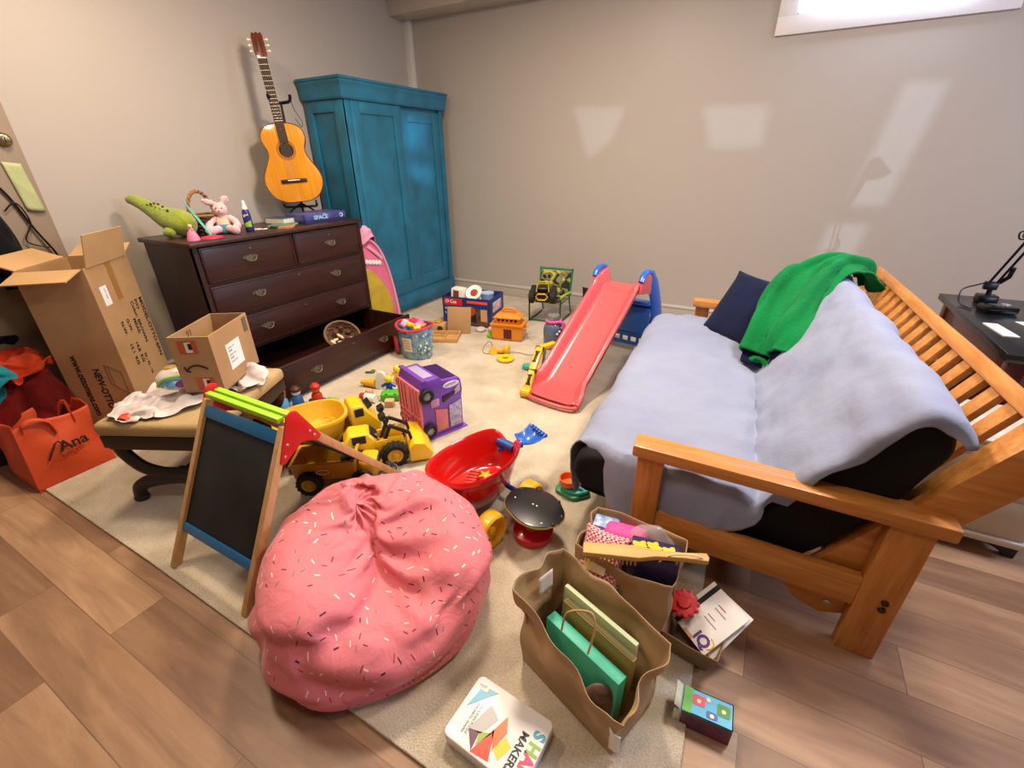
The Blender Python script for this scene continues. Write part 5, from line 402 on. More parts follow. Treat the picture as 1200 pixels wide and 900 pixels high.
MAROON_D = ([94,4,0,-6,0,2,1,-2,-8,-7,-6,-10,-10,-13,-10,-8,-5,-2,0,-5,-5,-4,10,-2,4,1,-3,-1,2,-3,3,2,-2,2,0,4,-1,1,3,0,-4,-1,0,0,15,-11,-1,9,0,-5,-4,-1,2,-2,4,6,1,0,2,1,2,0,-2,-1,0,1,5,13,-7,-10,4,-1,-2,2,-1,4,-1,-7,4,5,6,3,-2,1,-1,2,0,0,3,7,7,-3,-12,1,5,-3,-2,3,-1,7,1,0,0,1,-1,1,2,-2,2,-2,2,-3,1,7,0,-4,1,1,9,-2,2,-3,-2,0,-1,2,4,-2,1,2,-7,-2,-3,-8,4,-1,11,1,-3,8,-1,1,-3,-7,-4,6,10,-2,0,3,-1,0,1,-4,7,-8,-4,5,-6,11,-3,-5,0,0,-4,1,7,5,0,3,1,-4,5,-6,2,3,5,2,-13,4,5,1,3,0,-6,-9,0,6,7,1,-3,7,2,-3,-2,-2,-5,0,2,3,-2,-3,7,-11,0,4,-6,-2,3,7,4,1,8,-8,-2,2,-6,6,-1,-5,2,0,2,1,-11,1,-2,0,-2,3,6,7,3,0,-2,-4,0,-3,-2,0,8,0,-15,10,9,-15,-5,6,4,-3,2,4,11,1,-4,0,-5,4,-4,4,1,-6,-1,14,-15,0,2,3,-1,-5,-1,3,9,10,3,-3,1,0,-3,6,-7,-1,0,0,4,7,-3,-12,2,3,3,7,-6,-1,12,5,-3,1,-3,-4,7,-4,-4,-1,1,4,6,-3,-12,2,-6,12,-2,-2,6,10,3,2,0,-1,-5,-5,2,-8,4,0,2,10,0,-11,6,-9,4,-6,18,-5,4,4,-2,-2,1,-1,-3,-6,-4,2,1,8,4,3,-10,-7,4,3,4,-9,-2,9,1,-2,5,3,-2,0,-3,-6,-10,-2,5,3,13,-8,-5,-1,-9,5,-2,11,-10,2,4,3,0,4,4,-4,0,-4,-6,-1,9,5,-6,-8,1,5,5,-3,-10,9,4,-1,1,0,-2,-4,-4,5,3,0,-1,7,2,-2,-8,-2,-2,-2,4,-3,1,-8,15,-3,5,-7,-3,-4,-6,-2,9,5,0,6,1,-4,-6,-1,-3,-4,6,1,-2,-4,-3,8,4,2,-9,-6,2,0,-4,8,2,3,0,-6,-5,1,-1,0,11,1,0,-14,-4,9,-1,0,10,-3,-3,4,-3,1,-1,-2,2,-7,-2,-1,2,8,0,7,11,12,14,17,16,14,15,13,13,12,13,13,12,13,13,13,12,13,14,15,15,-1,-3,-1,-1,0,0,0,-2,1,-1,1,-2,0,1,0,-1,-2,1,1,-1,0,11,4,1,-3,-2,-2,-2,-1,1,-2,2,0,2,-1,-1,-1,-2,-1,1,1,0,-2,8,0,4,1,-2,-4,-1,1,-1,0,-1,-2,0,2,1,-2,1,1,0,-1,0,-1,9,0,-1,2,-1,0,-2,0,0,0,-1,-2,-2,-2,0,5,1,1,-1,0,0,1,9,0,0,0,1,-1,0,-2,-1,2,-2,1,0,0,-2,-2,2,2,0,-1,-3,-1,9,1,-4,0,3,1,-1,0,1,-2,1,-1,-2,0,-3,3,1,0,-1,0,1,-2,8,1,1,-1,-1,0,2,0,-1,0,-3,-1,3,-2,1,-1,-1,0,1,-3,2,2,5,2,2,1,0,-3,1,1,0,-6,0,4,0,1,4,-6,0,0,0,-2,-3,1,7,1,-1,1,-1,2,-2,0,-3,0,2,0,-1,1,-4,5,0,-2,-2,5,-2,-6,7,-1,2,-3,-1,1,1,-1,-4,5,1,-2,-4,-1,5,-1,0,0,-1,0,5,0,10,-3,1,-7,-5,4,5,1,0,0,-4,-3,5,-1,0,1,-3,3,2,-9,1,6,9,-2,-3,4,-5,-3,-2,2,7,-2,-3,4,-4,-1,1,-3,2,1,-3,2,1,-5,0,1,2,1,6,-2,-3,0,-1,-2,2,-2,1,3,-5,1,-1,0,1,3,-4,5,1,2,2,4,4,1,-1,-4,-4,-3,-1,-2,5,2,0,-2,-1,-2,3,1,-3,1,9,-4,0,3,0,0,1,-9,3,4,-3,0,0,0,3,2,-2,-2,-1,-2,5,-6,8,-1,-1,-1,-1,1,-1,5,-11,-1,7,0,0,-2,0,1,3,0,-5,3,-2,-4,4,6,-2,-4,3,0,-1,-2,2,-6,0,5,0,-3,1,-1,1,-3,4,-6,-1,6,9,-3,1,-4,1,-1,0,-2,4,4,1,-1,-1,-4,-1,1,-3,1,2,-2,-7,2,8,-6,3,6,-7,-1,-5,9,0,4,1,0,-1,1,-6,-2,-1,2,-4,-2,-3,-6,2,9,-2,2,0,0,-7,-5,8,4,-2,-1,0,3,-2,-5,-1,2,-3,-5,1,3,13,1,-5,-6,8,-6,6,-1,-5,1,2,-4,-6,2,8,1,-4,-2,-5,4,-3,7,244,13,8,1,9,11,11,9,5,2,4,0,5,1,-1,-1,3,7,1,-1,4,4,-16,0,4,3,0,-1,1,-2,1,2,-2,2,-4,2,1,2,5,3,5,-1,-8,-3,-5,-10,-2,8,0,-3,-3,0,-1,1,2,4,1,0,0,4,4,0,-3,7,0,-6,-12,7,-6,-4,1,1,-2,0,0,2,0,-4,2,2,6,5,-1,0,-2,2,4,-5,-13,2,7,-5,-7,2,2,-2,0,1,0,9,5,3,1,-5,-7,-1,4,-5,2,10,-12,-2,0,4,0,-4,0,1,6,-1,5,-2,-1,-1,-4,0,3,-3,1,3,-6,0,-14,0,-4,2,4,0,-2,3,0,3,-2,-3,-2,0,4,-2,-1,0,-1,1,3,-2,-10,-6,-2,0,2,4,0,0,-1,-2,0,-1,0,1,1,3,-1,-4,1,-4,3,3,-14,1,-1,-2,1,1,3,0,-3,-2,-1,1,1,-1,-1,3,0,-1,0,-1,-1,0,-14,2,-3,1,-2,0,1,0,-1,0,0,1,1,0,3,-4,0,2,-3,3,-2,-1,-15,-1,2,0,2,-7,1,1,1,0,1,1,1,0,-1,-1,-1,0,
0,2,1,-2,-4,-11,2,3,2,-5,-4,1,0,1,1,1,-2,0,-3,1,1,0,0,-3,2,5,-3,-2,-5,0,-2,7,-2,-6,-3,1,0,-1,1,0,-2,0,-1,2,0,-2,1,5,-14,12,-7,-3,-3,1,1,0,-1,-1,0,1,-1,0,0,0,-1,-1,-1,2,4,-2,-12,2,7,-10,-6,1,0,0,1,1,2,2,-2,-3,2,-1,0,-1,-1,5,0,-5,-8,-9,3,0,3,-6,0,2,-2,-1,0,0,2,0,0,1,0,4,2,-2,-5,-2,-17,4,-2,1,-1,4,-3,0,1,-2,-4,-2,2,2,2,1,1,-2,4,-3,-3,0,-19,4,-1,2,0,-1,1,-2,1,0,0,-2,0,-1,2,0,1,1,-1,-2,1,0,-11,-4,5,-2,-3,1,-1,-1,1,1,0,0,1,-3,-2,1,2,1,-3,0,2,0,-9,-4,-2,3,-1,-1,0,0,-1,1,4,0,-4,4,-6,1,1,-1,-1,0,1,5,-13,4,-5,4,-3,1,-2,3,1,-3,-1,2,-1,1,-2,0,0,-2,-2,0,1,1,-8,3,-4,-6,6,-5,2,2,1,-1,-3,2,6,-8,1,-1,-2,-3,0,0,1,5,], 22, 22, (-3.6065, 0.3367, 0.0093), 0.0015)
TEALC_D = ([64,-2,0,0,-1,-3,-3,-9,-3,-9,-10,-3,2,-7,-5,-1,-2,-5,-2,-1,2,-2,0,1,10,-2,1,-1,2,0,1,-4,4,3,-2,-3,5,1,-3,2,1,-3,-1,0,3,-1,12,-6,6,-2,2,-4,-2,3,2,-2,5,1,-2,2,0,-1,-2,3,-1,-2,1,-3,-1,9,2,-2,3,1,0,-2,0,-2,4,-1,2,1,-2,0,0,1,-1,1,-2,-8,6,1,13,-4,4,-4,-4,1,5,0,-1,-2,5,0,-3,-1,0,4,-4,2,-1,1,1,-10,2,14,-3,0,-1,-3,-1,-1,1,3,-4,-6,10,0,1,0,-1,3,-5,6,0,-1,1,-8,14,-1,-10,6,3,3,-1,1,-1,2,-4,-9,8,-4,4,0,0,3,-3,0,4,-2,0,16,-4,1,-7,3,0,7,0,-1,1,0,-3,-6,5,-5,5,0,1,-1,1,-3,1,3,4,10,-3,1,0,2,-2,1,2,-1,4,-1,-1,-3,1,-4,4,-2,-2,3,-2,2,0,-8,5,11,0,3,-3,0,5,-1,1,-1,2,1,0,-2,-3,-2,3,1,-2,3,0,1,3,-10,5,7,-11,-1,5,-2,12,5,-2,0,-10,1,8,0,-5,4,4,-1,-1,0,1,2,2,-6,3,9,-6,-4,-1,-5,2,11,-6,9,-5,-9,14,4,-7,2,-2,4,0,-5,14,-2,-2,-9,3,6,-10,6,-2,-2,-8,8,-2,8,5,-8,6,-2,3,2,-4,2,0,7,7,1,-1,-11,-1,6,-7,7,3,1,-5,0,6,1,-6,1,4,-9,8,1,-2,4,0,7,2,1,2,-1,-3,-1,4,1,-2,0,2,-1,0,3,-6,-1,4,-7,6,4,-2,5,-1,-7,-4,7,11,-4,-1,-10,8,8,0,0,-8,8,1,-3,0,0,0,-3,4,1,12,-10,4,4,-10,-4,12,-6,-2,-6,6,9,2,-6,-9,8,1,3,2,3,-2,-6,3,14,-5,0,-2,3,-10,-3,13,-6,0,-7,-5,0,5,0,-8,10,9,2,4,-2,0,-4,11,0,-7,4,-2,3,-8,-5,7,-12,-4,-1,5,8,9,5,-6,-2,5,2,0,0,3,6,2,3,-7,4,0,2,-6,-4,5,4,0,-8,0,1,5,-1,-6,-4,4,13,-1,2,-4,10,4,3,0,-1,-1,-1,-4,2,0,-2,10,2,-11,-3,7,0,-3,-7,0,11,1,-3,-5,5,9,0,0,2,4,1,-6,-1,5,1,2,6,-4,0,1,1,-2,-5,-5,5,-5,0,0,-6,5,5,-4,5,12,2,-1,2,-3,-3,4,3,-2,1,0,1,-2,-2,-5,7,8,-7,-3,11,11,7,8,-1,6,11,12,14,9,11,5,9,11,10,10,11,13,11,-4,1,13,0,-9,1,4,-2,6,-2,-5,0,-2,4,0,6,-5,-2,0,-2,-1,0,2,-3,-3,5,11,-3,-6,1,4,0,6,-1,-2,1,-7,1,-1,7,-6,1,1,-2,-2,0,10,-10,-7,5,9,0,-2,2,3,-5,7,-4,-3,5,-7,0,0,5,-3,2,1,-3,-7,-1,10,-6,-3,4,4,0,-1,2,2,-6,0,-1,1,5,-5,-1,4,1,-2,1,2,1,0,5,2,-2,0,3,1,-1,0,4,0,-4,0,-4,0,6,-4,-1,2,1,0,0,3,5,-2,9,-4,-5,-2,-1,1,0,0,6,6,-2,-1,-4,-1,3,-3,1,1,0,1,1,7,-1,3,7,-3,-2,-5,1,0,-1,-2,4,4,-3,2,-8,3,1,-2,-1,1,1,0,14,-5,-5,-2,9,-4,2,-3,0,-1,-1,-5,2,6,-1,4,-6,3,0,0,-2,-2,-1,11,1,-1,-3,-2,5,-4,-1,0,2,-4,-2,-3,0,1,4,3,-3,2,1,-1,1,-1,12,0,-2,0,-4,-2,6,-2,-2,-1,4,1,-1,-1,0,0,1,-2,-2,0,3,-3,3,6,3,2,0,-1,-2,-2,4,0,-2,0,2,-1,1,3,-10,0,4,0,-1,0,1,-4,1,5,-4,5,3,1,1,-3,0,-1,1,0,1,-2,-5,10,-7,0,-2,1,-1,3,3,4,-3,5,-2,0,3,0,0,-1,-1,-1,2,4,-8,4,2,2,-4,3,-3,0,-2,2,14,-7,-1,1,0,0,-1,-1,-6,4,0,1,1,0,-2,-2,6,1,-3,1,-1,0,-4,9,0,-1,-2,1,-1,2,1,2,-5,-1,-1,0,4,-7,-3,-1,5,4,-1,1,-1,3,6,7,1,-2,-1,-1,1,1,1,1,-1,-1,-4,1,2,-3,-3,-1,-2,2,-2,1,1,6,1,-2,4,1,1,-1,1,1,2,2,-2,-6,-1,0,2,0,-9,1,-1,3,2,-2,9,-2,4,-2,1,1,0,0,3,-1,-3,-6,8,1,-9,-4,1,2,-4,1,0,1,3,9,0,2,4,-3,0,-1,0,1,1,-5,7,3,-10,-9,-3,6,6,1,-4,-5,-1,-2,9,-1,3,0,-2,-2,2,0,1,-3,1,0,-6,1,6,-8,-9,1,5,6,3,-7,0,3,5,0,-1,5,0,-5,0,-1,6,2,-7,-12,3,5,0,-5,-2,-3,0,4,6,-3,6,1,0,-2,1,2,1,-1,-3,0,1,3,3,-8,2,1,-6,-1,1,-1,-4,-1,-1,80,8,11,13,3,-1,8,2,13,7,4,6,4,8,4,9,7,4,8,-4,-4,5,5,13,-8,-3,-1,8,0,-8,5,-5,3,4,-1,4,-9,0,-6,4,2,-6,12,1,-8,-6,1,10,-8,-4,3,10,1,-8,0,-7,4,-2,-6,11,-1,-1,-7,6,-1,-6,12,7,0,-3,1,9,-3,-5,2,3,0,-4,7,-8,9,-3,-7,7,3,-7,-4,5,-6,-6,5,12,-3,-5,1,1,-1,-1,5,7,-2,-4,7,-1,7,-5,-10,6,7,-10,0,8,-8,-8,-1,0,-8,-2,2,-2,-1,0,2,6,0,-1,-2,1,12,-1,-11,7,10,-11,3,5,-8,-12,5,-5,-6,4,6,2,0,-2,1,-1,-8,
-4,1,-2,13,2,-7,5,3,-13,5,6,-1,0,11,-6,-6,1,1,3,-7,-3,5,-4,-2,-2,4,-3,10,0,-3,-5,2,-5,2,8,-8,6,12,1,-9,0,-1,7,-10,-7,9,6,-5,-5,2,-1,6,-6,6,-3,4,-1,-11,-4,-2,-2,2,6,-4,-2,3,7,-4,1,-2,4,3,-3,-8,-2,3,5,6,-12,5,5,-7,3,-2,0,-3,2,-3,-1,3,9,-5,3,-5,0,3,3,-9,3,2,4,5,-13,5,-5,-4,6,-2,2,-10,1,0,3,-1,4,-1,9,-5,-5,0,7,-6,-1,-3,8,4,-13,1,-8,3,-4,-2,7,-4,-3,-1,1,-1,2,0,5,-3,-1,0,1,4,2,-12,10,6,-10,9,-1,3,-9,-4,5,0,2,2,0,-5,-1,4,2,-7,4,1,-5,7,7,-13,6,-5,1,-2,2,9,-4,-9,4,-1,0,-3,1,1,0,5,5,-9,3,1,-11,8,6,-12,-10,-1,-1,1,1,8,-1,-5,3,-5,6,1,-2,-2,3,8,5,-5,-5,0,-11,7,7,-9,-3,1,0,0,0,9,-1,-1,5,-5,-1,7,-4,-1,-5,3,2,6,3,-6,-12,4,2,-12,-2,0,4,-1,1,7,-8,-1,7,3,-5,3,-6,4,-4,0,-2,4,5,3,-11,1,-1,-8,3,-3,4,-2,-3,6,2,3,4,-6,-1,1,-4,-8,0,1,0,2,2,7,-8,15,-6,-6,2,-3,1,-1,-1,2,-1,-3,1,-1,-3,1,3,-3,2,-1,4,5,-3,-9,0,13,-4,2,2,-5,-3,-4,-1,2,-1,5,2,-6,-5,9,4,-9,-3,1,4,8,-11,1,0,7,-3,-1,5,5,-2,-7,-2,3,-1,-3,6,-9,2,1,10,1,-4,-9,2,-11,1,0,3,-3,-1,1,1,9,-2,-3,-1,4,-11,5,6,-11,0,0,6,10,0,-13,], 23, 23, (-3.6833, 0.2223, 0.2915), 0.0015)
NAVY_D = ([39,19,12,5,-6,1,-3,-9,-5,-9,-11,-2,2,-9,-7,-6,-6,5,-1,-9,-2,3,16,2,-3,-1,0,-5,8,3,-3,1,-4,-3,-4,-8,1,-7,-5,3,6,7,2,0,-10,9,-8,-4,2,6,5,2,1,-10,11,-8,-5,-5,0,6,5,-2,1,-5,6,-8,-11,-1,4,2,6,15,11,2,-4,-9,-8,-3,1,11,2,-1,0,1,-5,-7,2,11,-4,-2,12,-2,-1,2,-6,-3,-3,-8,7,6,-1,-1,2,1,3,-7,4,3,6,2,-1,0,4,-10,3,0,-6,-3,8,2,0,-1,3,3,-1,2,9,-4,2,2,0,1,-6,1,4,-1,-4,4,1,-1,-2,2,4,2,9,0,3,3,-6,-7,6,7,3,-2,-3,0,1,-1,-6,-2,9,-6,8,5,2,-2,-2,-1,-7,-2,2,1,-6,0,14,6,-5,1,-2,-9,2,2,9,0,0,2,-3,-5,-8,3,5,-3,-2,9,7,-7,-8,3,11,-4,-2,6,-2,-4,2,1,2,-1,2,0,-1,1,-2,-1,-2,-3,5,1,-8,7,1,-1,-3,7,-3,5,-3,-1,-4,4,-1,-2,3,-1,7,-2,2,-18,8,12,1,-6,1,-1,2,0,-5,-10,13,7,-9,7,8,-4,-7,-2,-5,10,8,0,1,-7,-4,6,2,-7,-8,8,11,-7,-2,11,-5,-3,3,-4,7,-5,-2,10,-1,-4,0,1,-12,-6,13,3,-1,7,4,-1,-11,-2,1,7,-2,-7,10,-4,1,3,2,-12,-10,18,9,-5,0,-1,7,-13,-6,3,10,-4,-5,8,-2,7,-2,3,-11,-10,11,-4,-7,11,14,12,-5,7,9,17,12,13,11,6,8,11,-6,-5,-2,6,10,-1,-8,-6,6,1,2,-4,1,-2,1,4,-5,-1,12,0,4,8,7,-3,-3,-5,2,-1,6,-2,-5,-2,1,2,5,-4,3,6,5,1,2,1,2,1,1,0,-2,-1,1,-4,-5,1,0,3,2,7,5,-3,2,4,3,-8,3,7,-3,1,-1,1,-4,-3,4,0,-1,2,2,3,-2,2,2,5,-4,-6,3,1,1,2,2,-4,-5,4,1,-2,7,-2,-2,-3,2,8,3,-1,-9,0,2,-1,3,4,-7,-5,1,4,5,3,0,-8,-2,4,6,3,-2,-3,0,2,1,0,1,-3,-6,0,8,-1,-8,4,-2,-1,-1,3,6,-2,0,3,-3,-2,7,0,-13,-2,8,-9,10,1,4,-8,-6,0,1,0,-3,-1,6,3,1,1,-2,-7,9,5,-9,3,-7,5,2,-3,-1,-5,2,-3,-2,2,1,0,12,1,5,3,1,-7,4,3,1,0,0,1,-6,1,-3,-5,2,5,5,-1,9,0,4,-3,-2,-1,2,-3,-4,8,1,1,-2,-2,-7,-1,6,6,10,-3,0,4,-3,2,-6,4,2,2,3,-3,0,-3,0,-5,-5,8,8,0,-1,4,3,-6,1,-1,2,-2,1,2,-3,3,-1,1,-4,-6,8,0,2,-1,-2,4,-1,-6,0,3,1,-6,6,2,2,0,-2,-8,7,-1,-1,3,3,-2,2,0,-6,-5,6,5,-3,-1,4,1,-2,0,-1,4,4,-6,5,3,2,0,0,-9,-3,7,4,-4,-2,4,5,0,44,0,10,6,-8,2,-10,-1,-3,-2,-4,-6,3,0,-6,2,-11,-16,14,-10,-4,3,4,-16,-2,2,15,6,-5,-2,-10,-2,-1,-5,9,5,16,-1,-13,-7,9,-4,-6,8,-6,11,5,-2,1,-5,-1,-7,-5,13,6,14,3,-13,-11,5,2,-11,1,-3,12,6,-2,3,0,2,1,-11,-4,8,6,-1,-10,2,6,2,-4,-10,-2,10,7,1,0,0,-1,1,3,-11,0,11,5,-1,4,2,1,-5,-12,-2,12,3,-3,3,0,-1,10,-8,-8,-2,14,1,-6,5,8,3,-3,-2,-3,-3,-3,-7,6,11,6,3,-3,-11,-2,10,7,-9,1,5,6,-8,-2,0,1,-5,-9,-1,2,3,-6,-2,-10,3,10,4,-7,1,5,3,-10,-2,7,0,0,-3,1,-11,4,5,5,-12,-11,0,-2,4,-1,1,8,8,-3,3,-2,-4,3,-1,-5,-3,-5,8,-1,-8,-2,2,0,4,-10,0,11,6,1,-3,1,2,4,-4,-4,1,6,1,-5,-2,7,0,-2,-12,-1,9,3,1,7,-1,-7,7,2,3,2,-3,5,-10,3,-1,2,-1,-13,-6,10,2,7,2,2,-3,6,-10,3,7,1,-2,-17,-1,12,-2,1,-8,-10,7,-4,12,5,4,-6,-1,-14,7,5,1,1,-9,-6,12,-2,3,-6,-13,-11,10,11,3,-1,-6,-6,-11,1,6,4,-3,-6,8,8,-2,4,1,-8,-2,3,7,6,2,2,-8,-12,-1,3,15,-3,-15,12,9,-5,-4,-8,-3,1,-1,15,9,0,-3,-11,-10,0,2,15,-3,-13,12,6,0,], 18, 18, (-3.868, 0.4399, 0.544), 0.0015)
# ------------------------------------------------------------------ rug
def carpet_mat():
    m = bpy.data.materials.new('carpet'); m.use_nodes = True; nt = m.node_tree; b = nt.nodes['Principled BSDF']; L = nt.links.new
    b.inputs['Roughness'].default_value = 0.95; b.inputs['Specular IOR Level'].default_value = 0.1; b.inputs['Sheen Weight'].default_value = 0.2
    tc = nt.nodes.new('ShaderNodeTexCoord')
    n1 = nt.nodes.new('ShaderNodeTexNoise'); n1.inputs['Scale'].default_value = 3.2; n1.inputs['Detail'].default_value = 6; n1.inputs['Roughness'].default_value = 0.65
    n2 = nt.nodes.new('ShaderNodeTexNoise'); n2.inputs['Scale'].default_value = 160; n2.inputs['Detail'].default_value = 3
    L(tc.outputs['Object'], n1.inputs['Vector']); L(tc.outputs['Object'], n2.inputs['Vector'])
    r = nt.nodes.new('ShaderNodeValToRGB'); e = r.color_ramp.elements; e[0].position = .33; e[0].color = hexc('#b7a890'); e[1].position = .62; e[1].color = hexc('#d5c7b0')
    L(n1.outputs['Fac'], r.inputs['Fac'])
    mx = nt.nodes.new('ShaderNodeMix'); mx.data_type = 'RGBA'; mx.blend_type = 'MULTIPLY'; mx.inputs['Factor'].default_value = 0.5
    r2 = nt.nodes.new('ShaderNodeValToRGB'); f = r2.color_ramp.elements; f[0].position = .3; f[0].color = (.55, .55, .55, 1); f[1].position = .6; f[1].color = (1, 1, 1, 1)
    L(n2.outputs['Fac'], r2.inputs['Fac']); L(r.outputs['Color'], mx.inputs['A']); L(r2.outputs['Color'], mx.inputs['B'])
    L(mx.outputs['Result'], b.inputs['Base Color'])
    bp = nt.nodes.new('ShaderNodeBump'); bp.inputs['Strength'].default_value = 0.6; bp.inputs['Distance'].default_value = 0.006
    L(n2.outputs['Fac'], bp.inputs['Height']); L(bp.outputs['Normal'], b.inputs['Normal'])
    return m
RUGZ = 0.012
rug = MB()
def rugf():
    a = [(-3.0, .455), (-2.0, .46), (-1.3, .455), (-.55, .44), (0.09, .43), (0.085, .8), (.06, 1.36), (.045, 1.65), (.04, 4.74), (-3.32, 4.74), (-3.32, 3.02), (-3.0, 3.02)]
    return a
rug.prism(rugf(), RUGZ, bev=0.004)
o = obj('carpet', rug, carpet_mat(), angle=60); tag(o, 'large cream carpet laid over the brown plank floor under the toys', 'carpet')
Z = RUGZ

# ------------------------------------------------------------------ futon
PINE = wood('#cf8d45', '#b9732c', (3, 3, 3), 5, 0.42, 0.08)
PINEX = wood('#d2914a', '#b8712b', (1.2, 12, 12), 4, 0.42, 0.08)
PINEY = wood('#d2914a', '#b8712b', (12, 1.2, 12), 4, 0.42, 0.08)
PINEZ = wood('#cd8a42', '#b16a26', (12, 12, 1.2), 4, 0.42, 0.08)
ft = thing('futon', 'orange pine futon frame with slatted back and plank arms, standing on the carpet edge', 'futon', (0, 0, 0))
for yy, s in ((1.38, 1), (3.40, -1)):
    y0, y1 = (yy, yy+.045) if s > 0 else (yy-.0, yy+.045)
    obj('front_post', MB().span((-.252, y0, Z if s > 0 else Z), (-.160, y1, .545), bev=.005), PINEZ, ft)
    obj('rear_post', MB().span((.478, y0, 0), (.588, y1, .545), bev=.005), PINEZ, ft)
    a0, a1 = (yy-.012, yy+.082) if s > 0 else (yy-.035, yy+.06)
    obj('armrest', MB().span((-.272, a0, .545), (.625, a1, .592), bev=.008), PINEX, ft)
    r = obj('side_rail', MB().span((-.16, y0+.004, .2), (.478, y1-.006, .315), bev=.004), PINEX, ft)
bk = MB()
for x in (.02, .2, .34):
    bk.span((x, 1.47, .17), (x+.07, 3.36, .2), bev=.003)
obj('seat_slats', bk, PINEY, ft)
for yy in (1.43, 3.35):
    br = MB()
    br.bar((-.36, yy+.02, .212), (.36, yy+.02, .212), .04, .075, bev=.004)
    obj('seat_rail', br, PINEX, ft)
    g = MB(); g.prism([(.24, .22), (.58, .22), (.54, .13), (.42, .075), (.34, .10)], .03, frame_m((0, yy+.03, 0), (1, 0, 0), (0, 0, 1)), bev=.003)
    gp = obj('pivot_bracket', g, PINEX, ft)
    obj('bolt_head', MB().lathe([(0, 0), (.012, 0), (.011, .006), (0, .009)], 14, (.43, yy+.0, .135), Matrix.Rotation(PI/2, 4, 'X')), mat('#c9c6bd', 0.25, metal=0.9), gp)
    sr = MB(); sr.bar((.36, yy+.022, .18), (.748, yy+.022, .86), .04, .11, up=(-1, 0, .6), bev=.005)
    obj('back_side_rail', sr, PINEX, ft)
bd = Vector((.388, 0, .68)).normalized()
tr = MB(); tr.bar((.727, 1.40, .882), (.727, 3.42, .882), .046, .040, up=(-bd.z, 0, bd.x), bev=.006)
obj('back_top_rail', tr, PINEY, ft)
tr = MB(); tr.bar((.42, 1.44, .31), (.42, 3.36, .31), .08, .04, up=(-bd.z, 0, bd.x), bev=.006)
obj('back_lower_rail', tr, PINEY, ft)
ns = 17
for i in range(ns):
    yy = 1.52 + i*(3.30-1.52)/(ns-1)
    s_ = MB(); s_.bar((.435, yy, .33), (.722, yy, .868), .062, .022, up=(-bd.z, 0, bd.x), bev=.003)
    obj('back_slat', s_, PINEX, ft)
bl = MB()
for dz in (.225, .255): bl.lathe([(0, 0), (.011, 0), (.010, .005), (.004, .006), (0, .003)], 14, (.548, 1.379, dz), Matrix.Rotation(PI/2, 4, 'X'))
obj('bolt_heads', bl, mat('#4b3a26', 0.3, metal=0.9), ft)

# mattress profile in xz
MP = [(-.40, .235), (-.495, .28), (-.52, .36), (-.475, .435), (-.33, .465), (-.1, .468), (.07, .452), (.155, .425), (.20, .475), (.29, .62), (.395, .78),
      (.46, .862), (.508, .874), (.555, .84), (.575, .765), (.545, .67), (.50, .545), (.42, .41), (.345, .29), (.24, .235)]
MPs = catmull([Vector((x, z, 0)) for x, z in MP], 5, True)
NM = len(MPs)
def pnorm(P, i):
    a = P[(i-1) % len(P)]; b = P[(i+1) % len(P)]; d = (b-a).normalized(); return Vector((-d.y, d.x, 0))   # outward for clockwise
_sgn = 1 if pnorm(MPs, 30).y > 0 else -1
MN = [pnorm(MPs, i)*_sgn for i in range(NM)]
Y0, Y1 = 1.465, 3.355
def mring(y, inset):
    r = []
    for i in range(NM):
        q = MPs[i] - MN[i]*inset
        wob = 0.006*nz((q.x*3, y*3, q.y*3), 1, 2)
        r.append((q.x + MN[i].x*wob, y, q.y + MN[i].y*wob))
    return r
rings = []
for k in range(6):
    a = (1-k/5)*PI/2; rings.append(mring(Y0+.055*(1-math.sin(a)) - .02, .032*(1-math.cos(a))))
for k in range(1, 22): rings.append(mring(Y0+.06 + (Y1-Y0-.12)*k/22, 0))
for k in range(6):
    a = k/5*PI/2; rings.append(mring(Y1-.055*(1-math.sin(a)) , .032*(1-math.cos(a))))
mm_ = MB().loft(rings, caps=False)
for q_, rg in ((0, rings[0]), (1, rings[-1])):
    t_ = bmesh.new(); vs = [t_.verts.new(p) for p in rg]
    f_ = t_.faces.new(vs); f_.normal_update(); bmesh.ops.triangulate(t_, faces=[f_], quad_method='BEAUTY', ngon_method='EAR_CLIP')
    mm_.merge(t_)
bmesh.ops.remove_doubles(mm_.bm, verts=mm_.bm.verts, dist=1e-5); bmesh.ops.recalc_face_normals(mm_.bm, faces=mm_.bm.faces)
o = obj('futon_mattress', mm_, mat('#0b0b0d', 0.75, bump=0.1, bscale=60, spec=0.3), angle=70)
tag(o, 'thick black futon mattress folded into a seat and back on the pine frame', 'mattress')
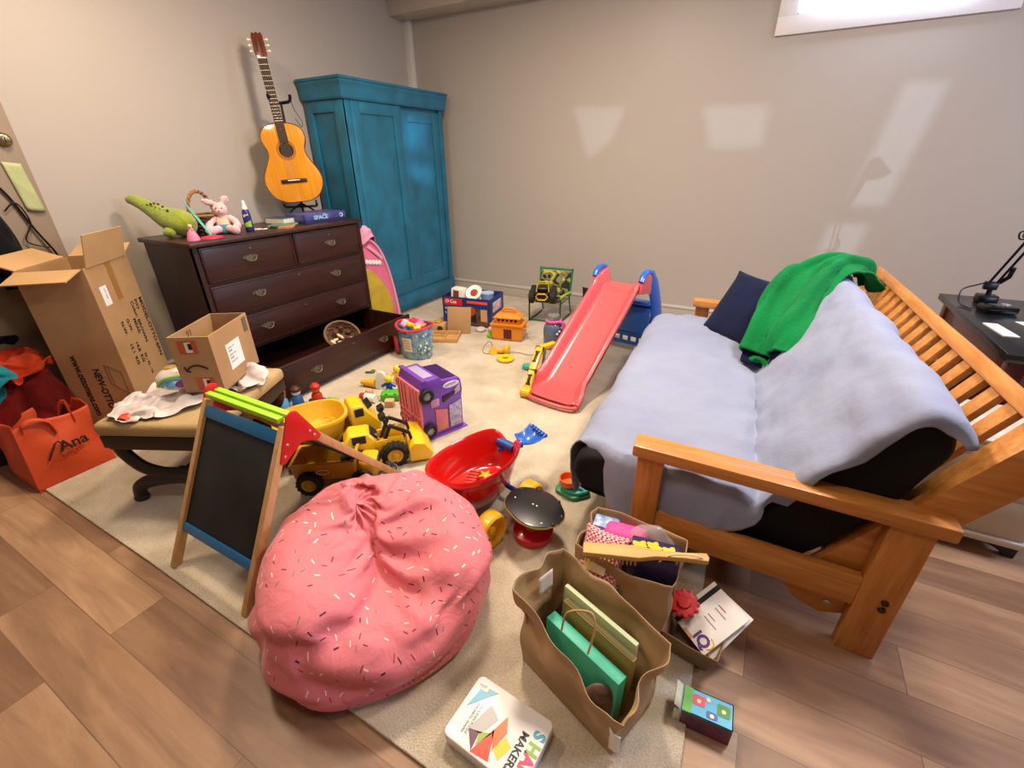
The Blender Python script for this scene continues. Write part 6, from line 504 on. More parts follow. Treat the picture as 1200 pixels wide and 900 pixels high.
# grey cover draped over the mattress
def cover():
    t = bmesh.new()
    idx = list(range(6, 68))                                     # front edge .. top of the back
    rows = []
    ys = [('w', k/7) for k in range(7, 0, -1)] + [('m', k/60) for k in range(61)] + [('e', k/4) for k in range(1, 5)]
    for kind, tt in ys:
        row = []
        for n_, i in enumerate(idx):
            P = MPs[i]; N = MN[i]
            x, z = P.x, P.y
            seat = sstep(-.50, -.34, x)*(1-sstep(.06, .2, x)) if z < .52 else 0
            back = 1 if i > 40 else 0
            cornercut = .11*(1-sstep(-.52, -.30, x)) if z < .5 else 0
            ymin = Y0 - .028
            if kind == 'm':
                y = ymin + cornercut + (Y1-.02-ymin-cornercut)*tt; d = 0; off = .012
            elif kind == 'w':
                wl = .285*seat + .03*back*(1-sstep(.56, .62, z)*0)
                y = ymin + cornercut - .018*math.sin(min(1, tt*2)*PI/2)*(1 if seat > .1 or back else .4) - .01*seat*tt
                d = wl*tt; off = .012*(1-tt*.3)
            else:
                y = Y1-.02 + .03*math.sin(tt*PI/2); d = .05*tt*tt; off = .012
            wr = 0.010*nz((x*5+z*3, y*4, 1.3), 1.4, 3) + 0.006*nz((x*11, y*14, z*11), 1, 8) + .008*(1-2*abs(nz((x*3+y*1.2, y*2.4-x, z*3), 1.6, 11)))*1.1 + .009*(1-2*abs(nz((x*8, y*6, z*8), 1.3, 21)))
            wr += 0.018*nz((x*2.0, y*9, z*2), 1, 5)*math.exp(-((x-.15)/.10)**2)
            # puckers fanning from the crease
            wr += 0.006*math.sin(y*38+3*nz((y*3, 0, 0), 2, 1))*math.exp(-((x-.16)/.05)**2)
            if kind == 'w': wr += .010*tt*math.sin(x*46+2*nz((x*8, 0, 0), 1, 4))
            q = Vector((x, y, z)) + Vector((N.x, 0, N.y))*(off+wr - d)
            if kind == 'w': q.y -= wr*.6
            # hanging front lip
            if n_ < 4: q.x -= .004*(4-n_); 
            row.append(t.verts.new(q))
        # extend the lip down from the front edge
        rows.append(row)
    # lip rows
    full = []
    for row in rows:
        p = row[0].co; ext = []
        for k in range(5, 0, -1):
            ext.append(t.verts.new((p.x + .012*k*.4 + .004*math.sin(p.y*30+k), p.y, p.z - .022*k)))
        full.append(ext + row)
    for A, B in zip(full, full[1:]):
        for k in range(len(A)-1): t.faces.new((A[k], A[k+1], B[k+1], B[k]))
    bmesh.ops.recalc_face_normals(t, faces=t.faces)
    m = MB(); m.merge(t); return m
def cloth_mat(h, h2, bscale=9, st=0.5):
    m = mat(h, 0.9, spec=0.15, sheen=0.06, vary=0.1, vscale=3, h2=h2, bump=st, bscale=bscale); return m
GREYC = cloth_mat('#979eb6', '#8d94ae', 16, 0.55)
o = obj('futon_cover', cover(), GREYC, angle=80, solid=0.006, off=1)
tag(o, 'wrinkled pale grey cloth cover draped over the black futon mattress', 'cover')

# the futon stands slightly out of square with the wall
KS = .052
def shear(o, inv=None):
    for v in o.data.vertices:
        v.co.x -= KS*(v.co.y-1.42)
for o in [c for c in bpy.data.objects if c.parent == ft] : shear(o)
for o in (bpy.data.objects['futon_mattress'], bpy.data.objects['futon_cover']): shear(o)
# navy pillow in the far corner of the seat
def pillow_mesh(wd, hg, th, seed=1):
    m = MB()
    def f(sgn):
        def g(u, v):
            a, b = 2*u-1, 2*v-1
            k = 1-.09*(1-a*a)*abs(b)**3; k2 = 1-.09*(1-b*b)*abs(a)**3
            h = th/2*max(0, (1-abs(a)**2.6))**.5*max(0, (1-abs(b)**2.6))**.5
            h *= 1+.16*nz((a, b, seed), 2.2, seed)
            return (a*wd/2*k2, b*hg/2*k, sgn*h)
        return g
    m.grid(f(1), 25, 25); m.grid(f(-1), 25, 25)
    bmesh.ops.remove_doubles(m.bm, verts=m.bm.verts, dist=1e-4); bmesh.ops.recalc_face_normals(m.bm, faces=m.bm.faces)
    return m
pl = obj('pillow', pillow_mesh(.54, .46, .125), cloth_mat('#151d3e', '#111834', 20, 0.3), angle=80)
pl.matrix_world = frame_m((.005, 3.05, .645), (.768, -.64, 0), (.365, .438, .82))
tag(pl, 'navy blue pillow leaning in the far corner of the futon', 'pillow')
# green fleece thrown over the pillow and the back cushion
FC = [[(.058, 2.70, .50), (.13, 2.60, .545), (.235, 2.52, .60)],
      [(.060, 2.88, .665), (.165, 2.73, .675), (.275, 2.57, .70)],
      [(.095, 3.04, .815), (.225, 2.91, .815), (.325, 2.79, .80)],
      [(.190, 3.14, .885), (.300, 3.03, .905), (.395, 2.94, .885)],
      [(.310, 3.16, .945), (.385, 3.10, .955), (.450, 3.00, .925)],
      [(.420, 3.20, .935), (.470, 3.13, .925), (.505, 3.04, .895)],
      [(.470, 3.22, .86), (.52, 3.15, .83), (.55, 3.08, .80)]]
def spl(P, t):
    n = len(P)-1; i = min(n-1, int(t*n)); f = t*n-i
    p0 = P[max(0, i-1)]; p1 = P[i]; p2 = P[i+1]; p3 = P[min(n, i+2)]
    return 0.5*((2*p1)+(p2-p0)*f+(2*p0-5*p1+4*p2-p3)*f*f+(3*p1-p0-3*p2+p3)*f**3)
FCv = [[Vector(p) for p in r] for r in FC]
def fl_pt(u, v):
    return spl([spl(r, v) for r in FCv], u)
def fl_off(u, v, lo=0):
    p = fl_pt(u, v); du = (fl_pt(min(1, u+.02), v)-fl_pt(max(0, u-.02), v)); dv = (fl_pt(u, min(1, v+.02))-fl_pt(u, max(0, v-.02)))
    n = dv.cross(du).normalized()
    if n.z < -.2: n = -n
    q = u*3.2+.9*nz((u*2, v*2, 0), 1.3, 7)
    h = .026*math.sin(v*9.5+1.5*q) + .042*nz((u*4.5+v, v*3.2, 2), 1, 6) + .016*nz((u*9, v*8, 1), 1, 2)
    h = max(h, -.012) + .012
    h += .022*gs0(v-.62-.12*math.sin(u*5), .05) - 0.045*gs0(v-.47-.1*math.sin(u*5+.4), .04) + .04*gs0(v-.22+.12*u, .07)
    e = .02*nz((u*6, v*6, 9), 1, 3)
    return p + n*(h+.012+lo) + Vector((e, e*.5, 0))*(.4)
def gs0(x, w_): return math.exp(-(x/w_)**2)
m = MB(); m.grid(lambda u, v: fl_off(u, v), 70, 56)
GF = cloth_mat('#0a7d41', '#077037', 50, 0.5)
gr = obj('fleece_jacket', m, GF, angle=80, solid=0.012, off=-1)
tag(gr, 'crumpled bright green fleece jacket thrown over the pillow and far end of the futon back', 'jacket')
def hem(u, v):
    p = fl_off(.02, v); q = Vector((p.x-.005, p.y-.045, .50+.014*math.sin(v*11)))
    return p.lerp(q, u)*1.0 + Vector((.012, .03*(1-u), -.012))
m = MB(); m.grid(hem, 8, 40)
obj('lining', m, cloth_mat('#0f1636', '#0c112c', 60, 0.3), gr, angle=80, solid=.010)['label'] = 'navy lining turned out at the hem'
def cuffm(u, v):
    x = .045+.10*u; y = 2.66-.05*u-.03*v
    return (x, y-.02, .492+.018*math.sin(PI*u)+.012*math.sin(v*6+u*5)+.01*nz((u*5, v*5, 0), 1, 3))
m = MB(); m.grid(cuffm, 16, 10); obj('sleeve_end', m, GF, gr, angle=80, solid=.014)
# ------------------------------------------------------------------ wardrobe
def teal_mat():
    return mat('#1a7090', 0.36, vary=0.3, vscale=5, h2='#165f78', bump=0.06, bscale=40, coat=0.1)
TEAL = teal_mat()
WY0, WY1, WXF, WXB = 3.25, 4.66, -3.40, -3.875
wd = thing('wardrobe', 'tall teal painted two-door wardrobe standing in the corner of the room', 'wardrobe', (-3.63, 3.95, 0))
def loc_(o): o.location = -Vector((-3.63, 3.95, 0)); return o
c = MB()
c.span((WXB, WY0+.02, .16), (WXF-.03, WY1, 1.99))
# side panel: stiles and rails around a recess
c.span((WXB, WY0, .16), (WXB+.09, WY0+.022, 1.99), bev=.003); c.span((WXF-.11, WY0, .16), (WXF, WY0+.022, 1.99), bev=.003)
c.span((WXB+.09, WY0, 1.89), (WXF-.11, WY0+.022, 1.99), bev=.003); c.span((WXB+.09, WY0, .16), (WXF-.11, WY0+.022, .30), bev=.003)
# face frame
c.span((WXF-.034, WY0-.0005, .16), (WXF, WY0+.085, 1.99), bev=.003); c.span((WXF-.035, WY1-.06, .16), (WXF, WY1, 1.99), bev=.003)
loc_(obj('carcass', c, TEAL, wd))
def wdoor(y0, y1, front, z0=.19, z1=1.985):
    d = MB(); st = .105
    d.span((front-.028, y0, z0), (front, y0+st, z1), bev=.003); d.span((front-.028, y1-st, z0), (front, y1, z1), bev=.003)
    d.span((front-.028, y0+st, z1-.10), (front, y1-st, z1), bev=.003); d.span((front-.028, y0+st, z0), (front, y1-st, z0+.14), bev=.003)
    d.span((front-.026, y0+st, z0+.1), (front-.014, y1-st, z1-.08))
    return d
def wdoor_part(*a): 
    o = loc_(obj('door', wdoor(*a), TEAL, wd)); return o
wdoor_part(3.337, 3.978, -3.3985)
wdoor_part(3.984, 4.60, -3.410, .19, 1.955)
b = MB(); b.span((WXB, WY0-.012, Z*0), (WXF+.015, WY1+.012, .17), bev=.006); b.span((WXB, WY0-.006, .17), (WXF+.008, WY1+.006, .185), bev=.004)
loc_(obj('plinth', b, TEAL, wd))
prof = [(0, 1.985), (.018, 1.985), (.026, 2.0), (.030, 2.03), (.030, 2.06), (.034, 2.085), (.044, 2.105), (.044, 2.125), (.052, 2.125), (.052, 2.145), (0, 2.145)]
cr = MB(); rings = []
for d, z in prof:
    rings.append([(WXB, WY0-d, z), (WXF+d, WY0-d, z), (WXF+d, WY1+d, z), (WXB, WY1+d, z)])
cr.loft(rings)
loc_(obj('cornice', cr, TEAL, wd, angle=20))

# ------------------------------------------------------------------ dresser
DW = wood('#3a180f', '#27100a', (8, 1.2, 8), 3.5, 0.42, 0.06)
DWV = wood('#34150e', '#240e09', (8, 8, 1.2), 3.5, 0.45, 0.05)
DX, DY0, DY1, DXB = -3.13, 1.585, 2.985, -3.72
D0 = Vector((-3.42, 2.285, 0))
ds = thing('chest_of_drawers', 'dark mahogany chest of drawers with its bottom drawer pulled open, against the left wall', 'dresser', D0)
def dl(o): o.location = -D0; return o
c = MB()
c.span((DXB, DY0, .0), (DX-.02, DY0+.022, 1.03)); c.span((DXB, DY1-.022, .0), (DX-.02, DY1, 1.03))
c.span((DXB, DY0, .02), (DXB+.015, DY1, 1.03)); c.span((DXB, DY0, .04), (DX-.03, DY1, .06))
for z in (.285, .535, .775): c.span((DX-.06, DY0, z), (DX-.012, DY1, z+.018))
c.span((DX-.06, 2.285, .79), (DX-.012, 2.305, 1.03)); c.span((DX-.05, DY0, .0), (DX-.012, DY0+.03, 1.03)); c.span((DX-.05, DY1-.03, .0), (DX-.012, DY1, 1.03))
c.span((DX-.04, DY0, .0), (DX-.015, DY1, .05))
c.span((DXB+.05, DY0+.02, .50), (DX-.06, DY1-.02, .515))
dl(obj('carcass', c, DWV, ds))
dl(obj('top', MB().span((DXB-.01, DY0-.028, 1.03), (DX+.018, DY1+.022, 1.06), bev=.008), DW, ds))
BR = mat('#726858', 0.5, metal=0.7)
def pull(x, y, z, par):
    m = MB()
    # pierced bat-wing back plate and drop bail
    w_ = .055
    P = [(-w_, .004), (-.046, .018), (-.036, .012), (-.028, .021), (-.014, .014), (0, .026), (.014, .014), (.028, .021), (.036, .012), (.046, .018), (w_, .004),
         (.044, -.006), (.036, -.004), (.028, -.02), (.014, -.012), (0, -.028), (-.014, -.012), (-.028, -.02), (-.036, -.004), (-.044, -.006)]
    m.prism(P, .003, frame_m((x, y, z), (0, 1, 0), (0, 0, 1)))
    m.tube([(x+.006, y-.032, z+.006), (x+.016, y-.034, z-.004), (x+.02, y-.022, z-.017), (x+.021, y, z-.021), (x+.02, y+.022, z-.017), (x+.016, y+.034, z-.004), (x+.006, y+.032, z+.006)], .0035, 8)
    for s in (-1, 1): m.cyl((x, y+s*.032, z+.006), (x+.012, y+s*.032, z+.006), .005, seg=10)
    o = obj('drawer_pull', m, BR, par); o['label'] = 'tarnished brass drop handle'; return o
def drawer(y0, y1, z0, z1, pulls, out=0.0, keyhole=True):
    f = DX+out; m = MB()
    m.span((f-.022, y0, z0), (f, y1, z1), bev=.004)
    m.span((f, y0+.006, z0+.006), (f+.004, y1-.006, z0+.012)); m.span((f, y0+.006, z1-.012), (f+.004, y1-.006, z1-.006))
    m.span((f, y0+.006, z0+.006), (f+.004, y0+.012, z1-.006)); m.span((f, y1-.012, z0+.006), (f+.004, y1-.006, z1-.006))
    if out:
        m.span((f-.56, y0+.012, z0+.01), (f-.02, y0+.026, z1-.012)); m.span((f-.56, y1-.026, z0+.01), (f-.02, y1-.012, z1-.012))
        m.span((f-.56, y0+.012, z0+.012), (f-.02, y1-.012, z0+.022))
    o = dl(obj('drawer', m, DW, ds))
    for y in pulls: pull(f+.001, y, (z0+z1)/2+.005, o)
    if keyhole:
        kb = MB(); kb.lathe([(0, 0), (.008, 0), (.008, .003), (0, .004)], 12, (f, (y0+y1)/2, z1-.045), Matrix.Rotation(PI/2, 4, 'Y'))
        obj('escutcheon', kb, BR, o)
drawer(DY0+.03, 2.285, .795, 1.022, [1.935])
drawer(2.305, DY1-.03, .795, 1.022, [2.63])
drawer(DY0+.03, DY1-.03, .555, .772, [1.935, 2.63])
drawer(DY0+.03, DY1-.03, .305, .532, [1.935, 2.63])
drawer(DY0+.03, DY1-.03, .045, .283, [1.92, 2.60], out=.465)

# wicker bowl of wooden pieces in the open drawer
def weave(c, r0, r1, h, rows, m, wob=.0035, th=.006, seg=48):
    for k in range(rows):
        t = k/(rows-1); r = r0+(r1-r0)*t; z = c[2]+h*t
        m.tube([(c[0]+(r+wob*math.sin(PI*(i*.5)+PI*k))*math.cos(2*PI*i/seg), c[1]+(r+wob*math.sin(PI*(i*.5)+PI*k))*math.sin(2*PI*i/seg), z) for i in range(seg)], th, 6, closed=True)
WICK = mat('#7c5a38', 0.7, vary=.4, vscale=40, bump=.3, bscale=150)
BX, BY, BZ = -2.885, 2.345, .165
bs = thing('wicker_bowl', 'shallow brown wicker bowl of wooden pieces tipped up in the open bottom drawer', 'basket', (BX, BY, BZ), rot=(math.radians(12), math.radians(36), 0))
m = MB(); weave((0, 0, .0), .085, .13, .13, 10, m); m.cyl((0, 0, 0), (0, 0, .012), .085, seg=30)
for i in range(18):
    a = 2*PI*i/18; m.cyl((.083*math.cos(a), .083*math.sin(a), 0), (.128*math.cos(a), .128*math.sin(a), .13), .004, seg=6)
obj('bowl', m, WICK, bs); rm = MB(); rm.tube([(.133*math.cos(2*PI*i/40), .133*math.sin(2*PI*i/40), .136) for i in range(40)], .010, 8, closed=True)
obj('rim', rm, WICK, bs)
fl_ = MB(); fl_.lathe([(0, .075), (.08, .078), (.115, .08), (.10, .03), (0, .02)], 24); obj('wood_pieces', fl_, mat('#4a2c1a', .7, bump=.6, bscale=60), bs)['kind'] = 'stuff'
Rm = Euler((math.radians(12), math.radians(36), 0)).to_matrix()
kk = 0
for dx, dy, kind in ((-.01, -.06, 'p'), (.035, -.045, 'p'), (-.01, -.015, 'p'), (.055, -.01, 'p'), (.01, -.09, 'p'), (-.06, -.02, 'd'), (.03, .04, 'd'), (.06, .06, 'p'), (-.06, .04, 'd'), (-.01, .075, 'd'), (.06, -.07, 'p')):
    q = MB()
    if kind == 'p':
        q.prism([(-.03, -.012), (-.012, -.012), (-.012, -.02), (.004, -.02), (.004, -.012), (.03, -.012), (.03, .012), (.014, .012), (.014, .022), (-.004, .022), (-.004, .012), (-.03, .012)], .011, bev=.002)
        o = obj('puzzle_piece', q, mat('#e6d2a4', .6, vary=.15, vscale=20)); lb = 'pale wooden puzzle piece lying in the wicker bowl in the drawer'; gp = 'pale wooden puzzle pieces in the wicker bowl'
    else:
        q.ell((0, 0, .01), (.026, .022, .018), seg=14); o = obj('pine_cone', q, mat('#5a2f1c', .6, bump=1, bscale=90)); lb = 'dark brown pine cone lying in the wicker bowl in the drawer'; gp = 'dark pine cones in the wicker bowl'
    P = Vector((BX, BY, BZ)) + Rm @ Vector((dx, dy, .088 + .012*(kk % 3)))
    o.location = P; o.rotation_euler = (random.uniform(-.4, .4), .55+random.uniform(-.3, .3), random.uniform(0, 6)); kk += 1
    tag(o, lb, 'puzzle piece' if kind == 'p' else 'pine cone', gp)

# ------------------------------------------------------------------ desk, lamp, cabinet on the right
RED = wood('#5a1e16', '#431410', (8, 8, 1.5), 4, .35, .2)
E0 = Vector((1.35, 3.1, 0))
dk = thing('desk', 'red-brown desk with a black top standing behind the futon', 'desk', E0)
def el(o): o.location = -E0; return o
el(obj('desktop', MB().span((1.0, 2.56, .70), (1.75, 3.66, .735), bev=.004), mat('#141619', .22, bump=.04, bscale=90), dk))
for x in (1.06, 1.69):
    for y in (2.62, 3.60): el(obj('leg', MB().span((x-.03, y-.03, 0), (x+.03, y+.03, .70), bev=.004), RED, dk))
a = MB(); a.span((1.04, 2.65, .56), (1.065, 3.57, .70), bev=.003); a.span((1.68, 2.65, .56), (1.70, 3.57, .70), bev=.003); a.span((1.09, 2.61, .56), (1.66, 2.63, .70), bev=.003); a.span((1.09, 3.59, .56), (1.66, 3.61, .70), bev=.003)
el(obj('apron', a, RED, dk))
el(obj('side_panel', MB().span((1.09, 3.25, .04), (1.66, 3.55, .56), bev=.004), RED, dk))
LM = mat('#0e0f18', .35, metal=.4)
lp = thing('desk_lamp', 'black spring-arm desk lamp clamped to the back of the dark desk', 'lamp', (1.17, 3.52, .735))
q = MB(); q.box((0, 0, .0225), (.09, .075, .045), bev=.008); q.cyl((0, 0, .04), (0, 0, .1), .012)
obj('clamp', q, LM, lp)
L1 = Vector((-.012, -.02, .10)); L2 = Vector((.035, -.12, .385)); L3 = Vector((.22, -.26, .80))
q = MB()
for s in (-.016, .016): q.tube([L1+Vector((s, 0, 0)), L2+Vector((s, 0, 0))], .0065, 8)
obj('lower_arm', q, LM, lp)
q = MB(); q.tube([L1+Vector((.030, 0, .02)), L1.lerp(L2, .2)+Vector((.042, 0, 0)), L1.lerp(L2, .38)+Vector((.03, 0, 0))], .011, 8); obj('spring', q, LM, lp)
q = MB(); q.box(L2, (.07, .03, .045), bev=.006); q.cyl(L2+Vector((-.045, 0, 0)), L2+Vector((.045, 0, 0)), .012, seg=12); q.box(L1, (.06, .03, .045), bev=.006); obj('elbow_joint', q, LM, lp)
q = MB(); q.bar(L2, L3, .034, .022, bev=.004); obj('upper_arm', q, LM, lp)
q = MB(); q.lathe([(.02, .06), (.035, .05), (.05, 0), (.085, -.07), (.082, -.07), (.045, 0), (.02, .04)], 24, L3+Vector((.04, -.05, -.02)), Matrix.Rotation(.5, 4, 'X')); obj('lamp_shade', q, LM, lp)
q = MB(); q.tube([L2+Vector((-.02, 0, .02)), L2+Vector((-.06, 0, .015)), L2+Vector((-.05, 0, -.02)), L2+Vector((0, 0, -.01))], .004, 8, smooth=6)
q.tube([L1+Vector((-.01, 0, .02)), L1+Vector((-.06, -.01, 0)), L1+Vector((-.12, -.03, -.03)), L1+Vector((-.13, -.10, -.088)), L1+Vector((-.10, -.2, -.094))], .004, 8, smooth=6)
obj('lamp_cord', q, LM, lp)
def sheet(name, c, sx, sy, rz, h, m, label, cat, grp=None, tilt=(0, 0)):
    q = MB(); q.box((0, 0, h/2), (sx, sy, h), bev=min(h*.3, .002)); o = obj(name, q, m); o.location = c; o.rotation_euler = (tilt[0], tilt[1], rz); tag(o, label, cat, grp); return o
sheet('paper_sheet', (1.33, 3.02, .735), .21, .297, .3, .004, WHITE, 'white sheet of paper lying on the black desktop', 'paper')
sheet('paper_pad', (1.075, 2.93, .735), .06, .20, .12, .008, mat('#d8d4cc', .5), 'narrow white paper pad at the desk edge behind the futon rail', 'paper pad')
q = thing('phone', 'black desk gadget with a curved top lying on the desk below the lamp', 'gadget', (1.16, 3.30, .735), .3)
m = MB(); m.box((0, 0, .02), (.15, .09, .04), bev=.012); obj('body', m, mat('#0a0a0c', .18), q)
m = MB(); m.cyl((.03, 0, .038), (.03, 0, .046), .02); obj('dial', m, mat('#c9ccd0', .2, metal=.8), q)
WC = mat('#cfc6b4', .45, bump=.05, bscale=30)
cb = thing('low_cabinet', 'low off-white cabinet with black scrolled feet behind the futon', 'cabinet', (.97, 2.3, 0))
m = MB(); m.span((-.22, -.16, .08), (.18, .20, .50), bev=.006); m.span((-.235, -.176, .07), (.195, .215, .10), bev=.006); m.span((-.235, -.176, .50), (.195, .215, .525), bev=.006)
for z in (.14, .31): m.span((-.19, -.168, z), (.15, -.158, z+.14), bev=.004)
obj('body', m, WC, cb)
for sx in (-1, 1):
    for sy in (-.155, .165):
        m = MB(); m.prism([(0, 0), (.035, 0), (.05, .02), (.075, .035), (.13, .05), (.16, .07), (0, .07)], .03, frame_m((-.02+sx*.21, sy+.015, 0), (-sx, 0, 0), (0, 0, 1)), bev=.004)
        obj('foot', m, BLACK, cb)

# ------------------------------------------------------------------ stool
ST = Vector((-2.365, 1.006, 0)); SA = math.atan2(.43, .9)
st = thing('upholstered_stool', 'dark wood stool with curved legs and a beige cushion in front of the tall box', 'stool', ST, SA)
SWd, SDp, SH = .56, .64, .47
DKW = mat('#1e0d08', .5, vary=.3, vscale=12)
m = MB(); m.box((0, 0, SH-.035), (SWd, SDp, .07), bev=.028, seg=4); obj('cushion', m, mat('#b59a6c', .85, bump=.3, bscale=160, vary=.15, vscale=6), st, angle=60)
m = MB(); m.box((0, 0, SH-.10), (SWd-.02, SDp-.02, .065), bev=.005); m.box((0, 0, SH-.137), (SWd-.04, SDp-.04, .02), bev=.005); obj('apron', m, DKW, st)
for sy in (-1, 1):
    y = sy*(SDp/2-.05); zc = .17
    up = [(-.24+.0, y, SH-.14), (-.225, y, .28), (-.17, y, .21), (-.09, y, .178), (0, y, .172), (.09, y, .178), (.17, y, .21), (.225, y, .28), (.24, y, SH-.14)]
    lo = [(-.245, y, .022), (-.235, y, .075), (-.185, y, .115), (-.09, y, .14), (0, y, .148), (.09, y, .14), (.185, y, .115), (.235, y, .075), (.245, y, .022)]
    m = MB(); m.tube(up, .033, 10, smooth=4, flat=(.75, 1)); m.tube(lo, .033, 10, smooth=4, flat=(.75, 1)); m.ell((0, y-.02*sy, .16), (.035, .03, .04))
    for s in (-1, 1): m.ell((s*.245, y, .024), (.036, .03, .024))
    obj('curved_leg_pair', m, DKW, st)
m = MB(); m.cyl((0, -SDp/2+.06, .16), (0, SDp/2-.06, .16), .018, seg=14); obj('stretcher', m, DKW, st)

# things on the stool
def local_on(st_, a, x, y, z): 
    p = rot2(x, y, a); return (st_.x+p[0], st_.y+p[1], z)
PLB = mat('#d8ccc8', .35, spec=.6, bump=.1, bscale=40)
m, _v = cloth_grid(PBAG_D, False, 1.22)
o = obj('plastic_bag', m, PLB, angle=80, solid=.0015, sub=1); o.location = (-2.335, .985, SH+.003); o.rotation_euler = (0, 0, .98)
tag(o, 'crumpled white plastic bag lying flat across the beige stool cushion', 'bag')
m = MB(); 
def tie(u, v):
    return (-.045+.09*u, -.03+.06*v*(1-.5*u), .004+.018*abs(nz((u*2, v*2, 0), 2, 5))+.012*math.sin(u*4))
m.grid(tie, 12, 10); o = obj('gift_ribbon', m, mat('#d8442e', .5), solid=.003, angle=80); o.location = (-2.37, .705, SH+.003); o.rotation_euler = (0, 0, .5)
tag(o, 'small crumpled orange-red ribbon scrap on the front corner of the stool cushion', 'ribbon')
ty = thing('toy_camera', 'rounded white toy with green, blue and purple swirls on the plastic bag', 'toy', (-2.385, .95, SH+.045), 1.0)
m = MB(); m.ell((0, 0, .055), (.085, .06, .058), seg=28); obj('body', m, mat('#ece6dc', .3), ty)
for (rx, ry, rz, col) in ((.075, .058, .045, '#8fb53a'), (.058, .062, .036, '#4f9db8')):
    m = MB(); m.tube([(rx*math.cos(a)*.98, -ry*(1-(rx*math.cos(a)/.095)**2)**.5-.001, .038+rz*math.sin(a)) for a in [PI*i/14 for i in range(15)]], .007, 8); obj('swirl', m, mat(col, .35), ty)
m = MB(); m.ell((.018, -.055, .042), (.024, .012, .018)); obj('button', m, mat('#7a2f8c', .3), ty)
m = MB(); m.ell((-.02, -.052, .045), (.022, .013, .02)); obj('button', m, mat('#5fb2c9', .3), ty)
m = MB(); m.ell((-.01, .01, .108), (.03, .028, .012)); obj('lens_cap', m, mat('#c9a04a', .4), ty)

CARD = mat('#b08a5e', .75, vary=.12, vscale=5, bump=.05, bscale=120)
CARDI = mat('#c29b6b', .75, vary=.1, vscale=5)
# small shipping box
sb_dir = Vector((-.53, .85, 0)).normalized(); sb_n = Vector((-.85, -.53, 0)).normalized()
SB = Vector((-2.155, 1.035, SH+.038)); SL, SWb, SHb = .365, .185, .285
sbx = thing('shipping_box', 'small open cardboard box with a curved arrow and white label on the stool', 'box', SB, math.atan2(sb_dir.y, sb_dir.x))
# local: x along length, y towards the camera-left short side
m = MB(); th = .006
m.span((0, 0, 0), (SL, SWb, th)); m.span((0, 0, 0), (SL, th, SHb)); m.span((0, SWb-th, 0), (SL, SWb, SHb)); m.span((0, th, 0), (th, SWb-th, SHb)); m.span((SL-th, th, 0), (SL, SWb-th, SHb))
obj('carton', m, CARD, sbx)
m = MB(); m.box((.17, -.001, .135), (.13, .0015, .13)); lbm = obj('shipping_label', m, mat('#f2f0ec', .5), sbx)
for k in range(5): lettering('IIIIIIII' if k in (1, 3) else 'aeiou nm', .016, (.118, -.0022, .175-.018*k), (1, 0, 0), (0, 0, 1), mat('#7d8490', .6), lbm, ext=.0002)
m = MB(); m.box((.325, -.001, .235), (.04, .0015, .075)); obj('print_mark', m, mat('#6d5a45', .7), sbx)
xa = -.0012
m = MB(); m.tube([(xa, .145, .118), (xa, .12, .138), (xa, .092, .145), (xa, .065, .138), (xa, .045, .125)], .0042, 6, smooth=5, flat=(1, 1)); m.tube([(xa, .145, .118), (xa, .150, .138)], .004, 6); m.tube([(xa, .145, .118), (xa, .128, .113)], .004, 6)
obj('arrow_print', m, INK, sbx)
for yy, zz in ((.105, .235), (.075, .05)):
    m = MB(); m.box((xa+.0006, yy, zz), (.001, .085, .065)); q = obj('tape_sticker', m, mat('#b4532f', .5), sbx)
    m = MB(); m.box((xa-.0004, yy-.004, zz), (.001, .03, .05)); obj('sticker_print', m, mat('#dcd6cc', .5), q); m = MB(); m.box((xa-.001, yy-.012, zz+.004), (.001, .016, .03)); obj('sticker_ink', m, INK, q)
lettering('93', .042, (.13, SWb-th-.0008, SHb-.045), (1, 0, 0), (0, 0, 1), mat('#5a4630', .7), sbx)

# tall cardboard box
BA, BB = Vector((-3.44, .826, 0)), Vector((-3.2, 1.04, 0))
ux = (BB-BA).normalized(); uy = Vector((-.30, .336, 0)).normalized()
bw = (BB-BA).length; bl_ = .45; bh = 1.0
bb = thing('tall_carton', 'tall open cardboard carton with printed sides and raised flaps beside the chest of drawers', 'box', BA, math.atan2(ux.y, ux.x))
m = MB(); th = .008
m.span((0, 0, 0), (bw, bl_, th)); m.span((0, 0, 0), (bw, th, bh)); m.span((0, bl_-th, 0), (bw, bl_, bh)); m.span((0, th, 0), (th, bl_-th, bh)); m.span((bw-th, th, 0), (bw, bl_-th, bh))
obj('carton_body', m, CARD, bb)
def flap(name, a, b, out, ln, drop, lab):
    a = Vector(a); b = Vector(b); o_ = Vector(out); m = MB()
    e = (b-a).normalized()*.012
    q = [a+e, b-e, b-e*1.5+o_*ln+Vector((0, 0, drop)), a+e*1.5+o_*ln+Vector((0, 0, drop))]
    nrm = (q[1]-q[0]).cross(q[3]-q[0]).normalized()*.006
    t = bmesh.new(); A = [t.verts.new(v) for v in q]; B_ = [t.verts.new(v+nrm) for v in q]
    t.faces.new(A[::-1]); t.faces.new(B_)
    for k in range(4): t.faces.new((A[k], A[(k+1) % 4], B_[(k+1) % 4], B_[k]))
    bmesh.ops.recalc_face_normals(t, faces=t.faces); m.merge(t)
    return obj('flap', m, CARDI, bb)
flap('flap', (0, 0, bh), (bw, 0, bh), (0, -1, 0), .14, -.035, '')
flap('flap', (bw, .01, bh), (bw, bl_-.01, bh), (.2, 0, 0), .19, .17, '')
flap('flap', (0, bl_, bh), (bw, bl_, bh), (0, .9, 0), .14, .05, '')
flap('flap', (0, .01, bh), (0, bl_-.01, bh), (-.9, 0, 0), .15, .06, '')
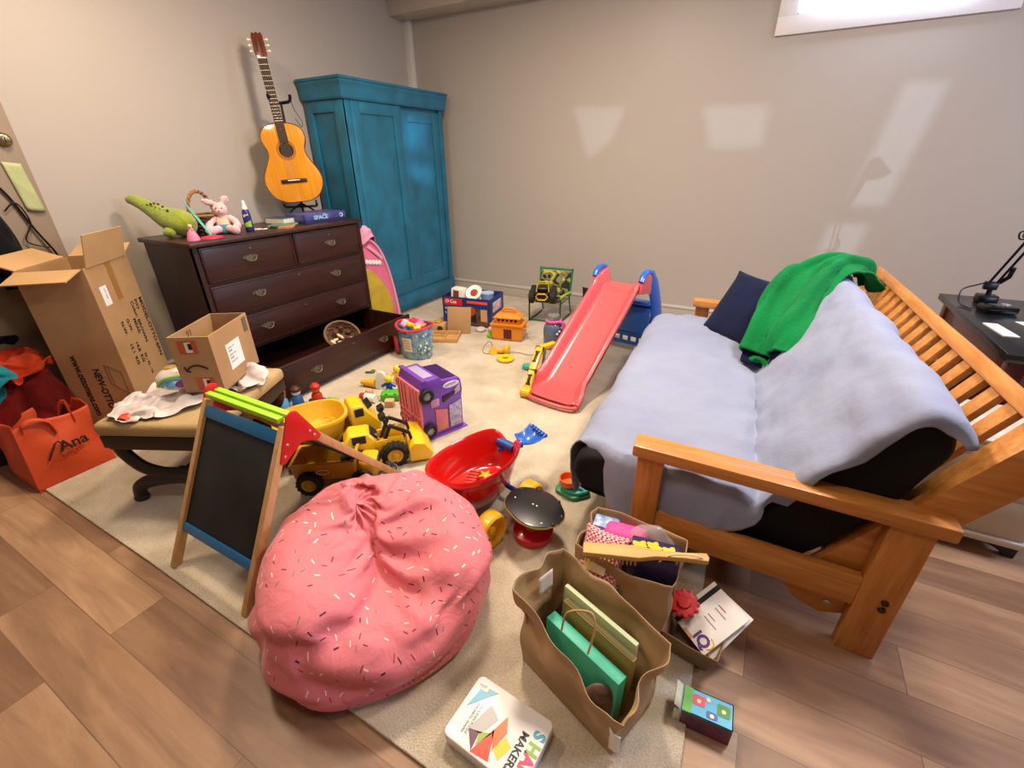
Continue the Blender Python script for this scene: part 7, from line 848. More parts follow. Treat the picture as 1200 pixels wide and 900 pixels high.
# tape, label and print on the right-hand face (x = bw)
xf = bw+.0008
m = MB(); m.box((xf, bl_*.50, bh-.11), (.001, .055, .22)); obj('packing_tape', m, mat('#a0743f', .3, spec=.6), bb)
m = MB(); m.box((xf, bl_*.22, bh-.17), (.001, .065, .11)); q = obj('white_sticker', m, WHITE, bb)
lettering('CH-220', .018, (xf+.001, bl_*.22, bh-.13), (0, 0, -1), (0, 1, 0), mat('#6a86c8', .6), q)
for s, y, z0, sz in (('MODEL-OTTO-BRN', .40, .74, .046), ('P/O', .345, .74, .040), ('Color: BROWN', .30, .74, .040), ('MEAS:', .26, .64, .038), ('G.W.      14.8  KG', .19, .66, .038), ('N.W.     13.1  KG', .13, .66, .038), ('22 - 32 - 16', .235, .42, .03)):
    lettering(s, sz, (xf, y, z0), (0, 0, -1), (0, 1, 0), INK, bb, ext=.0003, bold=.001)
for s, x, z0, sz in (('www.ottomans.com', .075, .52, .048), ('NEW-OTTO-BRN', .155, .43, .048)):
    lettering(s, sz, (x, -.0012, z0), (0, 0, -1), (1, 0, 0), INK, bb, ext=.0003, bold=.0015)
m = MB()
for pts in ([(.22, -.001, .45), (.22, -.001, .32), (.235, -.001, .31), (.235, -.001, .44), (.22, -.001, .45)], [(.235, -.001, .44), (.29, -.001, .40), (.29, -.001, .25), (.235, -.001, .31)]):
    m.tube(pts, .0013, 5)
obj('line_drawing', m, mat('#4f3a22', .7), bb)

# ------------------------------------------------------------------ clothes heap, orange bag, coat
hp = thing('laundry_hamper', 'dark laundry hamper behind the orange bag by the left wall', 'hamper', (-3.66, .47, 0))
m = MB(); m.lathe([(0, 0), (.17, 0), (.19, .38), (.18, .38), (.165, .02), (0, .02)], 30); obj('hamper_body', m, mat('#17181c', .8, bump=.4, bscale=60), hp)
m = MB(); m.tube([(.19*math.cos(2*PI*i/36), .19*math.sin(2*PI*i/36), .385) for i in range(36)], .012, 8, closed=True); obj('rim', m, mat('#17181c', .7), hp)
def lump(name, c, r, h, m_, label, cat, seed, rz=0, amp=.35, fold=11):
    def f(u, v):
        a = 2*PI*u; ph = PI*(v-.5)
        d = Vector((math.cos(a)*math.cos(ph), math.sin(a)*math.cos(ph), math.sin(ph)))
        ph_ = fold*(d.x*.6+d.y*.7+.5*d.z)+4*nz(d, 1.2, seed); s = 1+amp*.6*nz(d, 1.4, seed)+.07*math.sin(ph_)+.03*math.sin(ph_*2.1+1)
        return (d.x*r[0]*s, d.y*r[1]*s, max(-h, d.z*h*s))
    m = MB(); m.grid(f, 64, 40, cu=True); bmesh.ops.remove_doubles(m.bm, verts=m.bm.verts, dist=1e-5)
    o = obj(name, m, m_, angle=80); o.location = c; o.rotation_euler = (0, 0, rz); tag(o, label, cat); return o
for D_, nm_, c1_, c2_, lb_ in ((MAROON_D, 'maroon_garment', '#7a150f', '#5a0d0a', 'dark red garment draped between the orange bag and the tall carton'),
        (RED_D, 'orange_garment', '#c5411a', '#a52c10', 'crumpled orange garment on top of the laundry heap by the tall carton'),
        (TEALC_D, 'teal_garment', '#1b7e8a', '#14626e', 'teal garment slumped over the hamper at the left picture edge'),
        (NAVY_D, 'navy_garment', '#171d33', '#10142a', 'dark navy garment on the very top of the laundry heap')):
    m, _v = cloth_grid(D_); o = obj(nm_, m, cloth_mat(c1_, c2_, 60, .3), angle=80, solid=.005, sub=1); tag(o, lb_, 'clothes')
lh = MB(); lh.lathe([(.14, .05), (.15, .15), (.14, .30), (.10, .42), (.05, .485), (0, .49)], 24, (-3.56, .72, 0), sx=1.05, sy=.85)
o = obj('laundry_pile', lh, mat('#3a1512', .9, bump=.4, bscale=40)); tag(o, 'dark bundle of laundry under the red garment beside the hamper', 'laundry')
OB = mat('#c94512', .6, bump=.15, bscale=300, vary=.12, vscale=6)
OBx = Vector((-3.0, .60, 0))
ob = thing('tote_bag', 'orange reusable tote bag with dark lettering standing on the floor at the left', 'bag', (-3.19, .60, 0.002), 0)
def tote(u, v):
    # ring of a slumped rectangular bag, v from the base to the rim
    W_, D_ = .165, .19
    per = u*4; k = int(per) % 4; t = per-int(per)
    c = [(D_, -W_), (D_, W_), (-D_, W_), (-D_, -W_)]
    a, b = c[k], c[(k+1) % 4]; x = a[0]+(b[0]-a[0])*t; y = a[1]+(b[1]-a[1])*t
    h = .33 - .05*(x < 0) 
    z = h*v
    wr = .026*nz((x*4, y*4, z*5), 1.3, 4)*(.3+v) + .014*nz((x*11, y*11, z*9), 1, 2)*v
    lean = -.06*v
    bul = .02*math.sin(PI*v)*math.sin(PI*t)
    if k == 0: x += bul + wr
    elif k == 2: x -= bul*.5 + wr
    elif k == 1: y += bul+wr
    else: y -= bul+wr
    return (x*(1-.05*v)+lean*1.2, y*(1-.10*v) + .02*v, z + .012*v*math.sin(8*u*PI))
m = MB(); m.grid(tote, 64, 22, cu=True); m.span((-.19, -.165, 0), (.19, .165, .006))
tb = obj('bag_body', m, OB, ob, angle=60, solid=.003, off=0)
m = MB(); m.tube([(.115, -.10, .30), (.13, -.095, .345), (.135, -.05, .36), (.14, 0, .325), (.152, .01, .26)], .013, 8, smooth=5, flat=(.2, 1)); obj('handle', m, OB, ob, angle=60)
m = MB(); m.tube([(-.02, .08, .28), (.0, .10, .345), (.05, .11, .36), (.10, .10, .33), (.125, .095, .27)], .013, 8, smooth=5, flat=(.2, 1)); obj('handle', m, OB, ob, angle=60)
NV = mat('#2a1712', .6)
lettering('Ana', .075, (.186, -.02, .165), (0.02, 1, .03), (-.10, 0, 1), NV, ob, bold=.002)
lettering('SUPPLIES', .022, (.192, -.03, .135), (0.02, 1, .03), (-.10, 0, 1), NV, ob)
m = MB(); m.tube([(.178, -.075, .14), (.184, -.03, .215), (.186, -.015, .225), (.189, .0, .20)], .004, 6); obj('logo_roof', m, NV, ob)
lump('coat', (-3.80, .90, 1.10), (.06, .10, .13), .24, cloth_mat('#0c0c10', '#15151b', 60, .3), 'black coat hanging against the door at the left picture edge', 'coat', 5, amp=.18)
m = MB(); m.tube([(-3.885, .98, 1.40), (-3.88, 1.03, 1.42), (-3.88, 1.075, 1.34), (-3.875, 1.12, 1.16), (-3.87, 1.165, 1.02), (-3.87, 1.17, .94)], .006, 8, smooth=6)
m.tube([(-3.88, 1.03, 1.27), (-3.875, 1.09, 1.31), (-3.875, 1.115, 1.2), (-3.87, 1.06, 1.10), (-3.87, 1.15, 1.05)], .004, 8, smooth=6)
o = obj('wire_hook_rack', m, mat('#1c1714', .4, metal=.6)); tag(o, 'thin black wire rack hanging on the door below the taped note', 'rack')
m = MB()
def note(u, v): return (.0 + .012*v*v*math.sin(u*3), -.04+.08*u + .02*v, -.13+.26*(1-v)-.012*u)
m.grid(note, 8, 14); o = obj('paper_note', m, mat('#b6c08a', .7, vary=.2, vscale=12), solid=.0015); o.location = (-3.886, 1.15, 1.395); tag(o, 'pale green paper note taped to the door below the deadbolt', 'note')
# ------------------------------------------------------------------ on the chest of drawers
DT = 1.06
# guitar
GS = 1.20
gt = thing('acoustic_guitar', 'orange-topped acoustic guitar on a black stand on the chest of drawers', 'guitar', (-3.53, 2.735, 1.205), math.radians(50))
gt.rotation_euler = (math.radians(-6), math.radians(-3.5), math.radians(50)); gt.scale = (GS, GS, GS)
half = [(0, 0), (.08, .004), (.145, .04), (.182, .11), (.178, .175), (.145, .24), (.118, .295), (.118, .335), (.136, .385), (.132, .43), (.10, .468), (.05, .484), (0, .486)]
P = [Vector((x, z, 0)) for x, z in half] + [Vector((-x, z, 0)) for x, z in half[-2:0:-1]]
out = [(v.x, v.y) for v in catmull(P, 4, True)]
m = MB(); m.prism(out, .092, frame_m((0, .094, 0), (1, 0, 0), (0, 0, 1)))
obj('body', m, mat('#6b2f12', .2, coat=.6), gt, angle=40)
m = MB(); m.prism([(x*.992, z*.992+.002) for x, z in out], .004, frame_m((0, .0035, 0), (1, 0, 0), (0, 0, 1)), bev=.001)
tp = obj('soundboard', m, wood('#e09a2c', '#d4861c', (30, 30, 1), 3, .18, .7), gt, angle=40)
m = MB(); m.tube([(x, -.0005, z) for x, z in out], .0028, 6, closed=True); obj('binding', m, mat('#6b2a10', .3), tp)
m = MB(); m.cyl((0, -.0006, .325), (0, -.0016, .325), .045, seg=40); obj('soundhole', m, mat('#1a0c06', .8), tp)
m = MB()
for r in (.050, .058): m.tube([(r*math.cos(2*PI*i/40), -.0012, .325+r*math.sin(2*PI*i/40)) for i in range(40)], .0025, 6, closed=True)
obj('rosette', m, mat('#a85c1c', .35), tp)
m = MB(); m.box((0, -.006, .135), (.165, .010, .024), bev=.002); br = obj('bridge', m, mat('#2a130b', .4), gt)
m = MB(); m.box((0, -.013, .138), (.078, .006, .006)); obj('saddle', m, mat('#efe9dc', .4), br)
m = MB(); m.bar((0, -.006, .37), (0, -.006, .845), .056, .010, up=(0, 1, 0), bev=.002); fb = obj('fretboard', m, mat('#3a2a1f', .7, spec=.2), gt)
m = MB(); 
for i in range(15):
    z = .845 - .60*(1-2**(-(i+1)/12.0))
    m.box((0, -.0114, z), (.056, .0016, .0022))
obj('frets', m, mat('#d8d2c2', .25, metal=.8), fb)
m = MB(); m.tube([(0, .014, .44), (0, .018, .60), (0, .016, .845)], [.026, .024, .023], 12, flat=(1, .7)); obj('neck', m, mat('#5a2a14', .3, coat=.4), gt)
hs = [(-.028, 0), (-.036, .03), (-.034, .13), (-.026, .15), (-.012, .142), (0, .152), (.012, .142), (.026, .15), (.034, .13), (.036, .03), (.028, 0)]
hm = Matrix.Translation((0, .0, .845)) @ Matrix.Rotation(math.radians(-12), 4, 'X')
m = MB(); m.prism(hs, .018, hm @ frame_m((0, .012, 0), (1, 0, 0), (0, 0, 1)), bev=.002); hd = obj('headstock', m, mat('#6e2e1a', .25, coat=.5), gt)
m = MB()
for s in (-1, 1): m.box((s*.014, -.0065, .078), (.008, .002, .085), M=hm)
obj('peg_slots', m, mat('#2a120a', .6), hd)
for s in (-1, 1):
    for z in (.045, .078, .111):
        m = MB(); m.cyl((s*.034, .005, z), (s*.046, .005, z), .003, seg=8); m.ell((s*.053, .005, z), (.009, .006, .008), seg=12)
        o = obj('tuning_peg', m, mat('#efe6cf', .3), hd); o.data.transform(hm)
m = MB(); m.box((0, -.009, .846), (.054, .012, .006)); obj('nut', m, mat('#efe9dc', .4), gt)
m = MB()
for i in range(6):
    x = -.021+.0084*i; m.tube([(x*1.35, -.0135, .138), (x, -.0135, .846)], .0005, 5)
obj('strings', m, mat('#a89f8c', .45), gt)
# guitar stand
gs = thing('guitar_stand', 'black tripod guitar stand holding the guitar on the chest of drawers', 'stand', (-3.59, 2.79, DT), math.radians(50))
m = MB(); m.tube([(0, .06, .08), (.0, .075, .88)], .010, 10); obj('post', m, BLACK, gs)
for a in (-PI/2-.9, -PI/2+.9, PI/2):
    m = MB(); m.tube([(0, .06, .12), (.11*math.cos(a), .06+.11*math.sin(a)*.6, .07), (.17*math.cos(a), .06+.16*math.sin(a)*.6, .008)], .008, 8, smooth=4); obj('foot', m, BLACK, gs)
m = MB(); m.tube([(0, .06, .12), (0, .0, .10)], .009, 8); m.tube([(-.13, -.015, .118), (-.12, 0, .10), (.12, 0, .10), (.13, -.015, .118)], .009, 8); m.tube([(-.12, .0, .10), (-.125, -.14, .125), (-.125, -.15, .16)], .008, 8, smooth=3); m.tube([(.12, .0, .10), (.125, -.14, .125), (.125, -.15, .16)], .008, 8, smooth=3)
obj('cradle', m, BLACK, gs)
m = MB(); m.tube([(0, .075, .87), (-.055, .04, .875), (-.075, -.01, .89), (-.078, -.03, .915)], .012, 10, smooth=4); m.tube([(0, .075, .87), (.055, .04, .875), (.075, -.01, .89), (.078, -.03, .915)], .012, 10, smooth=4); obj('neck_yoke', m, BLACK, gs)
m = MB(); m.tube([(.078, -.02, .89), (.09, 0, .82), (.13, 0, .74), (.12, .01, .70), (.085, .01, .76)], .0025, 6, smooth=5); obj('strap', m, BLACK, gs)

# green dinosaur plush
FUZZ = mat('#93a52b', .95, sheen=.5, bump=.7, bscale=120, vary=.25, vscale=14)
pd = thing('dinosaur_plush', 'lime green dinosaur plush slumped on the left end of the chest of drawers', 'soft toy', (-3.52, 1.72, DT))
pts = [(-.25, -.125, .235), (-.22, -.105, .238), (-.16, -.08, .21), (-.10, -.055, .165), (-.04, -.02, .115), (.02, .01, .095), (.075, .035, .075), (.105, .05, .066), (.12, .058, .06)]
m = MB(); m.tube(pts, [.022, .036, .041, .050, .074, .092, .082, .062, .03], 18, smooth=0)
pb = obj('body', m, FUZZ, pd, sub=2, angle=180)
m = MB(); m.ell((.03, -.065, .035), (.045, .035, .034)); obj('foot', m, FUZZ, pd)
m = MB(); m.ell((-.03, .06, .035), (.045, .035, .034)); obj('foot', m, FUZZ, pd)
m = MB()
for i in range(7):
    t = i/6; p = Vector((-.10, -.055, .215)).lerp(Vector((.055, -.0, .155)), t); m.ell(p+Vector((.01, -.03+.0*i, -.012+.035*math.sin(PI*t))), (.010, .007, .007), seg=10)
obj('spots', m, mat('#4c3a18', .8), pd)
# pink doll, magic wand, basket, bunny, glue
dq = thing('pink_doll', 'tiny doll in a pink skirt beside the green dinosaur plush', 'doll', (-3.245, 1.665, DT))
m = MB(); m.lathe([(0, 0), (.038, 0), (.034, .02), (.022, .05), (.012, .065), (0, .066)], 20); obj('skirt', m, mat('#e27ba0', .5), dq)
m = MB(); m.cyl((0, 0, .055), (0, 0, .075), .010, .008); m.ell((0, 0, .085), (.013, .013, .014), seg=14); m.cyl((-.01, 0, .068), (-.026, 0, .07), .004, seg=8); m.cyl((.01, 0, .068), (.026, 0, .07), .004, seg=8); obj('figure', m, mat('#e9b9a4', .5), dq)
wn = thing('ribbon_wand', 'teal twisted ribbon wand rising from a crimson base in front of the basket', 'wand', (-3.235, 1.775, DT), 0)
m = MB(); m.lathe([(0, 0), (.058, 0), (.055, .008), (.03, .014), (.012, .02), (0, .02)], 24, sx=1, sy=1.2); obj('base', m, mat('#c2274a', .45), wn)
m = MB(); m.tube([(0, 0, .015), (-.05, -.02, .10), (-.09, -.035, .17), (-.125, -.055, .25)], [.005, .006, .005, .003], 8, smooth=6, flat=(1, .6)); m.tube([(-.002, .005, .02), (-.06, -.012, .11), (-.085, -.03, .165), (-.125, -.055, .25)], .004, 8, smooth=6); obj('ribbon', m, mat('#58b3ae', .45), wn)
bk = thing('handled_basket', 'dark woven basket with an arched rope handle behind the pink bunny', 'basket', (-3.47, 1.885, DT), .2)
m = MB(); weave((0, 0, .006), .075, .098, .115, 10, m, th=.0065, seg=40); m.cyl((0, 0, 0), (0, 0, .01), .076, seg=30)
for i in range(16):
    a = 2*PI*i/16; m.cyl((.074*math.cos(a), .074*math.sin(a), 0), (.097*math.cos(a), .097*math.sin(a), .12), .003, seg=6)
obj('bowl', m, mat('#4a2c16', .65, vary=.4, vscale=50, bump=.4, bscale=200), bk)
m = MB(); m.tube([(.100*math.cos(2*PI*i/36), .100*math.sin(2*PI*i/36), .124) for i in range(36)], .009, 8, closed=True); obj('rim', m, mat('#9a7440', .6, vary=.3, vscale=60, bump=.4, bscale=200), bk)
m = MB()
for ph in (0, PI):
    m.tube([((.098+.006*math.cos(i*.9+ph))*math.cos(PI*i/40)*0 + .007*math.sin(i*.9+ph), (.098+.006*math.cos(i*.9+ph))*math.cos(PI*i/40), .12+(.155+.006*math.cos(i*.9+ph))*math.sin(PI*i/40)) for i in range(41)], .007, 8)
obj('handle', m, mat('#9c6b3c', .6, vary=.3, vscale=80), bk)
m = MB()
for i in range(110):
    a = random.uniform(0, 2*PI); r = random.uniform(0, .085); q = Vector((r*math.cos(a), r*math.sin(a), .10)); d = Vector((random.uniform(-1, 1), random.uniform(-1, 1), random.uniform(.1, .6)))*.035
    m.tube([q, q+d*.6+Vector((0, 0, .006)), q+d], .0016, 4)
o = obj('paper_grass', m, mat('#b7c87e', .7), bk); o['kind'] = 'stuff'
PK = mat('#e8b8bd', .95, sheen=.5, bump=.6, bscale=150)
bn = thing('bunny_plush', 'pink bunny plush in blue shorts sitting beside the glue bottle', 'soft toy', (-3.36, 1.955, DT), math.radians(50))
m = MB(); m.ell((0, 0, .07), (.05, .042, .065)); obj('body', m, mat('#e6cdb0', .95, sheen=.4, bump=.5, bscale=150), bn)
m = MB(); m.ell((0, -.012, .158), (.044, .040, .046)); m.ell((0, -.045, .148), (.022, .016, .017)); hd_ = obj('head', m, PK, bn)
m = MB(); m.ell((-.016, -.046, .168), (.005, .004, .006), seg=10); m.ell((.016, -.046, .168), (.005, .004, .006), seg=10); obj('eyes', m, BLACK, hd_)
m = MB(); m.ell((0, -.061, .153), (.006, .004, .004), seg=10); obj('nose', m, mat('#c76a7c', .5), hd_)
for s, e in ((-1, ((-.02, .0, .195), (-.06, 0, .205), (-.095, 0, .22))), (1, ((.018, 0, .195), (.04, .01, .225), (.052, .012, .21)))):
    m = MB(); m.tube(e, [.012, .020, .012], 12, smooth=5, flat=(.6, 1)); obj('ear', m, PK, hd_)
for s in (-1, 1):
    m = MB(); m.tube([(s*.04, -.01, .105), (s*.075, -.03, .08), (s*.085, -.05, .055)], [.02, .021, .022], 12, smooth=4); m.ell((s*.085, -.052, .052), (.024, .024, .024)); obj('arm', m, PK, bn)
    m = MB(); m.tube([(s*.03, -.03, .034), (s*.06, -.07, .03), (s*.075, -.10, .03)], [.026, .026, .03], 12, smooth=4); m.ell((s*.077, -.105, .033), (.028, .022, .032)); obj('leg', m, PK, bn)
m = MB(); m.lathe([(.0, .0), (.046, .006), (.056, .03), (.054, .062), (.050, .062), (0, .05)], 24, sy=.88); obj('shorts', m, mat('#5a9cb4', .8, bump=.3, bscale=150), bn)
gb = thing('glue_bottle', 'blue and green glue bottle with a white nozzle beside the bunny', 'bottle', (-3.29, 2.085, DT), math.radians(52))
m = MB(); m.lathe([(0, 0), (.026, 0), (.029, .006), (.029, .018), (.027, .02), (0, .02)], 24); obj('base', m, mat('#20255a', .35), gb)
m = MB(); m.lathe([(.0, .018), (.028, .018), (.029, .03), (.027, .11), (.024, .135), (.016, .15), (0, .151)], 24); bo = obj('bottle_body', m, mat('#232a6b', .3), gb)
m = MB(); m.grid(lambda u, v: (.0296*math.sin(-.9+1.7*u), -.0296*math.cos(-.9+1.7*u), .028+.045*v*(.5+.5*u)+.005), 12, 6); obj('green_band', m, mat('#8fb83a', .4), bo)
lettering('glue', .022, (-.018, -.0295, .105), (1, 0, .15), (-.15, 0, 1), WHITE, bo)
m = MB(); m.lathe([(0, .15), (.018, .15), (.017, .165), (.011, .185), (.009, .205), (.004, .208), (0, .208)], 20); obj('nozzle', m, mat('#e9e6e2', .4), gb)
# books, papers, box game on top
def book(c, sx, sy, h, rz, col, label, name='book', pages=True, tilt=(0, 0), cat='book', grp=None):
    t = thing(name, label, cat, c, group=grp, rot=(tilt[0], tilt[1], rz)); m = MB()
    m.box((0, 0, .0012), (sx, sy, .0024)); m.box((0, 0, h-.0012), (sx, sy, .0024)); m.box((-sx/2+.0012, 0, h/2), (.0024, sy, h)); obj('cover', m, mat(col, .5), t)
    m = MB(); m.box((.001, 0, h/2), (sx-.008, sy-.008, h-.005)); obj('pages', m, mat('#e4ddcc', .8), t); return t
book((-3.36, 2.40, DT), .16, .22, .012, .5, '#4f7f68', 'thin green book lying flat left of the blue board game box')
book((-3.235, 2.345, DT), .10, .15, .010, .75, '#c27a4e', 'small orange notebook at the front edge left of the blue board game box', 'notebook')
q = thing('book', 'dark teal book under the guitar left of the blue board game box', 'book', (-3.50, 2.50, DT), .1); m = MB(); m.box((0, 0, .0225), (.2, .14, .045), bev=.003); obj('cover', m, mat('#2b4a63', .5), q); m = MB(); m.box((0.006, 0, .0225), (.196, .142, .036)); obj('pages', m, mat('#d6d0c2', .8), q)
sheet('paper_scrap', (-3.33, 2.19, DT), .10, .06, .9, .004, WHITE, 'white folded paper scrap right of the glue bottle', 'paper')
q = thing('key_bunch', 'small bunch of dark keys between the glue bottle and the orange notebook', 'keys', (-3.30, 2.245, DT), .4)
m = MB(); m.tube([(.018*math.cos(2*PI*i/20), .018*math.sin(2*PI*i/20), .012) for i in range(20)], .002, 6, closed=True); obj('ring', m, mat('#55504a', .3, metal=.8), q)
for a in (.2, 1.1, 2.0, 4):
    m = MB(); m.bar((.02*math.cos(a), .02*math.sin(a), .010), (.06*math.cos(a), .06*math.sin(a), .003), .014, .003); m.ell((.026*math.cos(a), .026*math.sin(a), .010), (.012, .012, .003), seg=10); obj('key', m, mat('#3c3a38', .4, metal=.7), q)
sp = thing('board_game', 'dark blue board game box with pale lettering on the chest of drawers', 'board game', (-3.375, 2.745, DT), math.radians(-2))
m = MB(); m.box((0, 0, .033), (.245, .395, .066), bev=.002); obj('box_bottom', m, mat('#2c3566', .4), sp)
m = MB(); m.box((0, 0, .045), (.251, .401, .050), bev=.002); lid = obj('box_lid', m, mat('#2a3a7a', .35, vary=.5, vscale=14, h2='#55508f'), sp)
lettering('SPACE', .042, (.1266, -.12, .026), (0, 1, 0), (0, 0, 1), mat('#9fd0f0', .5), lid, bold=.001, sx=1.15)
lettering('explore', .010, (.1266, -.03, .060), (0, 1, 0), (0, 0, 1), WHITE, lid)
m = MB(); m.cyl((.1258, .155, .04), (.1268, .155, .04), .018, seg=24); obj('planet_print', m, mat('#b9c4da', .5), lid); m = MB(); m.cyl((.1266, .152, .04), (.1274, .152, .04), .010, seg=20); obj('planet_print', m, mat('#2a3a7a', .5), lid)
q = thing('pink_ball', 'small pink ball on the right end of the chest of drawers behind the board game', 'ball', (-3.43, 2.955, DT)); m = MB(); m.ell((0, 0, .024), .024); obj('ball', m, mat('#cf9aa2', .6), q)

# pink and yellow toy bag between dresser and wardrobe
pk = thing('toy_stroller_bag', 'pink and yellow fabric toy bag squeezed between the chest of drawers and the wardrobe', 'toy bag', (-3.27, 3.25, 0))
PKF = mat('#e0708f', .8, bump=.3, bscale=60, vary=.15, vscale=6)
prof = [Vector(p+(0,)) for p in ((-.20, .0), (.05, .0), (.205, .0), (.19, .15), (.165, .33), (.125, .52), (.07, .68), (.0, .79), (-.08, .85), (-.16, .86), (-.20, .80))]
sh = [(v.x, v.y) for v in prof[:3]] + [(v.x, v.y) for v in catmull(prof[2:], 4)[1:]]
m = MB(); m.prism(sh, .05, frame_m((-.025, 0, 0), (0, 1, 0), (0, 0, 1)), bev=.010); obj('shell', m, PKF, pk, angle=50)
edge = [(v.y*0+.028, v.x, v.y) for v in catmull(prof[2:], 4)]
m = MB(); m.tube([(.03, p[1]-.004, p[2]) for p in edge], .014, 8); obj('piping', m, mat('#e79ab4', .6), pk)
yl = [(-.19, .07), (.14, .05), (.125, .20), (.07, .36), (-.01, .48), (-.09, .56), (-.15, .60), (-.19, .60)]
m = MB(); m.prism(yl, .006, frame_m((.022, 0, 0), (0, 1, 0), (0, 0, 1)), bev=.002); obj('yellow_panel', m, mat('#c9ad2e', .7, vary=.25, vscale=9), pk)
m = MB()
for i in range(5): m.ell((.032, -.15+.04*i, .66-.008*i), (.010, .022, .026), seg=12)
obj('white_scallops', m, mat('#efe2e0', .7), pk)
m = MB(); m.bar((.03, -.15, .07), (.03, .17, .045), .012, .03); obj('hem', m, mat('#cf4f78', .7), pk)
m = MB(); m.tube([(.03, -.12, .80), (.035, -.02, .72), (.03, .05, .66)], .018, 8, smooth=4, flat=(.6, 1)); obj('strap', m, mat('#e79ab4', .7), pk)
def hat(u, v):
    a = 2*PI*u; r = .012+.075*math.sin(min(1, v*1.15)*PI/2)+.02*v*v; z = .13*(1-v) 
    w_ = 1+.10*math.sin(3*a+1)*v+.16*nz((math.cos(a), math.sin(a), v*2), 1.3, 5)
    return (r*math.cos(a)*.55*w_+.012*math.sin(v*6), r*math.sin(a)*1.0*w_, z + .035*v*math.sin(2*a+.8)+.018*nz((math.cos(a)*2, math.sin(a)*2, v*3), 1, 2))
hq = obj('pink_sun_hat', MB().grid(hat, 40, 18, cu=True), mat('#e59ab8', .8, bump=.2, bscale=80), solid=.005, angle=80); hq.location = (-3.255, 3.14, .845); tag(hq, 'pink floppy sun hat perched on top of the pink and yellow toy bag', 'hat')
# ------------------------------------------------------------------ chalkboard easel
ez = thing('chalkboard_easel', 'folding chalkboard easel with pine legs, blue rails and red corner plates behind the bean bag', 'easel', (-1.63, .84, Z))
PW = wood('#d8b07a', '#c4955c', (10, 10, 1.5), 4, .5, 0)
xl, xr = -.245, .225
fb, ft_ = (-.34, .0), (-.012, .628)      # front foot (y, z) and front top
rb, rt = (.55, .0), (.022, .622)
BLU = mat('#1d6ea8', .4); LIME = mat('#a6e02c', .4); REDP = mat('#d81e1a', .35)
def P3(x, q): return Vector((x, q[0], q[1]))
def on(a, b, t): return (a[0]+(b[0]-a[0])*t, a[1]+(b[1]-a[1])*t)
for x in (xl, xr):
    m = MB(); m.bar(P3(x, fb), P3(x, ft_), .026, .032, up=(0, 1, 0), bev=.002); obj('front_leg', m, PW, ez)
    m = MB(); m.bar(P3(x, rb), P3(x, rt), .026, .032, up=(0, 1, 0), bev=.002); obj('rear_leg', m, PW, ez)
fn = Vector((0, fb[1]-ft_[1], ft_[0]-fb[0])); fdir = (P3(0, ft_)-P3(0, fb)).normalized(); fnorm = Vector((1, 0, 0)).cross(fdir).normalized()
def panel(a, b, t0, t1, mname, mt, th, shift=0, xx=(xl+.013, xr-.013)):
    q0, q1 = on(a, b, t0), on(a, b, t1); p0 = P3((xx[0]+xx[1])/2, q0); p1 = P3((xx[0]+xx[1])/2, q1); d = (p1-p0).normalized(); nn = Vector((1, 0, 0)).cross(d).normalized()
    m = MB(); m.box((0, 0, 0), (xx[1]-xx[0], (p1-p0).length, th), bev=.002, M=frame_m((p0+p1)/2+nn*shift, (1, 0, 0), d)); return obj(mname, m, mt, ez)
chalk = mat('#141614', .75, vary=.5, vscale=5, h2='#26282a')
panel(fb, ft_, .27, .93, 'chalkboard', chalk, .006)
panel(fb, ft_, .225, .275, 'lower_rail', BLU, .022, .0)
panel(fb, ft_, .90, .965, 'upper_rail', BLU, .022, .0)
panel(rb, rt, .30, .93, 'rear_board', mat('#e8e6e0', .3), .006)
panel(rb, rt, .25, .30, 'rear_rail', BLU, .02)
for y, z in ((-.012, .652), (.026, .652)):
    m = MB(); m.box(((xl+xr)/2, y, z), (xr-xl-.02, .026, .022), bev=.004); obj('top_bar', m, LIME, ez)
for x, s in ((xl, -1), (xr, 1)):
    plate = [(-.075, .505), (-.006, .672), (.016, .682), (.038, .674), (.115, .53), (.10, .515), (.03, .545), (-.055, .495)]
    m = MB(); m.prism(plate, .008, frame_m((x+s*.0145-(.004), 0, 0), (0, 1, 0), (0, 0, 1)), bev=.002); pt = obj('corner_plate', m, REDP, ez)
    m = MB()
    for (y, z) in ((-.05, .525), (-.03, .565), (.085, .545), (.07, .57)): m.lathe([(0, 0), (.006, 0), (.004, .003), (0, .004)], 10, (x+s*.0195, y, z), Matrix.Rotation(s*PI/2, 4, 'Y'))
    obj('screws', m, mat('#d7b6ae', .3, metal=.6), pt)

# ------------------------------------------------------------------ slide
CORAL = mat('#d9565a', .3, coat=.3); SBL = mat('#1f63c4', .3, coat=.2)
ld0, ld1 = Vector((-1.085, 2.49, Z)), Vector((-.90, 3.50, .66))
sl = thing('toddler_slide', 'coral red plastic toddler slide with a blue ladder in front of the back wall', 'slide', (-1.0, 3.0, Z))
sl.rotation_euler = (0, 0, math.radians(-9))
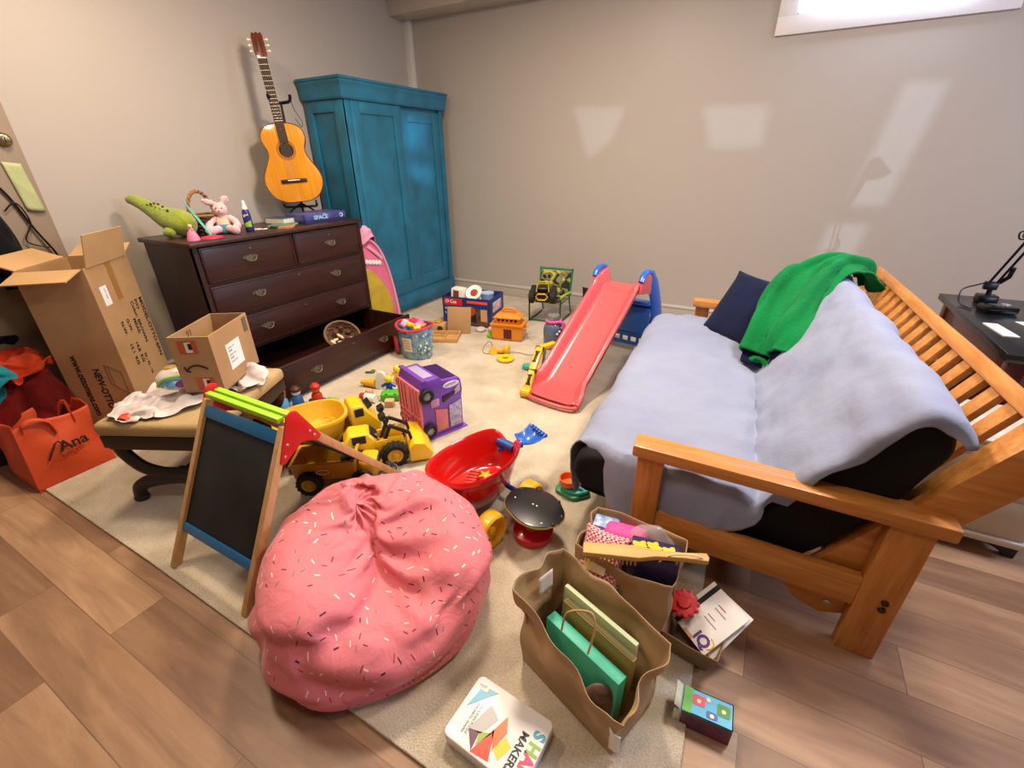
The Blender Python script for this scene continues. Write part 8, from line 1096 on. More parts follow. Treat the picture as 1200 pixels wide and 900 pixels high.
# local: y up the chute
cen = catmull([Vector(p) for p in ((0, -.53, .035), (0, -.42, .042), (0, -.32, .075), (0, -.2, .15), (0, 0, .285), (0, .2, .42), (0, .36, .53), (0, .44, .58), (0, .56, .60))], 6)
N_ = len(cen)
def sec(i):
    p = cen[i]; a = cen[max(0, i-1)]; b = cen[min(N_-1, i+1)]; d = (b-a).normalized(); n = Vector((0, -d.z, d.y)); t = i/(N_-1)
    w_ = .20 - .03*sstep(.0, .25, t) - .012*t
    hgt = .018 + .07*sstep(.0, .22, t) + .022*sstep(.75, .95, t)
    fl = .022
    prof = [(-w_-fl, hgt-.03), (-w_-fl, hgt-.004), (-w_-fl+.008, hgt), (-w_-.006, hgt), (-w_+.006, hgt-.008), (-w_+.016, .018), (-w_+.034, .002), (-w_+.06, 0), (0, -.004)]
    prof = prof + [(-x, h) for x, h in prof[-2::-1]]
    return [p + Vector((x, 0, 0)) + n*h for x, h in prof]
m = MB(); rings = [sec(i) for i in range(N_)]
m.loft(rings, closed=False, caps=False)
obj('chute', m, CORAL, sl, angle=50, solid=.012, off=0)
m = MB(); m.tube([Vector((-.215, -.49, .032)), Vector((-.20, -.545, .03)), Vector((-.1, -.572, .028)), Vector((.1, -.572, .028)), Vector((.20, -.545, .03)), Vector((.215, -.49, .032))], .014, 10, smooth=4); obj('front_lip', m, CORAL, sl)
for s in (-1, 1):
    m = MB()
    pr = [(.36, .585), (.38, .655), (.42, .70), (.475, .722), (.53, .71), (.565, .67), (.575, .60), (.575, .54), (.50, .56)]
    m.prism(pr, .034, frame_m((s*.19-.017, 0, 0), (0, 1, 0), (0, 0, 1)), bev=.008, seg=3); obj('grip_wall', m, CORAL, sl, angle=50)
    m = MB(); m.tube([(s*.19, .385, .668), (s*.19, .42, .706), (s*.19, .475, .728), (s*.19, .535, .716), (s*.19, .58, .68)], .020, 10, smooth=4, flat=(1.2, 1)); obj('handrail', m, SBL, sl)
    m = MB(); m.tube([(s*.19, .555, .69), (s*.205, .66, .52), (s*.215, .74, .30), (s*.225, .795, .10), (s*.23, .815, .012)], [.030, .036, .04, .044, .04], 12, smooth=4, flat=(.6, 1.9)); obj('ladder_side', m, SBL, sl)
for z, y in ((.14, .765), (.30, .71), (.45, .64)):
    m = MB(); m.box((0, y-.01, z), (.40, .095, .03), bev=.010, seg=3); m.box((0, y+.03, z-.025), (.40, .018, .06), bev=.006); obj('step', m, SBL, sl)
m = MB(); m.box((0, .62, .30), (.40, .012, .22), bev=.004); m.box((0, .74, .045), (.42, .03, .03), bev=.008)
for x in (-.15, -.075, 0, .075, .15): m.box((x, .74, .085), (.022, .026, .06), bev=.004)
m.box((0, .74, .115), (.42, .03, .02), bev=.006); obj('ladder_frame', m, SBL, sl)
# yellow toy crane arm leaning on the slide's low left edge
YEL = mat('#e8b41c', .3, coat=.2); YELD = mat('#d99f12', .35); TIRE = mat('#17140f', .75, bump=.4, bscale=60)
cr_ = thing('toy_crane_arm', 'yellow toy excavator arm with black stripes leaning on the left edge of the red slide', 'toy', (-1.26, 2.50, Z))
J = [Vector((0, 0, .035)), Vector((-.01, .10, .155)), Vector((-.035, .28, .255)), Vector((.03, .40, .26))]
m = MB(); m.bar(J[0], J[1], .05, .034, bev=.005); obj('arm_segment', m, YEL, cr_); m = MB(); m.bar(J[1], J[2], .05, .036, bev=.005); obj('arm_segment', m, YEL, cr_); m = MB(); m.bar(J[2], J[3], .046, .036, bev=.005); obj('arm_segment', m, YEL, cr_)
m = MB(); m.cyl(J[0]+Vector((-.035, -.01, 0)), J[0]+Vector((.035, -.01, 0)), .036, seg=20); obj('bucket_end', m, YEL, cr_)
for a, b in ((J[0], J[1]), (J[1], J[2])):
    m = MB(); d = (b-a); nn = Vector((0, -d.z, d.y)).normalized(); 
    m.bar(a+d*.32+nn*.019, a+d*.78+nn*.019, .022, .004, up=nn); m.bar(a+d*.30+nn*.0195, a+d*.38+nn*.0195, .034, .004, up=nn); m.bar(a+d*.72+nn*.0195, a+d*.80+nn*.0195, .034, .004, up=nn)
    obj('black_stripe', m, BLACK, cr_)
m = MB(); m.cyl(J[1]+Vector((-.03, 0, 0)), J[1]+Vector((.03, 0, 0)), .016); m.cyl(J[2]+Vector((-.03, 0, 0)), J[2]+Vector((.03, 0, 0)), .016); m.bar((.045, .12, .012), J[2]+Vector((.03, .02, 0)), .02, .016); obj('hinge', m, BLACK, cr_)
q = thing('teal_ball', 'small flattened teal toy piece on the carpet left of the yellow crane arm', 'toy', (-1.47, 2.92, Z)); m = MB(); m.lathe([(0, 0), (.035, 0), (.042, .012), (.036, .032), (.015, .042), (0, .043)], 20); obj('shell', m, mat('#2fa39a', .5), q)

# ------------------------------------------------------------------ bucket bag, tray, carton, house, chair, jar
bu = thing('toy_bucket_bag', 'blue printed plastic bucket bag with a flared red rim, full of pink toys', 'toy bag', (-2.43, 2.74, Z))
BW = mat('#2f6fb0', .25, vary=.6, vscale=22, h2='#8fa9a8', coat=.4)
m = MB(); m.lathe([(0, .0), (.125, .0), (.132, .01), (.145, .12), (.155, .25), (.158, .27), (.150, .27), (.142, .12), (.12, .012), (0, .012)], 32, sx=1, sy=.85); obj('bag_body', m, BW, bu)
m = MB(); m.tube([(.160*math.cos(2*PI*i/40), .136*math.sin(2*PI*i/40), .272+.012*math.cos(2*2*PI*i/40)) for i in range(40)], .011, 8, closed=True, flat=(1, .8)); obj('rim', m, mat('#d22f3e', .4), bu)
m = MB(); m.grid(lambda u, v: (.1485*(1+.09*v)*math.cos(-1.75+.55*u)*1.0, .1265*(1+.09*v)*math.sin(-1.75+.55*u), .08+.12*v), 10, 6); obj('label_panel', m, mat('#d9d6cb', .4), bu)
m = MB()
for k in range(4): m.grid(lambda u, v, k=k: (.150*(1.02+.06*k/4)*math.cos(-1.70+.42*u), .128*(1.02+.06*k/4)*math.sin(-1.70+.42*u), .10+.024*k+.012*v), 6, 3)
obj('label_print', m, mat('#d39a4e', .5), bu)
m = MB()
for i in range(26):
    a = random.uniform(-1.0, 1.4); z = random.uniform(.03, .23); r = 1.02+.42*(z-.03)*.3
    m.ell((.142*r*math.cos(a), .121*r*math.sin(a), z), (.012, .012, .014), rot=(0, 0, a), seg=8)
obj('picture_print', m, mat('#c9cfc4', .4, vary=.6, vscale=30, h2='#3d7a4a'), bu)
tx = [('#e58bbf', .05), ('#d81f62', .045), ('#f0c419', .04), ('#e06aa0', .05), ('#efb4d0', .045), ('#f3d24a', .035), ('#c9185a', .04), ('#e89cc0', .04), ('#ef7f3a', .034)]
for i, (cc, r) in enumerate(tx):
    a = 2.4*i; rr = .035+.065*((i*37) % 10)/10
    m = MB(); m.box((0, 0, 0), (r*1.7, r*1.3, r*1.0), bev=r*.35, seg=3); o = obj('toy_cup', m, mat(cc, .4)); o.location = (-2.43+rr*math.cos(a), 2.74+rr*math.sin(a)*.85, Z+.265+.03*((i*7) % 5)/5); o.rotation_euler = (random.uniform(-.6, .6), random.uniform(-.6, .6), random.uniform(0, 3))
    tag(o, ['lilac pink', 'deep magenta', 'yellow', 'rose pink', 'pale pink', 'light yellow', 'crimson', 'soft pink', 'orange'][i] + ' toy cup heaped in the blue plastic bucket bag', 'toy', 'toy cups in the blue bucket bag')
q = thing('toy_disc', 'red and blue toy disc standing between the open drawer and the blue bucket bag', 'toy', (-2.625, 2.70, Z), .9)
m = MB(); m.cyl((-.012, 0, .075), (.012, 0, .075), .075, seg=32); obj('disc', m, mat('#c63a4a', .4), q); m = MB(); m.cyl((.0125, 0, .075), (.018, 0, .075), .058, seg=30); obj('face', m, mat('#3a6fb5', .4), q)
TAN = wood('#c89f66', '#b98b50', (1.5, 9, 9), 5, .55, 0)
tr_ = thing('wooden_tray', 'shallow wooden toy tray with compartments on the carpet in front of the wardrobe', 'tray', (-2.47, 3.16, Z), math.radians(25))
m = MB(); m.box((0, 0, .005), (.30, .22, .01), bev=.002)
for y in (-.105, .105): m.box((0, y, .0275), (.30, .012, .035), bev=.002)
for x in (-.145, .145): m.box((x, 0, .0275), (.012, .20, .035), bev=.002)
obj('tray_frame', m, TAN, tr_)
m = MB(); m.box((.02, .0, .02), (.01, .2, .02)); m.box((-.06, .03, .02), (.15, .01, .02)); obj('dividers', m, TAN, tr_)
q = thing('wooden_toy_box', 'wooden block with round cut-outs on the far side of the wooden tray', 'toy', (-2.65, 3.30, Z), .35)
m = MB(); m.box((0, 0, .045), (.20, .10, .09), bev=.006); obj('block', m, TAN, q)
for x in (-.05, .05):
    m = MB(); m.cyl((x, -.051, .045), (x, -.046, .045), .028, seg=20); obj('cutout', m, mat('#3c2413', .8), q)
m = MB(); m.lathe([(0, 0), (.03, 0), (.034, .012), (.028, .022), (0, .024)], 18, (.02, 0, .09)); obj('knob', m, mat('#b9863f', .5), q)
cd = obj('cardboard_panel', MB().box((0, 0, .13), (.22, .006, .26), bev=.001), CARD); cd.location = (-2.41, 3.335, Z); cd.rotation_euler = (math.radians(-6), math.radians(3), math.radians(28)); tag(cd, 'upright brown cardboard panel standing behind the wooden tray', 'cardboard')
cx = thing('printed_carton', 'open dark blue printed carton with a red banner beside the wardrobe by the back wall', 'box', (-2.50, 3.74, Z), math.radians(8))
NB = mat('#20357f', .45, vary=.3, vscale=8)
W2, D2, H2 = .52, .34, .285; m = MB(); t_ = .006
m.span((-W2/2, -D2/2, 0), (W2/2, D2/2, t_)); m.span((-W2/2, -D2/2, 0), (W2/2, -D2/2+t_, H2)); m.span((-W2/2, D2/2-t_, 0), (W2/2, D2/2, H2)); m.span((-W2/2, -D2/2, 0), (-W2/2+t_, D2/2, H2)); m.span((W2/2-t_, -D2/2, 0), (W2/2, D2/2, H2))
obj('carton_body', m, NB, cx)
yf = -D2/2-.001
m = MB(); m.box((-.14, yf, .235), (.20, .0015, .07)); bn_ = obj('red_banner', m, mat('#c7282c', .5), cx); lettering('Cos', .045, (-.175, yf-.0012, .222), (1, 0, 0), (0, 0, 1), WHITE, bn_, bold=.001)
m = MB(); m.tube([(-.205+.014*math.cos(2*PI*i/20), yf-.001, .238+.014*math.sin(2*PI*i/20)) for i in range(20)], .003, 6, closed=True); obj('logo_ring', m, WHITE, bn_)
for k, s in enumerate(('ELECTRIC', 'KETTLE SET')): lettering(s, .034, (-.235, yf-.0006, .155-.045*k), (1, 0, 0), (0, 0, 1), mat('#cfd6ea', .5), cx)
m = MB(); m.box((.12, yf, .245), (.22, .0015, .026)); obj('orange_stripe', m, mat('#e0573a', .5), cx)
m = MB(); m.box((.09, yf, .10), (.28, .0012, .17)); ph = obj('photo_print', m, mat('#3a2c26', .5, vary=.4, vscale=20, h2='#7a5140'), cx)
m = MB(); m.prism([(.12*.5*math.cos(2*PI*i/24), .05*math.sin(2*PI*i/24)) for i in range(24)], .002, frame_m((.04, yf-.001, .155), (1, 0, 0), (0, 0, 1))); obj('pot_print', m, mat('#b8452c', .5), ph)
m = MB(); m.box((.05, yf-.0015, .085), (.11, .001, .08)); obj('pot_print', m, mat('#1e1c1e', .5), ph)
m = MB(); m.box((.19, yf-.001, .12), (.07, .001, .12)); obj('panel_print', m, mat('#c9a06c', .5), ph)
xs = W2/2+.001
m = MB(); m.box((xs, 0, .19), (.0015, .22, .10)); obj('side_print', m, mat('#c9536a', .5, vary=.5, vscale=14, h2='#dfe3ef'), cx)
def inside(name, kind, dx, dy, z, label, cat):
    c_ = rot2(dx, dy, math.radians(8)); t = thing(name, label, cat, (-2.50+c_[0], 3.74+c_[1], Z+z)); return t
q = inside('picture_box', 0, -.15, -.05, .0065, 'white and brown picture box standing in the blue printed carton', 'box'); m = MB(); m.box((0, 0, .17), (.13, .11, .34), bev=.003); bq = obj('box_body', m, mat('#e6ded2', .5), q); m = MB(); m.box((-.01, -.056, .29), (.06, .001, .07)); obj('picture', m, mat('#8a5236', .5, vary=.5, vscale=20), bq)
q.rotation_euler = (0, .08, .15)
q = inside('toy_plate', 0, .03, -.03, .30, 'white toy plate with a red centre propped in the blue printed carton', 'plate'); Mt = Matrix.Rotation(math.radians(52), 4, 'X')
q.rotation_euler = (math.radians(45), 0, .1); m = MB(); m.lathe([(0, 0), (.05, 0), (.085, .014), (.083, .018), (.05, .005), (0, .005)], 28); obj('plate', m, WHITE, q); m = MB(); m.lathe([(0, .005), (.04, .006), (.036, .016), (0, .02)], 20); obj('centre', m, mat('#a5392c', .5), q)
q = inside('foam_block', 0, .02, .03, .0065, 'white block filling the blue printed carton under the plate', 'block'); m = MB(); m.box((0, 0, .135), (.20, .16, .27), bev=.01); obj('foam', m, mat('#dcdad4', .7), q)
q = inside('blue_tub', 0, .17, -.02, .0065, 'clear blue plastic tub in the right side of the printed carton', 'tub'); m = MB(); m.lathe([(0, 0), (.05, 0), (.06, .29), (.062, .30), (.055, .30), (.046, .01), (0, .01)], 24); obj('tub_body', m, mat('#7ea3d6', .3), q); m = MB(); m.lathe([(0, .30), (.064, .30), (.064, .312), (0, .315)], 24); obj('tub_lid', m, mat('#a9c3e4', .3), q)
# bits at the foot of the carton
for nm, c_, col, lb, r in (('toy_donut', (-2.27, 3.50, Z), '#c9c4ba', 'pale ring toy on the carpet in front of the printed carton', 1), ('peach_ball', (-2.17, 3.52, Z), '#d9a78c', 'small peach toy ball on the carpet in front of the printed carton', 0), ('dark_red_cup', (-2.02, 3.62, Z), '#8c1d1c', 'dark red toy cup beside the orange toy house', 2), ('green_ring', (-2.09, 3.41, Z), '#6dbf2f', 'bright green toy ring at the left foot of the orange toy house', 1)):
    q = thing(nm, lb, 'toy', c_); m = MB()
    if r == 1: m.tube([(.032*math.cos(2*PI*i/24), .032*math.sin(2*PI*i/24), .017) for i in range(24)], .017, 10, closed=True)
    elif r == 0: m.ell((0, 0, .028), .028)
    else: m.lathe([(0, 0), (.04, 0), (.048, .10), (.044, .10), (.036, .008), (0, .008)], 20)
    obj('toy_body', m, mat(col, .45), q)
OR = mat('#d98414', .35, coat=.2)
ho = thing('toy_ark', 'orange plastic toy house with a dark doorway and a carrying handle on the carpet', 'toy', (-1.93, 3.46, Z), math.radians(12))
m = MB(); m.loft([[(-.125, -.075, 0), (.125, -.075, 0), (.125, .075, 0), (-.125, .075, 0)], [(-.14, -.085, .02), (.14, -.085, .02), (.14, .085, .02), (-.14, .085, .02)], [(-.145, -.09, .135), (.145, -.09, .135), (.145, .09, .135), (-.145, .09, .135)], [(-.155, -.10, .145), (.155, -.10, .145), (.155, .10, .145), (-.155, .10, .145)], [(-.155, -.10, .158), (.155, -.10, .158), (.155, .10, .158), (-.155, .10, .158)]]); obj('hull', m, OR, ho, angle=20)
m = MB(); m.box((0, 0, .165), (.23, .12, .02)); 
for x in (-.1, -.06, -.02, .02, .06, .1): m.box((x, -.06, .185), (.014, .014, .04)); m.box((x, .06, .185), (.014, .014, .04))
m.box((-.1, 0, .185), (.014, .1, .04)); m.box((.1, 0, .185), (.014, .1, .04)); obj('cabin', m, OR, ho)
m = MB(); m.box((0, 0, .18), (.18, .09, .035)); obj('cabin_windows', m, mat('#4a1a0c', .8), ho)
m = MB(); m.loft([[(-.125, -.08, .205), (.125, -.08, .205), (.125, .08, .205), (-.125, .08, .205)], [(-.13, -.085, .215), (.13, -.085, .215), (.13, .085, .215), (-.13, .085, .215)], [(-.09, -.05, .245), (.09, -.05, .245), (.09, .05, .245), (-.09, .05, .245)]]); obj('roof', m, OR, ho, angle=20)
m = MB(); m.tube([(-.06, 0, .24), (-.055, 0, .272), (0, 0, .284), (.055, 0, .272), (.06, 0, .24)], .011, 10, smooth=4); obj('handle', m, OR, ho)
m = MB(); m.box((.01, -.0885, .068), (.075, .004, .088)); obj('doorway', m, mat('#571108', .7), ho)
for s in (-1, 1):
    m = MB(); m.tube([(s*.15, -.04, .10), (s*.172, -.02, .12), (s*.172, .02, .12), (s*.15, .04, .10)], .008, 8, smooth=3); obj('side_handle', m, OR, ho)
q = thing('toy_penguin', 'tiny white toy figure standing on the left of the orange toy house roof', 'toy', (-2.04, 3.44, Z+.158)); m = MB(); m.lathe([(0, 0), (.014, 0), (.016, .03), (.010, .045), (0, .046)], 14); m.ell((0, 0, .055), .014, seg=12); obj('toy_body', m, mat('#d9d3c4', .5), q)

def camo_mat():
    m = bpy.data.materials.new('camo_fabric'); m.use_nodes = True; nt = m.node_tree; b = nt.nodes['Principled BSDF']; L = nt.links.new; b.inputs['Roughness'].default_value = .8
    tc = nt.nodes.new('ShaderNodeTexCoord'); v = nt.nodes.new('ShaderNodeTexNoise'); v.inputs['Scale'].default_value = 9; v.inputs['Detail'].default_value = 2; v.inputs['Distortion'].default_value = 1.5
    r = nt.nodes.new('ShaderNodeValToRGB'); r.color_ramp.interpolation = 'CONSTANT'; e = r.color_ramp.elements; e[0].color = hexc('#1f2416'); e[1].position = .40; e[1].color = hexc('#161a12')
    for p, c in ((.47, '#8a8456'), (.54, '#5d5a34'), (.60, '#b9bc3e')): k = e.new(p); k.color = hexc(c)
    L(tc.outputs['Object'], v.inputs['Vector']); L(v.outputs['Fac'], r.inputs['Fac']); L(r.outputs['Color'], b.inputs['Base Color']); return m
GRN = mat('#2c7a55', .35, metal=.3); DGR = mat('#20352a', .4)
ch = thing('kids_folding_chair', 'small camouflage child folding chair with a green frame by the back wall', 'chair', (-1.84, 4.18, Z), math.radians(4))
m = MB(); m.box((0, .14, .335), (.33, .012, .25), bev=.004, rot=(math.radians(-10), 0, 0)); bp_ = obj('backrest', m, camo_mat(), ch)
m = MB(); m.tube([(-.165, .115, .21), (-.17, .165, .46), (-.15, .17, .475), (.15, .17, .475), (.17, .165, .46), (.165, .115, .21)], .011, 8, smooth=3); obj('back_tube', m, GRN, ch)
m = MB(); m.box((0, -.02, .20), (.33, .25, .012), bev=.004); obj('seat', m, camo_mat(), ch)
for s in (-1, 1):
    m = MB(); m.tube([(s*.17, .14, .24), (s*.175, .10, .26), (s*.175, -.16, .28), (s*.172, -.17, .26)], .012, 8, smooth=3); obj('armrest', m, mat('#a5b53a', .5), ch)
    m = MB(); m.tube([(s*.165, -.17, .27), (s*.165, -.165, .03), (s*.160, -.15, .012), (s*.160, .18, .012)], .0085, 8, smooth=3); obj('front_leg', m, DGR, ch)
    m = MB(); m.tube([(s*.155, .13, .22), (s*.155, .21, .02)], .0085, 8); obj('rear_leg', m, GRN, ch)
m = MB(); m.tube([(-.16, -.15, .012), (.16, -.15, .012)], .0085, 8); obj('floor_bar', m, GRN, ch)
mt = thing('toy_monster_truck', 'black toy monster truck with yellow trim sitting on the camouflage chair', 'toy truck', (-1.875, 4.07, Z+.2065), math.radians(200)); mt.scale = (1.15, 1.15, 1.15)
m = MB(); m.box((0, 0, .075), (.12, .26, .035), bev=.01); m.box((0, -.01, .105), (.10, .13, .05), bev=.018, seg=3); obj('body', m, mat('#101012', .3), mt)
m = MB(); m.tube([(-.055, .05, .09), (-.045, .02, .155), (.045, .02, .155), (.055, .05, .09)], .006, 8); m.tube([(-.055, -.08, .09), (-.045, -.05, .155), (.045, -.05, .155), (.055, -.08, .09)], .006, 8); obj('roll_cage', m, mat('#c9a51c', .4), mt)
m = MB(); m.tube([(-.05, .135, .07), (-.03, .145, .045), (.03, .145, .045), (.05, .135, .07), (.03, .14, .095), (-.03, .14, .095)], .006, 8, closed=True); obj('bumper', m, mat('#e0a91c', .4), mt)
for sx in (-1, 1):
    for sy in (-.085, .09):
        m = MB(); m.lathe([(0, -.025), (.036, -.025), (.054, -.020), (.058, 0), (.054, .020), (.036, .025), (0, .025)], 24, (sx*.09, sy, .058), Matrix.Rotation(PI/2, 4, 'Y')); obj('wheel', m, TIRE, mt)
jr = thing('drink_jar', 'large blue-grey plastic jar with a silver lid and pink handle left of the slide', 'jar', (-1.475, 3.43, Z))
m = MB(); m.lathe([(0, 0), (.078, 0), (.084, .01), (.086, .17), (.078, .205), (.06, .228), (.055, .235), (0, .236)], 32); jb = obj('jar_body', m, mat('#56647e', .2, coat=.3), jr)
m = MB(); m.lathe([(0, .255), (.052, .255), (.054, .262), (.054, .29), (.05, .297), (0, .298)], 30); obj('lid', m, mat('#9a9c9a', .3, metal=.6), jr)
m = MB(); m.lathe([(.05, .232), (.068, .234), (.072, .25), (.055, .258), (.05, .25)], 30); m.tube([(.06, -.02, .245), (.10, -.03, .25), (.112, -.03, .225), (.098, -.03, .20), (.086, -.02, .205)], .012, 8, smooth=4); obj('collar', m, mat('#d6589c', .45), jr)
m = MB()
for a, z in ((-.5, .17), (-.75, .15), (-.3, .13), (-2.3, .03), (-.2, .09)): m.ell((.086*math.cos(a), .086*math.sin(a), z), (.012, .012, .009), seg=10)
obj('sticker', m, mat('#e6dfe4', .5), jr)
q = thing('dark_cushion', 'dark navy cushion lying on the floor behind the slide chute', 'cushion', (-1.32, 4.22, Z), .2)
m = pillow_mesh(.42, .36, .15, 5); o = obj('cushion_body', m, cloth_mat('#1a1c28', '#12141e', 60, .3), q, angle=80); o.location = (0, .08, .16); o.rotation_euler = (math.radians(65), 0, 0)
# yellow pull-toy with cord and ring
tp_ = thing('toy_telephone', 'yellow pull-along toy piece with two flared ends and a thin cord on the carpet', 'toy', (-1.80, 3.10, Z), .2)
m = MB(); m.lathe([(0, 0), (.042, 0), (.040, .012), (.018, .05), (.016, .065), (0, .066)], 20, (-.075, -.02, 0)); m.lathe([(0, 0), (.03, 0), (.045, .012), (.046, .02), (.018, .06), (0, .062)], 20, (.062, 0, .042), Matrix.Rotation(-PI/2, 4, 'Y')); m.bar((-.06, -.015, .025), (.04, 0, .03), .034, .03, bev=.006); obj('handset', m, mat('#e5b52a', .4), tp_)
m = MB(); m.tube([(-.075, -.02, .06), (-.10, -.01, .10), (-.15, .02, .07), (-.18, .0, .01), (-.15, -.04, .004), (-.10, -.05, .004)], .0022, 6, smooth=6); m.tube([(.06, .0, .02), (.14, .04, .006), (.22, .02, .004), (.30, .05, .004), (.37, .1, .004)], .0022, 6, smooth=6); obj('cord', m, mat('#4a4038', .7), tp_)
q = thing('toy_ring', 'bright yellow plastic ring lying on the carpet in front of the toy telephone', 'toy', (-1.705, 2.985, Z)); m = MB(); m.tube([(.05*math.cos(2*PI*i/32), .05*math.sin(2*PI*i/32), .017) for i in range(32)], .021, 10, closed=True, flat=(1, .8)); obj('ring', m, mat('#f0c612', .35), q)
# ------------------------------------------------------------------ yellow trucks by the easel
def wheel(m, c, r, w_, ax='Y'):
    R = Matrix.Rotation(PI/2, 4, 'Y') if ax == 'X' else Matrix.Rotation(PI/2, 4, 'X')
    m.lathe([(r*.6, -w_/2), (r*.88, -w_/2), (r, -w_/2*.7), (r, w_/2*.7), (r*.88, w_/2), (r*.6, w_/2), (r*.55, 0)], 30, c, R)
def wheel_part(par, c, r, w_, side, hubm):
    m = MB(); wheel(m, c, r, w_, 'X'); 
    for k in range(16):
        a = 2*PI*k/16; m.box((c[0], c[1]+r*math.cos(a), c[2]+r*math.sin(a)), (w_*.85, r*.10, r*.10), rot=(a, 0, 0))
    o = obj('wheel', m, TIRE, par)
    m = MB(); m.lathe([(0, -w_*.42), (r*.6, -w_*.42), (r*.6, w_*.42), (r*.45, w_*.42), (r*.4, w_*.30), (r*.2, w_*.30), (r*.18, w_*.5), (0, w_*.5)], 24, c, Matrix.Rotation(side*PI/2, 4, 'Y')); obj('hub', m, hubm, o)
    return o
# dump truck with bed: local y forward
dt = thing('toy_dump_truck', 'yellow toy dump truck with a deep oval bed behind the chalkboard easel', 'toy truck', (-2.01, 1.39, Z), math.radians(-30))
m = MB()
def bed(r, z, sx=.155, sy=.185): return [((sx*r)*math.copysign(abs(math.cos(a))**.75, math.cos(a)), (sy*r)*math.copysign(abs(math.sin(a))**.75, math.sin(a))-.04, z) for a in [2*PI*i/40 for i in range(40)]]
m.loft([bed(.75, .10), bed(.86, .13), bed(1.0, .215), bed(1.06, .22), bed(1.06, .235), bed(.97, .235), bed(.93, .215), bed(.80, .14), bed(.70, .125)]); obj('dump_bed', m, mat('#e2b12c', .35, coat=.15), dt, angle=40)
m = MB()
for k in range(3): m.tube([(x_, y_, .136+.012*k) for x_, y_, z_ in bed(.78-.1*k, 0)[4:17]], .005, 6)
obj('bed_ribs', m, mat('#d9a422', .4), dt)
m = MB(); m.box((0, -.02, .07), (.14, .36, .05), bev=.008); obj('chassis', m, YELD, dt)
m = MB(); m.loft([[(-.085, .155, .06), (.085, .155, .06), (.085, .31, .06), (-.085, .31, .06)], [(-.09, .155, .13), (.09, .155, .13), (.09, .325, .12), (-.09, .325, .12)], [(-.088, .155, .20), (.088, .155, .20), (.088, .27, .19), (-.088, .27, .19)], [(-.075, .165, .255), (.075, .165, .255), (.075, .235, .25), (-.075, .235, .25)]]); cb_ = obj('cab', m, mat('#efbe1e', .3, coat=.2), dt, angle=15)
bev = cb_.modifiers.new('rounding', 'BEVEL'); bev.width = .012; bev.segments = 3
m = MB(); m.box((0, .266, .212), (.11, .006, .055), rot=(math.radians(-58), 0, 0)); m.box((.0845, .205, .212), (.004, .05, .045), rot=(0, math.radians(-12), 0)); m.box((-.0845, .205, .212), (.004, .05, .045), rot=(0, math.radians(12), 0)); obj('windows', m, BLACK, cb_)
for sx in (-1, 1):
    for sy in (-.15, .19): wheel_part(dt, (sx*.125, sy, .07), .07, .06, sx, YELD)
# wheel loader
lo = thing('toy_loader', 'yellow toy wheel loader with black lift arms beside the purple bus', 'toy truck', (-1.675, 1.44, Z), math.radians(-42))
m = MB(); m.box((0, -.05, .085), (.11, .20, .05), bev=.012); m.box((0, .08, .08), (.09, .12, .06), bev=.012); obj('chassis', m, YEL, lo)
m = MB(); m.loft([[(-.065, -.14, .10), (.065, -.14, .10), (.065, .02, .10), (-.065, .02, .10)], [(-.068, -.145, .15), (.068, -.145, .15), (.068, .03, .15), (-.068, .03, .15)], [(-.055, -.11, .21), (.055, -.11, .21), (.055, -.01, .205), (-.055, -.01, .205)]]); cb_ = obj('cab', m, mat('#f0bf1f', .3, coat=.2), lo, angle=15); bv = cb_.modifiers.new('rounding', 'BEVEL'); bv.width = .012; bv.segments = 3
m = MB(); m.box((0, .0165, .177), (.085, .006, .052), rot=(math.radians(38), 0, 0)); m.box((.0645, -.06, .178), (.005, .07, .04), rot=(0, math.radians(-12), 0)); obj('windows', m, BLACK, cb_)
m = MB(); m.ell((.015, .026, .160), (.010, .010, .014)); obj('driver', m, mat('#2f8fd0', .4), lo)
for sx in (-1, 1):
    for sy in (-.10, .11): wheel_part(lo, (sx*.092, sy, .07), .07, .052, sx, mat('#e0b024', .35))
    m = MB(); m.bar((sx*.048, .05, .10), (sx*.048, .105, .225), .022, .018, bev=.003); m.bar((sx*.048, .105, .225), (sx*.052, .20, .165), .018, .016, bev=.003); m.bar((sx*.052, .20, .165), (sx*.052, .215, .09), .02, .016, bev=.003)
    m.bar((sx*.048, .09, .22), (sx*.048, .075, .275), .016, .014, bev=.002); m.box((sx*.048, .072, .29), (.052, .035, .028), bev=.006, rot=(.5, 0, 0)); obj('lift_arm', m, mat('#17150f', .45), lo)
    m = MB(); m.bar((sx*.058, .02, .115), (sx*.058, .17, .13), .016, .07, bev=.008); m.cyl((sx*.05, .07, .13), (sx*.07, .07, .13), .014); obj('yellow_arm', m, YEL, lo)
m = MB(); m.prism([(.185, .02), (.30, .015), (.315, .05), (.27, .12), (.215, .135), (.185, .10)], .25, frame_m((-.125, 0, 0), (0, 1, 0), (0, 0, 1)), bev=.008); obj('bucket', m, mat('#efc021', .3, coat=.2), lo)
